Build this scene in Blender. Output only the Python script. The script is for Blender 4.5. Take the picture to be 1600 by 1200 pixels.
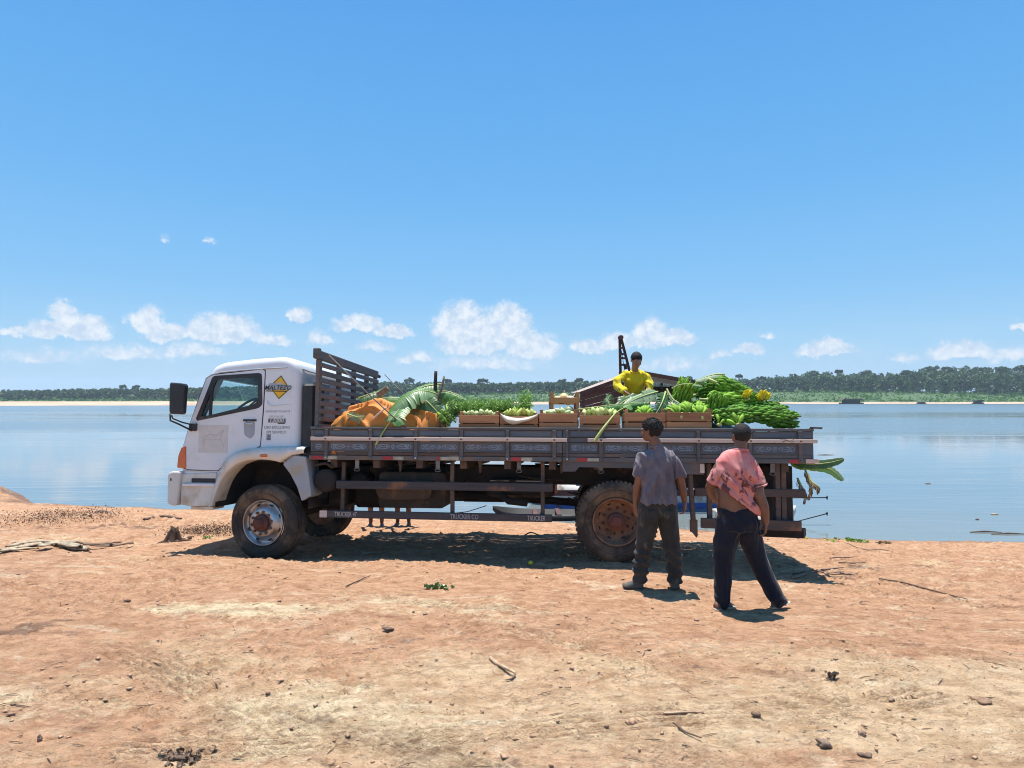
import bpy, bmesh, math, random
import numpy as np
from mathutils import Vector, Matrix, noise as mnoise
R = math.radians
rnd = random.Random(7)
rng = np.random.default_rng(7)
SC = bpy.context.scene
for o in list(bpy.data.objects): bpy.data.objects.remove(o)
COL = SC.collection

# ---------------------------------------------------------------- camera, sky, sun, exposure
CAM_Z = 2.14
cd = bpy.data.cameras.new('camera'); cam = bpy.data.objects.new('camera', cd); COL.objects.link(cam)
cam.location = (0, 0, CAM_Z); cam.rotation_euler = (R(90), 0, 0)
cd.sensor_width = 36; cd.lens = 36*1000/1600; cd.shift_y = 24/1600
cd.clip_start = 0.05; cd.clip_end = 20000
SC.camera = cam
SUN_EL, SUN_AZ = 79.0, -17.0            # elevation, azimuth from +Y towards +X (degrees)
sd = Vector((math.sin(R(SUN_AZ))*math.cos(R(SUN_EL)), math.cos(R(SUN_AZ))*math.cos(R(SUN_EL)), math.sin(R(SUN_EL))))
sl = bpy.data.lights.new('sun', 'SUN'); sl.energy = 5.0; sl.angle = R(0.53); sl.color = (1, 0.955, 0.89)
so = bpy.data.objects.new('sun', sl); COL.objects.link(so)
so.rotation_euler = sd.to_track_quat('Z', 'Y').to_euler()
SC.view_settings.view_transform = 'Standard'; SC.view_settings.look = 'None'
SC.view_settings.exposure = 0.75; SC.view_settings.gamma = 1; SC.view_settings.use_curve_mapping = False
SC.cycles.max_bounces = 8; SC.cycles.diffuse_bounces = 3; SC.cycles.glossy_bounces = 3
SC.cycles.transmission_bounces = 5; SC.cycles.transparent_max_bounces = 12; SC.cycles.volume_bounces = 0
SC.cycles.caustics_reflective = False; SC.cycles.caustics_refractive = False
SC.cycles.use_denoising = True

# ---------------------------------------------------------------- node helpers
class NT:
    def __init__(s, tree): s.t = tree; s.n = tree.nodes; s.l = tree.links
    def node(s, typ, **k):
        n = s.n.new(typ)
        for a, b in k.items(): setattr(n, a, b)
        return n
    def put(s, sock, v):
        if isinstance(v, bpy.types.NodeSocket): s.l.new(v, sock)
        elif v is not None:
            try: sock.default_value = v
            except Exception: sock.default_value = (*v, 1)
    def math(s, op, a, b=None, c=None, clamp=False):
        n = s.node('ShaderNodeMath', operation=op, use_clamp=clamp)
        s.put(n.inputs[0], a)
        if b is not None: s.put(n.inputs[1], b)
        if c is not None: s.put(n.inputs[2], c)
        return n.outputs[0]
    def vmath(s, op, a, b=None):
        n = s.node('ShaderNodeVectorMath', operation=op)
        s.put(n.inputs[0], a)
        if b is not None: s.put(n.inputs[1], b)
        return n.outputs['Value'] if op in ('LENGTH', 'DOT_PRODUCT', 'DISTANCE') else n.outputs[0]
    def mix(s, f, a, b, mode='MIX'):
        n = s.node('ShaderNodeMix', data_type='RGBA', blend_type=mode)
        s.put(n.inputs[0], f)
        for i, v in ((6, a), (7, b)):
            if isinstance(v, (tuple, list)) and len(v) == 3: v = (*v, 1)
            s.put(n.inputs[i], v)
        return n.outputs[2]
    def ramp(s, f, lo, hi, a=0., b=1., smooth=True):
        n = s.node('ShaderNodeMapRange', interpolation_type='SMOOTHSTEP' if smooth else 'LINEAR')
        for i, v in enumerate((f, lo, hi, a, b)): s.put(n.inputs[i], v)
        return n.outputs[0]
    def noise(s, vec, scale, detail=4, rough=0.55, dist=0., col=False, dims='3D'):
        n = s.node('ShaderNodeTexNoise', noise_dimensions=dims)
        s.put(n.inputs['Vector'], vec)
        n.inputs['Scale'].default_value = scale; n.inputs['Detail'].default_value = detail
        n.inputs['Roughness'].default_value = rough; n.inputs['Distortion'].default_value = dist
        return n.outputs['Color' if col else 'Fac']
    def voro(s, vec, scale, out='Distance', feature='F1', rand=1.):
        n = s.node('ShaderNodeTexVoronoi', feature=feature)
        s.put(n.inputs['Vector'], vec); n.inputs['Scale'].default_value = scale
        n.inputs['Randomness'].default_value = rand
        return n.outputs[out]
    def mapping(s, vec, scale=(1, 1, 1), rot=(0, 0, 0), loc=(0, 0, 0)):
        n = s.node('ShaderNodeMapping'); s.put(n.inputs[0], vec)
        n.inputs[1].default_value = loc; n.inputs[2].default_value = rot; n.inputs[3].default_value = scale
        return n.outputs[0]
    def xyz(s, vec):
        n = s.node('ShaderNodeSeparateXYZ'); s.put(n.inputs[0], vec); return n.outputs
    def vec(s, x, y, z):
        n = s.node('ShaderNodeCombineXYZ')
        for i, v in enumerate((x, y, z)): s.put(n.inputs[i], v)
        return n.outputs[0]
    def bump(s, h, strength, dist=0.01, normal=None):
        n = s.node('ShaderNodeBump'); n.inputs['Strength'].default_value = strength
        n.inputs['Distance'].default_value = dist; s.put(n.inputs['Height'], h)
        if normal is not None: s.put(n.inputs['Normal'], normal)
        return n.outputs[0]

def newmat(name):
    m = bpy.data.materials.new(name); m.use_nodes = True
    t = NT(m.node_tree); b = m.node_tree.nodes['Principled BSDF']
    return m, t, b

def stuffmat(name, c1, c2=None, scale=6, rough=0.7, bump=0.3, bdist=0.004, stretch=(1, 1, 1), metal=0., spec=0.4,
             dirt=None, dscale=3, dlo=0.5, dhi=0.7, vary=0.12, detail=5, sss=0., coat=0., trans=0.):
    """general weathered material: two tones, a patchy dirt layer, fine relief, small change from piece to piece"""
    m, t, b = newmat(name)
    tc = t.node('ShaderNodeTexCoord').outputs['Object']
    oi = t.node('ShaderNodeObjectInfo').outputs['Random']
    off = t.vmath('ADD', tc, t.vec(t.math('MULTIPLY', oi, 37.), t.math('MULTIPLY', oi, 11.), t.math('MULTIPLY', oi, 5.)))
    v = t.mapping(off, stretch)
    n1 = t.noise(v, scale, detail, 0.62)
    c = t.mix(t.ramp(n1, 0.32, 0.68), c1, c2 or tuple(x*0.75 for x in c1))
    if dirt:
        n2 = t.noise(off, dscale, 5, 0.65)
        c = t.mix(t.ramp(n2, dlo, dhi), c, dirt)
    if vary:
        hsv = t.node('ShaderNodeHueSaturation')
        t.put(hsv.inputs['Value'], t.math('ADD', t.math('MULTIPLY', oi, vary*2), 1-vary)); t.put(hsv.inputs['Color'], c)
        c = hsv.outputs[0]
    t.put(b.inputs['Base Color'], c)
    t.put(b.inputs['Roughness'], t.math('ADD', t.math('MULTIPLY', n1, 0.2), rough-0.1, clamp=True))
    b.inputs['Metallic'].default_value = metal; b.inputs['Specular IOR Level'].default_value = spec
    if coat: b.inputs['Coat Weight'].default_value = coat; b.inputs['Coat Roughness'].default_value = 0.08
    if bump:
        n3 = t.noise(v, scale*7, 4, 0.6)
        t.put(b.inputs['Normal'], t.bump(t.math('ADD', n3, t.math('MULTIPLY', n1, 1.5)), bump, bdist))
    return m

# ---------------------------------------------------------------- world: Nishita sky with far cumulus
w = bpy.data.worlds.new('World'); SC.world = w; w.use_nodes = True
t = NT(w.node_tree); bg = w.node_tree.nodes['Background']
sky = t.node('ShaderNodeTexSky', sky_type='NISHITA'); sky.sun_disc = False
sky.sun_elevation = R(SUN_EL); sky.sun_rotation = R(SUN_AZ)
sky.altitude = 0; sky.air_density = 1.25; sky.dust_density = 0.55; sky.ozone_density = 3.2
d = t.node('ShaderNodeTexCoord').outputs['Generated']
x, y, z = t.xyz(d)
az = t.math('ARCTAN2', x, y); el = t.math('ARCTAN2', z, t.math('SQRT', t.math('ADD', t.math('MULTIPLY', x, x), t.math('MULTIPLY', y, y))))
p = t.vec(az, t.math('MULTIPLY', el, 1.0), 0.)
wob = t.noise(p, 30, 9, 0.66, col=True)
wob2 = t.noise(p, 95, 6, 0.68)
def A(px): return math.atan((px-800)/1000)
def E(px, py): return math.atan((624-py)/1000*math.cos(A(px)))
# (px, py, half width, height above the flat base, softness/opacity)
CL = [(15,519,30,13,.9),(95,492,26,27,.9),(130,520,62,36,1),(70,522,50,26,.7),(230,510,34,32,1),(262,524,52,22,.8),(345,522,72,38,1.05),(420,534,42,18,.7),
      (468,495,20,18,.85),(560,510,50,24,.95),(615,520,42,18,.95),(500,535,26,22,.6),(585,545,36,16,.45),(652,562,34,18,.6),
      (722,520,56,56,1.1),(788,522,52,54,1.1),(745,540,72,38,1),(830,548,52,38,1.),(915,548,34,20,.75),(1012,530,36,34,1.),(1055,532,40,22,.95),(960,538,40,20,.8),
      (1170,549,30,16,.7),(1125,558,26,12,.5),(1290,550,60,20,.85),(1197,522,20,8,.4),(1415,560,34,12,.5),(1500,552,72,26,.75),(1580,556,60,18,.6),(1592,508,20,12,.8),
      (262,374,12,10,.35),(332,378,14,8,.35),(60,560,80,20,.4),(200,556,110,26,.42),(300,552,90,22,.42),(760,572,120,24,.45),(1050,572,90,20,.35),(-150,520,120,50,.9),(1750,530,130,46,.9)]
dens = None
wx, wy, wz = t.xyz(wob)
du = t.math('MULTIPLY', t.math('SUBTRACT', wx, 0.5), 0.050); dv = t.math('MULTIPLY', t.math('SUBTRACT', wy, 0.5), 0.040)
sh = None
for (px, py, rx, ry, op) in CL:
    a0, e0 = A(px), E(px, py)
    ax = abs(A(px+rx)-A(px-rx))/2; ey_ = ry/1000*math.cos(a0)*1.05
    u = t.math('DIVIDE', t.math('SUBTRACT', t.math('ADD', az, du), a0), ax)
    vv = t.math('SUBTRACT', t.math('ADD', el, dv), e0)
    # flat base, domed top
    v_ = t.math('DIVIDE', vv, ey_)
    vdn = t.math('MULTIPLY', t.math('MINIMUM', v_, 0.), 2.6); vup = t.math('MAXIMUM', v_, 0.)
    q = t.math('SQRT', t.math('ADD', t.math('MULTIPLY', u, u), t.math('ADD', t.math('MULTIPLY', vdn, vdn), t.math('MULTIPLY', vup, vup))))
    f = t.math('MULTIPLY', t.math('SUBTRACT', 1.0, q), op)
    dens = f if dens is None else t.math('MAXIMUM', dens, f)
edge = t.math('ADD', dens, t.math('MULTIPLY', t.math('SUBTRACT', wob2, 0.5), 0.45))
mask = t.math('MULTIPLY', t.ramp(edge, 0.0, 0.40), 0.90)
cn = t.noise(t.vmath('ADD', p, t.vec(0., .004, 0.)), 60, 6, 0.65)
shade = t.ramp(t.math('ADD', cn, t.math('MULTIPLY', wob2, 0.3)), 0.48, 0.82)
ccol = t.mix(shade, (3.5, 4.25, 5.2), (5.6, 5.75, 5.95))
grad = t.node('ShaderNodeValToRGB'); cr = grad.color_ramp; t.put(grad.inputs[0], t.math('MULTIPLY', el, 2/math.pi))
for e_, c_ in ((0.0, (2.45, 3.95, 5.3)), (.045, (2.05, 3.75, 5.35)), (.10, (1.30, 3.20, 5.4)), (.20, (.76, 2.62, 5.2)), (.36, (.44, 2.05, 4.8)), (1.0, (.42, 1.75, 4.2))):
    k_ = cr.elements[0] if e_ == 0 else (cr.elements[len(cr.elements)-1] if e_ == 1.0 else cr.elements.new(e_)); k_.color = (*c_, 1)
skyc = t.mix(.92, sky.outputs[0], grad.outputs[0])
veil = t.math('MULTIPLY', t.ramp(el, 0.14, 0.0), t.ramp(t.noise(t.mapping(p, (1, 2.6, 1)), 7, 5, 0.6), 0.40, 0.72))
base = t.mix(t.math('MULTIPLY', veil, 0.35), skyc, (3.6, 4.5, 5.5))
t.put(bg.inputs['Color'], t.mix(mask, base, ccol))
bg.inputs['Strength'].default_value = 0.10
SC.cycles.filter_width = 1.05

# ---------------------------------------------------------------- mesh builder
class MB:
    def __init__(s): s.v = []; s.f = []; s.sm = []
    def add(s, vs, fs, smooth=False):
        k = len(s.v); s.v.extend([tuple(q) for q in vs]); s.f.extend([tuple(i+k for i in f) for f in fs]); s.sm.extend([smooth]*len(fs)); return s
    def box(s, a, b, ch=0.0, M=None):
        """box between corners a and b, its edges chamfered by ch"""
        a = np.minimum(a, b).astype(float), np.maximum(a, b).astype(float); lo, hi = a
        ch = min(ch, min(hi-lo)*0.45)
        if ch <= 0:
            vs = [(x_, y_, z_) for x_ in (lo[0], hi[0]) for y_ in (lo[1], hi[1]) for z_ in (lo[2], hi[2])]
            fs = [(0,1,3,2),(4,6,7,5),(0,4,5,1),(2,3,7,6),(0,2,6,4),(1,5,7,3)]
        else:
            bm = bmesh.new(); bmesh.ops.create_cube(bm, size=1)
            for v_ in bm.verts: v_.co = Vector([(lo[i]+hi[i])/2+v_.co[i]*(hi[i]-lo[i]) for i in range(3)])
            bmesh.ops.bevel(bm, geom=list(bm.edges), offset=ch, segments=1, affect='EDGES')
            bm.verts.index_update(); vs = [v_.co[:] for v_ in bm.verts]; fs = [[q.index for q in f.verts] for f in bm.faces]; bm.free()
        if M is not None: vs = [tuple(M @ Vector(q)) for q in vs]
        return s.add(vs, fs)
    def obox(s, p, q, w_, h_, up=(0, 0, 1), ch=0.0):
        """board of section w_ x h_ running from p to q"""
        p = Vector(p); q = Vector(q); d_ = q-p; L = d_.length; d_.normalize()
        u_ = Vector(up); sd_ = d_.cross(u_)
        if sd_.length < 1e-4: sd_ = d_.cross(Vector((1, 0, 0)))
        sd_.normalize(); u_ = sd_.cross(d_).normalized()
        M = Matrix((( d_.x, sd_.x, u_.x, p.x), (d_.y, sd_.y, u_.y, p.y), (d_.z, sd_.z, u_.z, p.z), (0, 0, 0, 1)))
        return s.box((0, -w_/2, -h_/2), (L, w_/2, h_/2), ch, M)
    def prism(s, poly, y0, y1, ch=0.0, axis='y', smooth=False):
        """polygon (x,z) extruded along y, with optional chamfer towards both faces"""
        P = np.array(poly, float); n = len(P)
        area = 0.5*sum(P[i][0]*P[(i+1) % n][1]-P[(i+1) % n][0]*P[i][1] for i in range(n))
        if area < 0: P = P[::-1]
        def inset(dd):
            out = []
            for i in range(n):
                a, b, c = P[i-1], P[i], P[(i+1) % n]
                e1 = (b-a)/(np.linalg.norm(b-a)+1e-9); e2 = (c-b)/(np.linalg.norm(c-b)+1e-9)
                n1 = np.array([-e1[1], e1[0]]); n2 = np.array([-e2[1], e2[0]]); bi = n1+n2
                bi = bi/(np.linalg.norm(bi)+1e-9); k = min(1/max(bi @ n1, .35), 2.2)
                out.append(b+bi*dd*k)
            return np.array(out)
        rings = []
        if ch: 
            st = [(0, ch), (ch*0.3, ch*0.3), (ch, 0)]
            rings = [(y0+a, inset(b)) for a, b in st]+[(y1-a, inset(b)) for a, b in st[::-1]]
        else: rings = [(y0, P), (y1, P)]
        vs = []; fs = []
        for yy, Q in rings:
            for q in Q: vs.append((q[0], yy, q[1]) if axis == 'y' else ((yy, q[0], q[1]) if axis == 'x' else (q[0], q[1], yy)))
        for r in range(len(rings)-1):
            for i in range(n):
                a = r*n+i; b = r*n+(i+1) % n; fs.append((a, b, b+n, a+n))
        k0 = len(s.f)
        s.add(vs, fs, smooth)
        s.add(vs[:n], [tuple(range(n))]); s.add(vs[-n:], [tuple(range(n))[::-1]])
        return s
    def ring(s, outer, inner, y0, y1):
        n = len(outer); vs = []
        for yy in (y0, y1):
            vs += [(q[0], yy, q[1]) for q in outer]+[(q[0], yy, q[1]) for q in inner]
        fs = []
        for i in range(n):
            j = (i+1) % n
            fs += [(i, j, n+j, n+i), (2*n+j, 2*n+i, 3*n+i, 3*n+j), (j, i, 2*n+i, 2*n+j), (n+i, n+j, 3*n+j, 3*n+i)]
        return s.add(vs, fs)
    def tube(s, pts, r, n=8, cap=True, flat=1.0, up=(0, 0, 1)):
        """round tube through pts; r a number or one per point; flat squashes it"""
        pts = [Vector(q) for q in pts]; m = len(pts)
        rr = r if isinstance(r, (list, tuple, np.ndarray)) else [r]*m
        vs = []; fs = []; prev = None
        for i, q in enumerate(pts):
            d_ = (pts[min(i+1, m-1)]-pts[max(i-1, 0)]).normalized()
            if prev is None:
                sd_ = d_.cross(Vector(up))
                if sd_.length < 1e-3: sd_ = d_.cross(Vector((0, 1, 0)))
            else: sd_ = prev-d_*prev.dot(d_)
            sd_.normalize(); prev = sd_; u_ = d_.cross(sd_)
            for k in range(n):
                a = 2*math.pi*k/n; vs.append(q+sd_*math.cos(a)*rr[i]+u_*math.sin(a)*rr[i]*flat)
        for i in range(m-1):
            for k in range(n):
                a = i*n+k; b = i*n+(k+1) % n; fs.append((a, a+n, b+n, b))
        s.add(vs, fs, True)
        if cap: s.add(vs[:n], [tuple(range(n))]); s.add(vs[-n:], [tuple(range(n))[::-1]])
        return s
    def lathe(s, prof, n=32, c=(0, 0, 0), axis='y', smooth=True):
        """profile of (radius, along) turned round the axis through c"""
        vs = []; fs = []; m = len(prof)
        for (r_, h_) in prof:
            for k in range(n):
                a = 2*math.pi*k/n; ca, sa = math.cos(a)*r_, math.sin(a)*r_
                vs.append((c[0]+ca, c[1]+h_, c[2]+sa) if axis == 'y' else ((c[0]+h_, c[1]+ca, c[2]+sa) if axis == 'x' else (c[0]+ca, c[1]+sa, c[2]+h_)))
        for i in range(m-1):
            for k in range(n):
                a = i*n+k; b = i*n+(k+1) % n; fs.append((a, b, b+n, a+n))
        return s.add(vs, fs, smooth)
    def grid(s, P, smooth=True):
        h, w_ = len(P), len(P[0]); vs = [q for row in P for q in row]
        return s.add(vs, [(i*w_+j, i*w_+j+1, (i+1)*w_+j+1, (i+1)*w_+j) for i in range(h-1) for j in range(w_-1)], smooth)
    def ell(s, c, r, M=None, nu=12, nv=8):
        vs = []; fs = []
        for i in range(nv+1):
            ph = math.pi*i/nv
            for k in range(nu):
                a = 2*math.pi*k/nu
                q = Vector((math.sin(ph)*math.cos(a)*r[0], math.sin(ph)*math.sin(a)*r[1], math.cos(ph)*r[2]))
                if M is not None: q = M @ q
                vs.append(q+Vector(c))
        for i in range(nv):
            for k in range(nu):
                a = i*nu+k; b = i*nu+(k+1) % nu; fs.append((a, a+nu, b+nu, b))
        return s.add(vs, fs, True)
    def mesh(s, name, mats=()):
        me = bpy.data.meshes.new(name); me.from_pydata([tuple(q) for q in s.v], [], s.f)
        me.polygons.foreach_set('use_smooth', s.sm)
        for m_ in (mats if isinstance(mats, (list, tuple)) else [mats]): me.materials.append(m_)
        me.validate(); me.update(); return me
    def build(s, name, mat, parent=None, fixn=True, **k):
        me = s.mesh(name, mat)
        if fixn and len(s.f) < 60000:
            bm = bmesh.new(); bm.from_mesh(me); bmesh.ops.remove_doubles(bm, verts=bm.verts, dist=1e-5)
            bmesh.ops.recalc_face_normals(bm, faces=bm.faces); bm.to_mesh(me); bm.free()
        return obj(name, me, parent, **k)

def tag(o, label=None, cat=None, group=None, kind=None):
    if label: o['label'] = label
    if cat: o['category'] = cat
    if group: o['group'] = group
    if kind: o['kind'] = kind
    return o
def obj(name, me, parent=None, label=None, cat=None, group=None, kind=None, M=None):
    o = bpy.data.objects.new(name, me); COL.objects.link(o)
    if parent is not None: o.parent = parent
    if M is not None: o.matrix_world = M
    return tag(o, label, cat, group, kind)
def empty(name, label, cat, group=None, M=None, loc=None):
    o = bpy.data.objects.new(name, None); o.empty_display_size = 0.2; COL.objects.link(o)
    if M is not None: o.matrix_world = M
    if loc is not None: o.location = loc
    return tag(o, label, cat, group)
def copy_tree(o, parent=None, M=None, label=None):
    c = o.copy(); COL.objects.link(c); c.parent = parent
    if M is not None: c.matrix_world = M
    if label: c['label'] = label
    for ch in KIDS.get(o.name, []): copy_tree(ch, c)
    return c
KIDS = {}
def note_kids():
    KIDS.clear()
    for o in bpy.data.objects:
        if o.parent: KIDS.setdefault(o.parent.name, []).append(o)
def sharp(o, ang=35):
    o.data.polygons.foreach_set('use_smooth', [True]*len(o.data.polygons)); o.data.set_sharp_from_angle(angle=R(ang)); return o
def evaluated(o):
    dg = bpy.context.evaluated_depsgraph_get(); me = bpy.data.meshes.new_from_object(o.evaluated_get(dg)); return me

# ---------------------------------------------------------------- numpy noise for terrain
_perm = rng.permutation(4096)
def _h(ix, iy): return _perm[(ix+_perm[iy & 4095]) & 4095]/4095.0
def vnoise(x, y):
    ix = np.floor(x).astype(int); iy = np.floor(y).astype(int); fx = x-ix; fy = y-iy
    fx = fx*fx*(3-2*fx); fy = fy*fy*(3-2*fy)
    a = _h(ix & 4095, iy); b = _h((ix+1) & 4095, iy); c = _h(ix & 4095, iy+1); d_ = _h((ix+1) & 4095, iy+1)
    return (a*(1-fx)+b*fx)*(1-fy)+(c*(1-fx)+d_*fx)*fy
def fbm(x, y, oct=4, lac=2.03, g=0.5):
    s_ = 0; a = 1; t_ = 0
    for i in range(oct): s_ = s_+a*(vnoise(x+17.3*i, y-9.1*i)-0.5); t_ += a; a *= g; x = x*lac; y = y*lac
    return s_/t_*2
def sstep(x, a, b):
    u = np.clip((x-a)/(b-a), 0, 1); return u*u*(3-2*u)

# ---------------------------------------------------------------- the truck's own frame (x to the rear, y away, z up)
F = 1000.; HY = 624.
yaw, roll = R(5), R(3.6)
TO = Vector((-3.32, 8.47, 0.0))
ex = Vector((math.cos(yaw), -math.sin(yaw), 0)); e0 = Vector((math.sin(yaw), math.cos(yaw), 0))
ey = e0*math.cos(roll)+Vector((0, 0, -math.sin(roll))); ez = ex.cross(ey)
TM = Matrix(((ex.x, ey.x, ez.x, TO.x), (ex.y, ey.y, ez.y, TO.y), (ex.z, ey.z, ez.z, TO.z), (0, 0, 0, 1)))
def L(px, py, yl=0.0):
    """where the truck's plane y=yl is seen at a measured point of the photograph -> local (x, z)"""
    d_ = Vector(((px-800)/F, 1, (HY-py)/F)); c = Vector((0, 0, CAM_Z))-TO
    t_ = (yl-c.dot(ey))/d_.dot(ey); q = c+d_*t_
    return (q.dot(ex), q.dot(ez))
def LP(px, py, yl): a = L(px, py, yl); return Vector((a[0], yl, a[1]))
def WP(px, py, Y): return Vector(((px-800)/F*Y, Y, CAM_Z+(HY-py)/F*Y))
# ================================================================ GROUND
ZW = -0.42                                  # water level
SHX = np.array([-400, -60, -22, -16.2, -14.6, -13.0, -11.8, -8.2, -4, -0.3, 3.7, 5.8, 9.1, 14, 40, 400.])
SHY = np.array([30, 24, 19.0, 18.4, 17.9, 16.6, 15.6, 15.0, 14.5, 13.8, 12.4, 11.75, 11.4, 10.9, 9, -40.])
def shore_y(x): return np.interp(x, SHX, SHY)
def shape0(x, y):
    d_ = shore_y(x)-y+0.18*fbm(x*0.9, y*0.9, 3)
    z_ = ZW+np.interp(d_, [-30, -6, -1, 0, .35, 1, 2, 4, 5.5, 6.5, 8, 14, 60, 500], [-6, -1.6, -.22, 0, .07, .13, .22, .36, .43, .60, .72, .98, 1.6, 4])
    return z_, d_
def tracks(x, y):
    """tyre tracks: (centre line, width); ridged tread prints pressed into the sand"""
    h = 0*x; m = 0*x
    for (x0, y0, x1, y1, bend, wd, amp) in TRK:
        dx, dy = x1-x0, y1-y0; Ln = math.hypot(dx, dy); ux, uy = dx/Ln, dy/Ln
        s_ = (x-x0)*ux+(y-y0)*uy; v_ = -(x-x0)*uy+(y-y0)*ux+bend*np.sin(np.clip(s_/Ln, 0, 1)*math.pi)
        k = sstep(wd/2+.03-np.abs(v_), 0, .05)*sstep(s_, 0, .7)*sstep(Ln-s_, 0, .7)
        k = k*sstep(fbm(x*1.3+7, y*1.3, 3), -.28, .12)
        tread = 0.5+0.5*np.cos(v_/wd*2*math.pi*4.5)
        h = h+k*amp*2.4*(-0.7+0.9*tread); m = m+k
    return h, m
TRK = [(-3.6, 3.0, 6.5, 5.2, .5, .27, .010), (-.6, 5.4, 3.2, 3.3, .15, .25, .010), (-5.5, 5.9, -1.0, 3.2, -.2, .26, .009), (1.2, 5.3, 6.5, 3.1, -.2, .28, .010),
       (-1.6, 3.9, .6, 2.6, .1, .24, .009), (-2.7, 4.5, 0.2, 2.75, .0, .24, .010), (2.0, 4.9, 5.2, 2.5, .2, .28, .009), (0.2, 3.4, 1.9, 2.4, 0, .22, .008),
       (3.5, 7.6, 8.5, 5.1, .2, .27, .009), (-1.9, 6.3, .9, 5.3, .1, .24, .011)]
def tread_groove_shade(x, y):  # darkens the tread grooves by colour, as shade would
    o = 0*x
    for (x0, y0, x1, y1, bend, wd, amp) in TRK:
        dx, dy = x1-x0, y1-y0; Ln = math.hypot(dx, dy); ux, uy = dx/Ln, dy/Ln
        s_ = (x-x0)*ux+(y-y0)*uy; v_ = -(x-x0)*uy+(y-y0)*ux+bend*np.sin(np.clip(s_/Ln, 0, 1)*math.pi)
        k = sstep(wd/2+.03-np.abs(v_), 0, .05)*sstep(s_, 0, .7)*sstep(Ln-s_, 0, .7)*sstep(fbm(x*1.3+7, y*1.3, 3), -.28, .12)
        o = o+k*(.5-.5*np.cos(v_/wd*2*math.pi*4.5))**2
    return o
def pit(x, y, a, b, r, h): return h*np.exp(-((x-a)**2+(y-b)**2)/(r*r))
def height_raw(x, y):
    z_, d_ = shape0(x, y)
    land = sstep(d_, -0.5, 0.8)
    z_ = z_+land*(0.05*fbm(x*.45, y*.45, 3)+0.035*fbm(x*1.4+3, y*1.7, 3))
    # mound of dug earth at the left edge by the water
    z_ = z_+np.exp(-(((x+14.6)/1.6)**2+((y-16.0)/1.0)**2))*(0.62+.25*fbm(x*2, y*2, 3))
    z_ = z_+np.exp(-(((x+17.5)/2.5)**2+((y-16.5)/1.8)**2))*0.8
    # low berm of rutted soil under the truck and ridge by the shore left
    z_ = z_+0.07*np.exp(-(((x+9.5)/3.5)**2+((y-12.4)/.5)**2))*(1+fbm(x*2, y*2, 3))
    return z_
FIX = []                                    # (x, y, z) where something must stand exactly
def wheel_fix():
    for (lx, ly, lz) in ((0, 0.14, 0), (4.66, 0.14, 0.075), (0, 2.2, 0), (4.66, 2.2, 0.075)):
        q = TM @ Vector((lx, ly, lz)); FIX.append((q.x, q.y, q.z+0.012))
    FIX.extend([(1.28, 6.47, .235), (1.68, 6.43, .225), (1.98, 5.97, .19), (2.5, 5.95, .19)])
wheel_fix()
_A = np.array(FIX); _n = len(_A); _s = 0.75
_K = np.exp(-((_A[:, None, 0]-_A[None, :, 0])**2+(_A[:, None, 1]-_A[None, :, 1])**2)/_s**2)+np.eye(_n)*.02
_W = np.linalg.solve(_K, _A[:, 2]-height_raw(_A[:, 0], _A[:, 1]))
def ground_h(x, y, fine=True):
    x = np.asarray(x, float); y = np.asarray(y, float)
    z_ = height_raw(x, y)
    for i in range(_n): z_ = z_+_W[i]*np.exp(-((x-_A[i, 0])**2+(y-_A[i, 1])**2)/_s**2)
    if fine:
        _, d_ = shape0(x, y); land = sstep(d_, -.1, .6)
        rough = .45+.9*sstep(fbm(x*.5+40, y*.5, 3), -.15, .45)+1.6*np.exp(-(((y-12.2)/1.4)**2))*sstep(-x, 1, 5)
        z_ = z_+land*rough*(0.014*fbm(x*5, y*5, 3)+0.014*fbm(x*15, y*17+5, 4, g=.7))
        # clods: sharp little lumps
        c = fbm(x*11+9, y*13, 2); z_ = z_+land*rough*0.020*sstep(c, .36, .6)
        c = fbm(x*26+9, y*29, 2); z_ = z_+land*rough*0.012*sstep(c, .36, .6)
        th, _m = tracks(x, y); z_ = z_+th*land
    return z_
def gz(x, y): return float(ground_h(np.array([x]), np.array([y]))[0])

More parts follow.
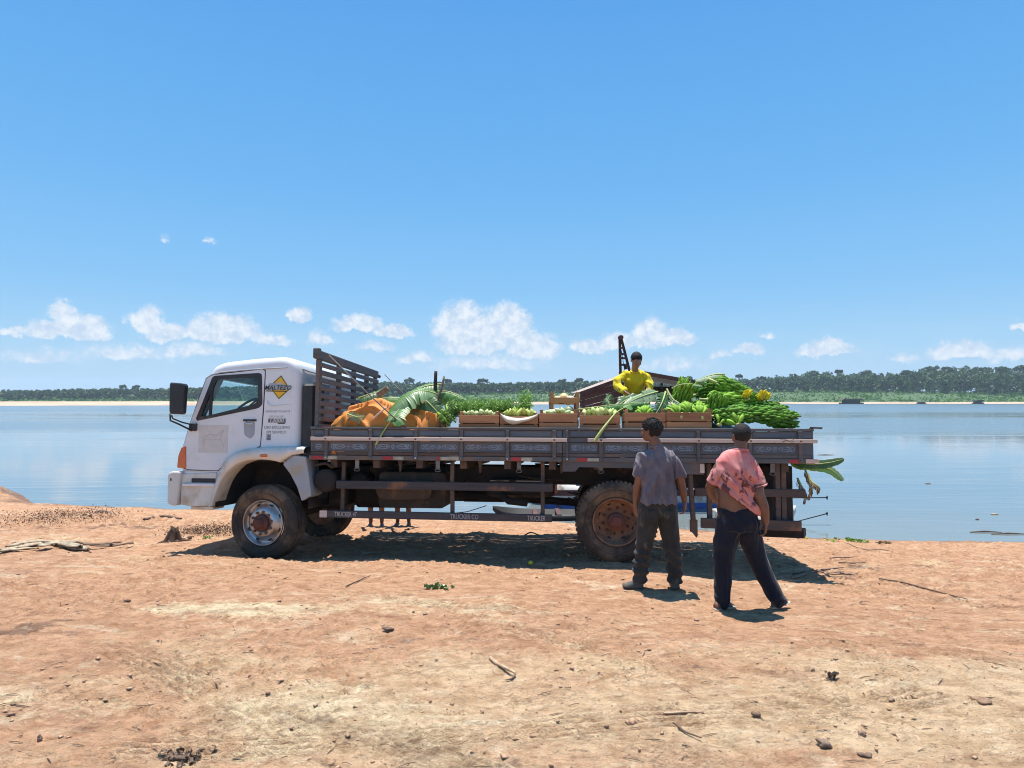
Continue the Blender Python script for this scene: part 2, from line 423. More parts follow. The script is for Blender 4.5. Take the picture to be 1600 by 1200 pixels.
def make_ground():
    ys = [-60, -40, -25, -15, -8, -4, -1, .6, 1.6, 2.2]
    y_ = 2.4
    while y_ < 16.5: ys.append(y_); y_ += 0.0047*y_ if y_ < 9 else .0062*y_
    while y_ < 34: ys.append(y_); y_ += .4
    ys += [36, 40]
    ys = np.array(ys)
    c = list(np.linspace(-.9, .9, 720)); st = .02; q = .9; ext = []
    while q < 30: q += st; ext.append(q); st *= 1.3
    c = np.array([-e for e in ext[::-1]]+c+ext)
    s_ = np.maximum(ys, 2.6)
    X = c[None, :]*s_[:, None]; Y = np.repeat(ys[:, None], len(c), 1)
    Z = ground_h(X, Y)
    h, w_ = X.shape
    V = np.stack([X, Y, Z], -1).reshape(-1, 3)
    idx = np.arange(h*w_).reshape(h, w_)
    Q = np.stack([idx[:-1, :-1], idx[:-1, 1:], idx[1:, 1:], idx[1:, :-1]], -1).reshape(-1, 4)
    me = bpy.data.meshes.new('ground'); me.vertices.add(len(V)); me.vertices.foreach_set('co', V.ravel())
    me.loops.add(Q.size); me.loops.foreach_set('vertex_index', Q.ravel().astype(np.int32))
    me.polygons.add(len(Q)); me.polygons.foreach_set('loop_start', np.arange(0, Q.size, 4, dtype=np.int32))
    me.polygons.foreach_set('use_smooth', np.ones(len(Q), bool)); me.update(calc_edges=True)
    # soil kinds, as they lie on the ground: red clay, pale sand, dark litter, wet margin
    x, y = V[:, 0], V[:, 1]
    def blob(px, py, rx, ry):
        Yd = (CAM_Z-.2)/((py-HY)/F) ; a = (px-800)/F*Yd
        return np.exp(-(((x-a)/rx)**2+((y-Yd)/ry)**2))
    n1 = fbm(x*.55, y*.8, 4); n2 = fbm(x*1.7+5, y*2.6, 4); n3 = fbm(x*.9+30, y*1.9, 4); n4 = fbm(x*4, y*7, 3)
    red = .42+.75*n1+.45*n2+.55*sstep(y, 3.2, 5.6)+.10*sstep(y, 6, 10)+.30*sstep(-x/y, .45, .8)
    red += .7*blob(240, 945, .55, .25)+.6*blob(1400, 1010, 1.2, .35)+.45*blob(1000, 900, 2.5, .5)+.45*blob(60, 1000, .8, .8)+.6*blob(120, 800, 4, .8)+.5*blob(500, 830, 3, 1)
    pale = .0+.55*n3+.3*n2+.9*blob(270, 980, .5, .18)+.9*blob(420, 980, .5, .16)+.7*blob(180, 965, .6, .2)+.55*blob(640, 970, 1.2, .5)+.5*blob(1300, 990, 1.3, .2)+.6*blob(120, 822, 3.5, .45)
    pale += .5*blob(600, 1150, 1.2, .6)+.4*blob(1200, 1120, 1.6, .5)+.4*sstep(4.2-y, 0, 1.8)
    dark = -.05+1.0*n4*sstep(n2, -.1, .5)+.8*blob(60, 1010, .55, .5)*(.5+n4)+.65*blob(150, 800, 3, .5)*(.6+n4)+.5*blob(1400, 860, 2.5, .5)*(.5+n4)+.6*blob(1500, 1120, .6, .25)*(.5+n4)
    dark += .3*blob(620, 1010, .8, .4)*(.5+n4)
    _, d_ = shape0(x, y); wet = sstep(.70-d_+.5*n2, 0, .7)
    _, tm = tracks(x, y)
    groove_shade = np.clip(tread_groove_shade(x, y), 0, 1)
    for nm, a in (('groove_shade', groove_shade), ('red', red), ('pale', pale+.25*tm), ('dark', dark), ('wet', wet)):
        at = me.attributes.new(nm, 'FLOAT', 'POINT'); at.data.foreach_set('value', np.clip(a, 0, 1).astype(np.float32))
    m, t, b = newmat('soil')
    P = t.node('ShaderNodeTexCoord').outputs['Object']
    at = {}
    for nm in ('red', 'pale', 'dark', 'wet', 'groove_shade'):
        n = t.node('ShaderNodeAttribute', attribute_name=nm); at[nm] = n.outputs['Fac']
    f1 = t.noise(P, 3.2, 6, .65); f2 = t.noise(P, 22, 6, .7); f3 = t.noise(P, 120, 4, .7); f0 = t.noise(t.mapping(P, (.5, 1.6, 1)), 1.1, 5, .62)
    g = t.math('ADD', t.math('MULTIPLY', t.math('SUBTRACT', f1, .5), 1.1), t.math('ADD', t.math('MULTIPLY', t.math('SUBTRACT', f2, .5), .9), t.math('MULTIPLY', t.math('SUBTRACT', f0, .5), .7)))
    col = t.mix(t.ramp(t.math('ADD', at['red'], g), .15, .95), SOIL['tan'], SOIL['red'])
    col = t.mix(t.ramp(t.math('ADD', t.math('MULTIPLY', at['pale'], .8), t.math('MULTIPLY', g, 1.5)), .30, 1.0), col, SOIL['pale'])
    col = t.mix(t.math('MULTIPLY', t.ramp(t.math('ADD', at['dark'], t.math('MULTIPLY', t.math('SUBTRACT', f2, .5), 1.6)), .25, .75), .75), col, SOIL['dark'])
    pit_dark = t.noise(t.mapping(P, (.8, 1.15, 1)), 15, 6, .78, 1.0)
    col = t.mix(t.math('MULTIPLY', t.ramp(pit_dark, .54, .66), .55), col, (.20, .12, .08))  # dark flecks in the colour, for litter and shadowed small pits
    col = t.mix(t.math('MULTIPLY', at['wet'], .78), col, (.17, .09, .05))
    col = t.mix(t.math('MULTIPLY', at['groove_shade'], t.math('ADD', .35, t.math('MULTIPLY', t.ramp(f1, .35, .6), .45))), col, (.26, .16, .10))  # groove shade mixed into the soil colour
    sp = t.ramp(t.noise(P, 60, 3, .8), .60, .70)
    col = t.mix(t.math('MULTIPLY', sp, t.math('MULTIPLY', t.ramp(f1, .36, .56), .8)), col, (.14, .08, .055))  # finer dark flecks, again litter plus painted pit shadow
    sp2 = t.ramp(t.noise(P, 38, 4, .78), .60, .70)
    col = t.mix(t.math('MULTIPLY', sp2, .5), col, (.74, .60, .42))
    stk = t.noise(t.mapping(P, (.55, 1.5, 1)), 2.8, 7, .78, 1.0)
    col = t.mix(t.math('MULTIPLY', t.ramp(stk, .53, .64), .50), col, (.34, .185, .115))
    stp = t.noise(t.mapping(P, (.6, 1.5, 1), (0, 0, 0), (7, 3, 0)), 2.2, 7, .78, 1.0)
    col = t.mix(t.math('MULTIPLY', t.ramp(stp, .54, .64), .55), col, (.76, .62, .44))
    # dark specks coloured in for litter and for shadow in pits
    pit_speck = t.ramp(t.voro(P, 70), .0, .20)
    col = t.mix(t.math('MULTIPLY', t.math('SUBTRACT', 1., pit_speck), t.math('MULTIPLY', t.ramp(f2, .5, .68), .55)), col, (.16, .085, .05))
    m1 = t.noise(t.mapping(P, (.9, 1.1, 1)), 6.5, 6, .72, .6)
    hv = t.node('ShaderNodeHueSaturation'); t.put(hv.inputs['Color'], t.mix(1., col, t.mix(t.ramp(m1, .34, .62), (.76, .69, .62), (1.06, 1.06, 1.04)), 'MULTIPLY'))
    t.put(hv.inputs['Value'], t.math('ADD', .42, t.math('MULTIPLY', t.math('ADD', f3, f2), .62)))
    t.put(b.inputs['Base Color'], hv.outputs[0])
    t.put(b.inputs['Roughness'], t.math('SUBTRACT', .95, t.math('MULTIPLY', at['wet'], .45)))
    b.inputs['Specular IOR Level'].default_value = .2
    f4 = t.noise(t.mapping(P, (.9, 1.1, 1)), 11, 6, .74, .5)
    hh = t.math('ADD', t.math('MULTIPLY', t.math('ADD', f2, t.math('MULTIPLY', f4, 1.6)), 1.0), t.math('ADD', t.math('MULTIPLY', f3, .35), t.math('MULTIPLY', pit_speck, .35)))
    t.put(b.inputs['Normal'], t.bump(hh, 1., .045))
    me.materials.append(m)
    return obj('ground', me, kind='structure', label='bare reddish sandy riverbank with tyre tracks and scattered clods')
SOIL = dict(tan=(.69, .495, .31), red=(.58, .335, .20), pale=(.76, .605, .39), dark=(.16, .095, .07))
make_ground()

# ================================================================ WATER
def make_water():
    Y0, Y1 = 6.0, 900.0
    ys = np.concatenate([np.linspace(Y0, 60, 12), np.geomspace(80, 900, 12)]); mb = MB()
    mb.grid([[(c*max(q, 30)*1.6, q, ZW) for c in np.linspace(-2, 2, 17)] for q in ys], False)
    m, t, b = newmat('river_water')
    P = t.node('ShaderNodeTexCoord').outputs['Object']; x, y, z = t.xyz(P)
    # wind streaks: strips of ruffled and of smooth water
    st = t.noise(t.mapping(P, (.004, .03, 1)), 1.0, 4, .5, .6)
    st2 = t.noise(t.mapping(P, (.03, .22, 1)), 1.0, 4, .55, .4)
    ruffle = t.math('ADD', t.ramp(t.math('ADD', st, t.math('MULTIPLY', st2, .35)), .56, .80), 0.0)
    farr = t.ramp(y, 95, 150)
    ruffle = t.math('MAXIMUM', ruffle, farr)
    near = t.ramp(y, 26, 60)
    ruffle = t.math('MULTIPLY', ruffle, t.math('ADD', .25, t.math('MULTIPLY', near, .75)))
    w1 = t.noise(t.mapping(P, (.35, 1.5, 1)), 1.2, 4, .55); w2 = t.noise(t.mapping(P, (1.2, 5, 1)), 1.3, 3, .5)
    w3 = t.noise(t.mapping(P, (.06, .35, 1)), 1., 4, .55)
    hh = t.math('ADD', t.math('MULTIPLY', w1, .5), t.math('ADD', t.math('MULTIPLY', w2, .10), t.math('MULTIPLY', w3, 1.1)))
    amp = t.math('ADD', .08, t.math('MULTIPLY', ruffle, .8))
    t.put(b.inputs['Normal'], t.bump(t.math('MULTIPLY', hh, amp), 1.0, .11))
    t.put(b.inputs['Roughness'], t.math('ADD', .045, t.math('MULTIPLY', ruffle, .17)))
    b.inputs['IOR'].default_value = 1.33; b.inputs['Specular IOR Level'].default_value = .5
    cn = t.noise(P, .8, 4, .5)
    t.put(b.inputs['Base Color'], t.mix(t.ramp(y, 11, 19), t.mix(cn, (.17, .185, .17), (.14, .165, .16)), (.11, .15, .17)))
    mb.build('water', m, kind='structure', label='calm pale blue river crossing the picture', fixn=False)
make_water()

# ================================================================ FAR BANK
FX = np.array([-1200, -330, -60, 20, 130, 200, 330, 1500.]); FYs = np.array([235, 240, 285, 330, 362, 366, 372, 380.])
def far_shore(x): return np.interp(x, FX, FYs)+3*fbm(np.asarray(x)*.02, 0*np.asarray(x)+1, 3)
def sandw(x): return np.interp(x, [-1200, -150, -40, 60, 150, 400, 1500], [250, 230, 90, 30, 26, 20, 20])
def bushw(x): return np.interp(x, [-1200, -150, 0, 150, 260, 400, 1500], [14, 22, 110, 90, 70, 16, 16])
def bushz(x): return np.interp(x, [-1200, -150, 0, 150, 260, 420, 1500], [1.2, 1.5, 5.6, 7.0, 6.5, 2.5, 2.5])
def far_h(x, y):
    s_ = y-far_shore(x); sw = sandw(x); bw = bushw(x); bz = bushz(x)
    zz = ZW+np.where(s_ < 0, s_*.12, 1.0*(1-np.exp(-np.maximum(s_, 0)/9)))
    zz = zz+bz*sstep(s_, sw, sw+bw)+.04*np.clip(s_-sw-bw, 0, 110)-.01*np.maximum(s_-sw-bw-150, 0)
    return np.maximum(zz, -3)
def make_far():
    xs = np.concatenate([np.linspace(-1500, -700, 20), np.linspace(-690, 760, 330), np.linspace(780, 1600, 20)])
    ss = np.concatenate([[-40, -8, -2, 0, 1, 3, 6, 10, 15, 22], np.linspace(26, 420, 90), [500, 700, 1000, 1600]])
    X = np.repeat(xs[None, :], len(ss), 0); Y = far_shore(X)+ss[:, None]; Z = far_h(X, Y)+.25*fbm(X*.08, Y*.08, 3)*(ss[:, None] > 20)
    mb = MB(); mb.grid([[(X[i, j], Y[i, j], Z[i, j]) for j in range(len(xs))] for i in range(len(ss))])
    m, t, b = newmat('far_bank_soil')
    P = t.node('ShaderNodeTexCoord').outputs['Object']
    me = mb.mesh('far_bank', m)
    bush = np.clip(sstep(Y-far_shore(X)-sandw(X), -6, 8), 0, 1).ravel()
    a = me.attributes.new('bush', 'FLOAT', 'POINT'); a.data.foreach_set('value', bush.astype(np.float32))
    n = t.node('ShaderNodeAttribute', attribute_name='bush').outputs['Fac']
    g = t.noise(t.mapping(P, (.06, .02, 1)), 1., 6, .65)
    sand = t.mix(t.ramp(g, .4, .65), (.47, .345, .235), (.36, .245, .16))
    sand = t.mix(t.ramp(t.noise(t.mapping(P, (.02, .15, .5)), 1., 4, .6), .55, .68), sand, (.22, .19, .10))
    t.put(b.inputs['Base Color'], t.mix(t.ramp(t.math('ADD', n, t.math('SUBTRACT', g, .5)), .35, .6), sand, (.055, .10, .03)))
    b.inputs['Roughness'].default_value = .9
    obj('far_bank', me, kind='structure', label='far sandy riverbank rising to green slopes')
make_far()

def leafmat(name, c1, c2, c3, sc=.25, vary=.15):
    m, t, b = newmat(name)
    P = t.node('ShaderNodeTexCoord').outputs['Object']
    oi = t.node('ShaderNodeObjectInfo').outputs['Random']
    a = t.node('ShaderNodeAttribute', attribute_name='tint').outputs['Fac']
    n = t.noise(P, sc, 4, .6); n2 = t.noise(P, sc*9, 2, .6)
    c = t.mix(t.ramp(t.math('ADD', n, t.math('MULTIPLY', t.math('SUBTRACT', a, .5), .5)), .35, .65), c1, c2)
    c = t.mix(t.math('MULTIPLY', t.ramp(n2, .5, .75), .6), c, c3)
    hv = t.node('ShaderNodeHueSaturation'); t.put(hv.inputs['Color'], c)
    t.put(hv.inputs['Value'], t.math('ADD', 1-vary, t.math('MULTIPLY', oi, vary*2)))
    t.put(b.inputs['Base Color'], hv.outputs[0])
    b.inputs['Roughness'].default_value = .6; b.inputs['Specular IOR Level'].default_value = .25
    tr = t.node('ShaderNodeBsdfTranslucent'); t.put(tr.inputs[0], hv.outputs[0])
    ms = t.node('ShaderNodeMixShader'); ms.inputs[0].default_value = .25
    t.put(ms.inputs[1], b.outputs[0]); t.put(ms.inputs[2], tr.outputs[0])
    t.put(m.node_tree.nodes['Material Output'].inputs[0], ms.outputs[0])
    return m
M_FOREST = leafmat('forest_leaves', (.030, .068, .022), (.062, .115, .032), (.13, .18, .06), .05)
M_BUSH = leafmat('bank_scrub', (.045, .14, .020), (.085, .21, .030), (.15, .27, .05), .05)
M_BARK = stuffmat('far_bark', (.30, .27, .22), (.20, .17, .14), 2, .9, .3, .02)

def clump_mesh(centres, radii, per, size, flat=.8, seed=1, tri=False):
    """leaf clumps: quads spread over the outside of many small lobes -> arrays"""
    g = np.random.default_rng(seed); C = np.asarray(centres, float); Rr = np.asarray(radii, float)
    N = len(C)*per; ci = np.repeat(np.arange(len(C)), per)
    d_ = g.normal(size=(N, 3)); d_ /= np.linalg.norm(d_, axis=1)[:, None]
    rad = (.55+.5*g.random(N)**.6)[:, None]
    P = C[ci]+d_*rad*np.stack([Rr[ci], Rr[ci], Rr[ci]*flat], -1)
    nr = d_+.7*g.normal(size=(N, 3)); nr /= np.linalg.norm(nr, axis=1)[:, None]
    a = np.cross(nr, g.normal(size=(N, 3))); a /= np.linalg.norm(a, axis=1)[:, None]; b_ = np.cross(nr, a)
    sz = (np.asarray(size)[ci] if np.ndim(size) else size)*(.6+.8*g.random(N)); sz = sz[:, None]
    V = np.stack([P-a*sz-b_*sz*.6, P+a*sz-b_*sz*.6, P+a*sz*.8+b_*sz*.6, P-a*sz*.8+b_*sz*.6], 1).reshape(-1, 3)
    tint = np.repeat(np.repeat(g.random(len(C)), per), 4)
    return V, tint
def quads_obj(name, V, tint, mat, parent=None, **k):
    n = len(V)//4; me = bpy.data.meshes.new(name); me.vertices.add(len(V)); me.vertices.foreach_set('co', np.ascontiguousarray(V, dtype=np.float32).ravel())
    me.loops.add(n*4); me.loops.foreach_set('vertex_index', np.arange(n*4, dtype=np.int32)); me.polygons.add(n)
    me.polygons.foreach_set('loop_start', np.arange(0, n*4, 4, dtype=np.int32)); me.update(calc_edges=True)
    a = me.attributes.new('tint', 'FLOAT', 'POINT'); a.data.foreach_set('value', tint.astype(np.float32))
    me.materials.append(mat); return obj(name, me, parent, **k)
# skyline of the forest as measured: pixel x -> pixel y of the tree tops
SKX = [-400, 0, 100, 200, 300, 400, 520, 620, 700, 800, 880, 960, 1100, 1190, 1240, 1290, 1330, 1400, 1450, 1500, 1560, 1600, 2000]
SKY_ = [612, 611, 608, 606, 605, 602, 597, 594, 597, 597, 596, 594, 592, 590, 583, 579, 581, 579, 574, 571, 572, 571, 566]
def make_forest():
    g = np.random.default_rng(11); C = []; Rd = []; S = []; trunks = MB(); nt = 0
    for row in range(9):
        x = -760.
        while x < 830:
            x += g.uniform(3.6, 6.0)*(1+.12*row)
            y = float(far_shore(x))+float(sandw(x))+float(bushw(x))+row*13+g.uniform(-6, 6)
            px = 800+F*x/y
            if not -330 < px < 1930: continue
            base = float(far_h(np.array([x]), np.array([y]))[0])
            top = CAM_Z+(HY-np.interp(px, SKX, SKY_))/F*y
            k = g.uniform(.72, .95) if row < 5 else g.uniform(.90, 1.02)
            if row < 2: k *= g.uniform(.7, 1)
            k *= 1+.10*mnoise.noise(Vector((x*.02, y*.02, 3)))
            H = max(5., (top-base)*min(k, 1.04))
            if H > 34: H = 34
            cw = min(H*.30, 5.2)*g.uniform(.75, 1.4); tall = H > 11
            nl = 10
            for j in range(nl):
                a = g.uniform(0, 6.28); rr = cw*g.uniform(.1, .75)
                zz = base+H-cw*g.uniform(.25, 1.1)-(H*.60*g.random()**1.5 if tall else H*.2*g.random())
                C.append((x+math.cos(a)*rr, y+math.sin(a)*rr, zz)); Rd.append(cw*g.uniform(.38, .62)); S.append(.75)
            if row < 4:          # understorey
                for j in range(2):
                    C.append((x+g.uniform(-3, 3), y-2+g.uniform(-2, 2), base+H*g.uniform(.1, .45))); Rd.append(cw*.7); S.append(.9)
            if row < 3 and tall and g.random() < .35 and px > 900:
                trunks.tube([(x, y-cw*.75, base), (x+g.uniform(-.5, .5), y-cw*.6, base+H*.85)], [.17, .10], 4, False); nt += 1
    V, ti = clump_mesh(C, Rd, 13, np.array(S), .8, 3)
    quads_obj('far_forest', V, ti, M_FOREST, kind='stuff', label='dark green tropical forest along the far bank')
    trunks.build('forest_trunks', M_BARK, kind='stuff', label='pale thin trunks standing in the far forest', fixn=False)
    # scrub on the slope below
    C = []; Rd = []; S = []
    for i in range(6500):
        x = g.uniform(-700, 780); s_ = float(sandw(x))-4+g.random()**1.1*(float(bushw(x))+14); y = float(far_shore(x))+s_
        if not -300 < 800+F*x/y < 1900: continue
        r_ = g.uniform(.5, 1.5)*(1.3 if x > -40 else .7)
        C.append((x, y, float(far_h(np.array([x]), np.array([y]))[0])+r_*.5)); Rd.append(r_); S.append(.42)
    V, ti = clump_mesh(C, Rd, 9, np.array(S), .8, 4)
    quads_obj('bank_scrub', V, ti, M_BUSH, kind='stuff', label='bright green scrub covering the far slope')
make_forest()

def make_emergents():
    g = np.random.default_rng(5)
    # (px, py of top, crown half width px, label)
    T_ = [(754, 589, 8, 'round dark tree standing above the far forest, left of the crane mast'), (640, 588, 9, 'tall tree above the far forest beside the slatted headboard'),
          (700, 591, 6, 'small tree top above the forest just right of the upright pole'), (192, 600, 5, 'small tree top above the left far forest, above the sand bar'),
          (212, 600, 6, 'wider tree top beside a smaller one above the left far forest'), (880, 590, 9, 'flat wide tree above the far forest near the brown boat roof'),
          (905, 589, 7, 'round tree top just left of the leaning mast'), (1075, 586, 9, 'dark round tree seen over the right slope of the boat roof'),
          (1270, 577, 12, 'broad crown where the right forest starts to rise'), (1310, 576, 6, 'thin spreading tree in the dip of the right forest skyline'),
          (1352, 576, 9, 'medium crown in the middle of the right forest skyline'), (1415, 576, 9, 'dark crown left of the tallest tree on the right skyline'),
          (1455, 568, 13, 'tallest flat topped tree on the right forest skyline'), (1480, 571, 9, 'layered crown just right of the tallest flat topped tree'),
          (1525, 571, 10, 'broad dark crown towards the right end of the skyline'), (1566, 570, 10, 'domed crown near the right edge of the picture'), (1594, 568, 9, 'crown cut by the right edge of the picture'),
          (1155, 584, 5, 'slender umbrella tree above the banana heap'), (1192, 587, 5, 'small umbrella tree right of the banana heap')]
    for (px, py, hw, lab) in T_:
        # place on the slope: solve for x at depth
        y = 480.
        for _ in range(6):
            x = (px-800)/F*y; y = float(far_shore(x)+sandw(x)+bushw(x))+60
        x = (px-800)/F*y; base = float(far_h(np.array([x]), np.array([y]))[0]); top = CAM_Z+(HY-py)/F*y; cw = hw/F*y; H = top-base
        root = empty('emergent_tree', lab, 'tree', 'tall trees above the far forest', loc=(x, y, base))
        mb = MB(); mb.tube([(0, 0, -1), (.2, 0, H*.5), (0, .2, H*.86)], [.5, .36, .18], 7)
        for j in range(5):
            a = j*1.3; mb.tube([(0, 0, H*.6), (math.cos(a)*cw*.6, math.sin(a)*cw*.6, H*.86)], [.18, .08], 5)
        mb.build('trunk', M_BARK, root, fixn=False)
        C = []; Rd = []
        for j in range(22):
            a = g.uniform(0, 6.28); rr = cw*math.sqrt(g.random())*.85
            C.append((math.cos(a)*rr, math.sin(a)*rr, H-cw*.32-cw*.32*(rr/cw)**2-g.uniform(0, cw*.55))); Rd.append(cw*g.uniform(.18, .34))
        V, ti = clump_mesh(C, Rd, 26, .55, .6, 30+int(px))
        quads_obj('crown', V, ti, M_FOREST, root)
make_emergents()
# ================================================================ MATERIALS FOR THE TRUCK
M_WHITE = stuffmat('white_paint', (.70, .71, .72), (.64, .65, .665), 1.5, .32, .05, .002, spec=.5, dirt=(.50, .43, .31), dscale=2.2, dlo=.54, dhi=.85, vary=.02, coat=.3)
M_OLDWHITE = stuffmat('dusty_white_paint', (.66, .65, .60), (.56, .54, .48), 2, .5, .1, .002, dirt=(.42, .33, .20), dscale=3, dlo=.5, dhi=.8, vary=.03)
M_GREYPL = stuffmat('grey_plastic', (.36, .39, .42), (.30, .33, .36), 3, .55, .1, .002, dirt=(.36, .30, .22), dscale=4, vary=.02)
M_BLACKPL = stuffmat('black_plastic', (.020, .020, .022), (.03, .03, .032), 5, .45, .1, .001, vary=.05, dirt=(.10, .085, .07), dscale=5, dlo=.58, dhi=.85)
M_RUBBER = stuffmat('tyre_rubber', (.060, .050, .042), (.042, .036, .031), 4, .9, .25, .002, spec=.2, dirt=(.175, .12, .08), dscale=3.2, dlo=.42, dhi=.68, vary=.03)
M_CHASSIS = stuffmat('dark_chassis', (.018, .016, .016), (.028, .021, .018), 4, .8, .3, .003, dirt=(.12, .065, .038), dscale=2.5, dlo=.55, dhi=.75, vary=.12)  # base tone lowered further to deepen the shade under the truck
M_TANK = stuffmat('dusty_tank', (.045, .032, .023), (.07, .045, .028), 3, .8, .3, .003, dirt=(.24, .14, .08), dscale=2.5, dlo=.5, dhi=.8)
M_RUST = stuffmat('rusty_rim', (.27, .145, .080), (.17, .085, .050), 7, .8, .4, .003, dirt=(.09, .045, .03), dscale=6, dlo=.5, dhi=.7, vary=.05)
M_RUSTHUB = stuffmat('rusty_hub', (.16, .055, .035), (.10, .04, .03), 12, .8, .4, .003, vary=.08)
M_SILVER = stuffmat('silver_rim', (.52, .52, .53), (.38, .36, .34), 5, .35, .15, .002, metal=.75, dirt=(.30, .21, .14), dscale=5, dlo=.5, dhi=.75, vary=.02)
M_WOODG = stuffmat('grey_painted_wood', (.112, .112, .114), (.085, .083, .085), 5, .75, .45, .003, stretch=(.35, 4, 4), dirt=(.165, .11, .08), dscale=2.4, dlo=.44, dhi=.72, vary=.10)
M_WOODB = stuffmat('blue_grey_panel_paint', (.085, .10, .125), (.11, .125, .14), 5, .7, .35, .002, stretch=(.4, 3, 3), dirt=(.15, .115, .095), dscale=3, dlo=.5, dhi=.75, vary=.12)
M_WOODPALE = stuffmat('pale_batten', (.64, .51, .43), (.54, .42, .35), 6, .75, .35, .002, stretch=(.25, 5, 5), dirt=(.40, .21, .10), dscale=1.1, dlo=.62, dhi=.75, vary=.05)
M_WOODBR = stuffmat('brown_weathered_beam', (.115, .075, .055), (.075, .060, .055), 5, .8, .5, .003, stretch=(.3, 4, 4), dirt=(.26, .13, .07), dscale=2, dlo=.55, dhi=.72, vary=.12)
M_BEAM = stuffmat('side_guard_beam', (.070, .058, .056), (.045, .042, .045), 5, .75, .5, .003, stretch=(.3, 4, 4), dirt=(.22, .10, .055), dscale=1.8, dlo=.56, dhi=.68, vary=.1)
M_SCROLL = stuffmat('faded_scroll_paint', (.27, .33, .40), (.17, .21, .26), 20, .7, 0, vary=.15)
M_RED = stuffmat('red_reflector', (.42, .022, .025), (.30, .03, .03), 20, .3, .1, .001, dirt=(.16, .07, .05), dscale=9, dlo=.55, dhi=.8)
M_CREAM = stuffmat('pale_reflector', (.50, .46, .36), (.34, .32, .24), 20, .35, .1, .001, dirt=(.22, .16, .11), dscale=9, dlo=.5, dhi=.8)
M_AMBER = stuffmat('amber_lens', (.62, .13, .015), (.48, .09, .015), 9, .2, .05, .001, spec=.7, vary=0)
M_STEEL = stuffmat('worn_steel', (.20, .19, .18), (.13, .12, .115), 8, .5, .2, .002, metal=.5, dirt=(.14, .08, .05), dscale=5)
M_BOLT = stuffmat('bright_bolt', (.55, .55, .55), (.4, .4, .4), 8, .3, 0, metal=.8)
M_INK = stuffmat('dark_lettering', (.10, .10, .12), (.17, .17, .19), 30, .6, 0, vary=0)
M_INKL = stuffmat('faded_lettering', (.36, .36, .38), (.28, .28, .30), 30, .6, 0, vary=0)
M_BLK = stuffmat('black_print_and_gaps', (.02, .02, .022), (.03, .03, .03), 30, .5, 0, vary=0)  # for prints, and flat black laid where gaps and holes are shaded
M_YEL = stuffmat('yellow_print', (.72, .50, .02), (.80, .36, .02), 8, .5, 0, vary=0)
M_OLIVE = stuffmat('olive_print', (.16, .14, .03), (.12, .10, .03), 8, .5, 0, vary=0)
M_PINKW = stuffmat('faded_decal', (.60, .575, .55), (.55, .53, .50), 12, .5, 0, vary=0)
M_DECAL = stuffmat('worn_decal_line', (.50, .48, .46), (.44, .42, .40), 30, .6, 0, vary=0)
M_WORD = stuffmat('white_stencil', (.50, .48, .45), (.34, .31, .29), 40, .7, 0, vary=0)
M_SEAT = stuffmat('seat_cloth', (.035, .035, .04), (.05, .05, .055), 10, .9, .3, vary=.1)

def glassmat(name, tint, gl=.5):
    m, t, b = newmat(name)
    tr = t.node('ShaderNodeBsdfTransparent'); tr.inputs[0].default_value = (*tint, 1)
    g = t.node('ShaderNodeBsdfGlossy'); g.inputs['Roughness'].default_value = .03; g.inputs[0].default_value = (.95, .95, .95, 1)
    ms = t.node('ShaderNodeMixShader'); lw = t.node('ShaderNodeLayerWeight'); t.put(ms.inputs[0], t.math('ADD', .035, t.math('MULTIPLY', t.math('POWER', lw.outputs['Facing'], 4.), .6))); t.put(ms.inputs[1], tr.outputs[0]); t.put(ms.inputs[2], g.outputs[0])
    t.put(m.node_tree.nodes['Material Output'].inputs[0], ms.outputs[0]); return m
M_GLASS = glassmat('tinted_glass', (.80, .88, .88))

def smoothpoly(P, r=.03, n=4):
    """round the corners of a polygon"""
    out = []; N = len(P)
    for i in range(N):
        a, b, c = Vector(P[i-1]), Vector(P[i]), Vector(P[(i+1) % N])
        rr = min(r, (a-b).length*.45, (c-b).length*.45)
        p0 = b+(a-b).normalized()*rr; p1 = b+(c-b).normalized()*rr
        for k in range(n+1):
            u = k/n; q = p0*(1-u)**2+b*2*u*(1-u)+p1*u*u; out.append((q.x, q.y))
    return out
def bypolar(P, c, n=72):
    """resample a polygon by angle round c so that two outlines can be joined into a ring"""
    out = []; N = len(P)
    for k in range(n):
        a = 2*math.pi*k/n; dx, dz = math.cos(a), math.sin(a); best = 0
        for i in range(N):
            x1, z1 = P[i][0]-c[0], P[i][1]-c[1]; x2, z2 = P[(i+1) % N][0]-c[0], P[(i+1) % N][1]-c[1]
            ex_, ez_ = x2-x1, z2-z1; det = dx*(-ez_)+dz*ex_
            if abs(det) < 1e-12: continue
            t_ = (x1*(-ez_)+z1*ex_)/det; u = (dx*z1-dz*x1)/det
            if t_ > 0 and -1e-6 <= u <= 1+1e-6: best = max(best, t_)
        out.append((c[0]+dx*best, c[1]+dz*best))
    return out
def textmesh(s, size, mat, name='lettering', parent=None, at=(0, 0, 0), shear=0., ext=.0008, squeeze=1., bold=0.):
    cu = bpy.data.curves.new(name, 'FONT'); cu.body = s; cu.size = size; cu.extrude = ext; cu.shear = shear; cu.offset = bold; cu.resolution_u = 3
    cu.align_x = 'CENTER'; cu.align_y = 'CENTER'
    o = bpy.data.objects.new('tmp', cu); COL.objects.link(o); bpy.context.view_layer.update()
    me = evaluated(o); bpy.data.objects.remove(o); me.name = name; me.materials.clear(); me.materials.append(mat)
    me.transform(Matrix(((squeeze, 0, 0, at[0]), (0, 0, -1, at[1]), (0, 1, 0, at[2]), (0, 0, 0, 1))))
    return obj(name, me, parent)

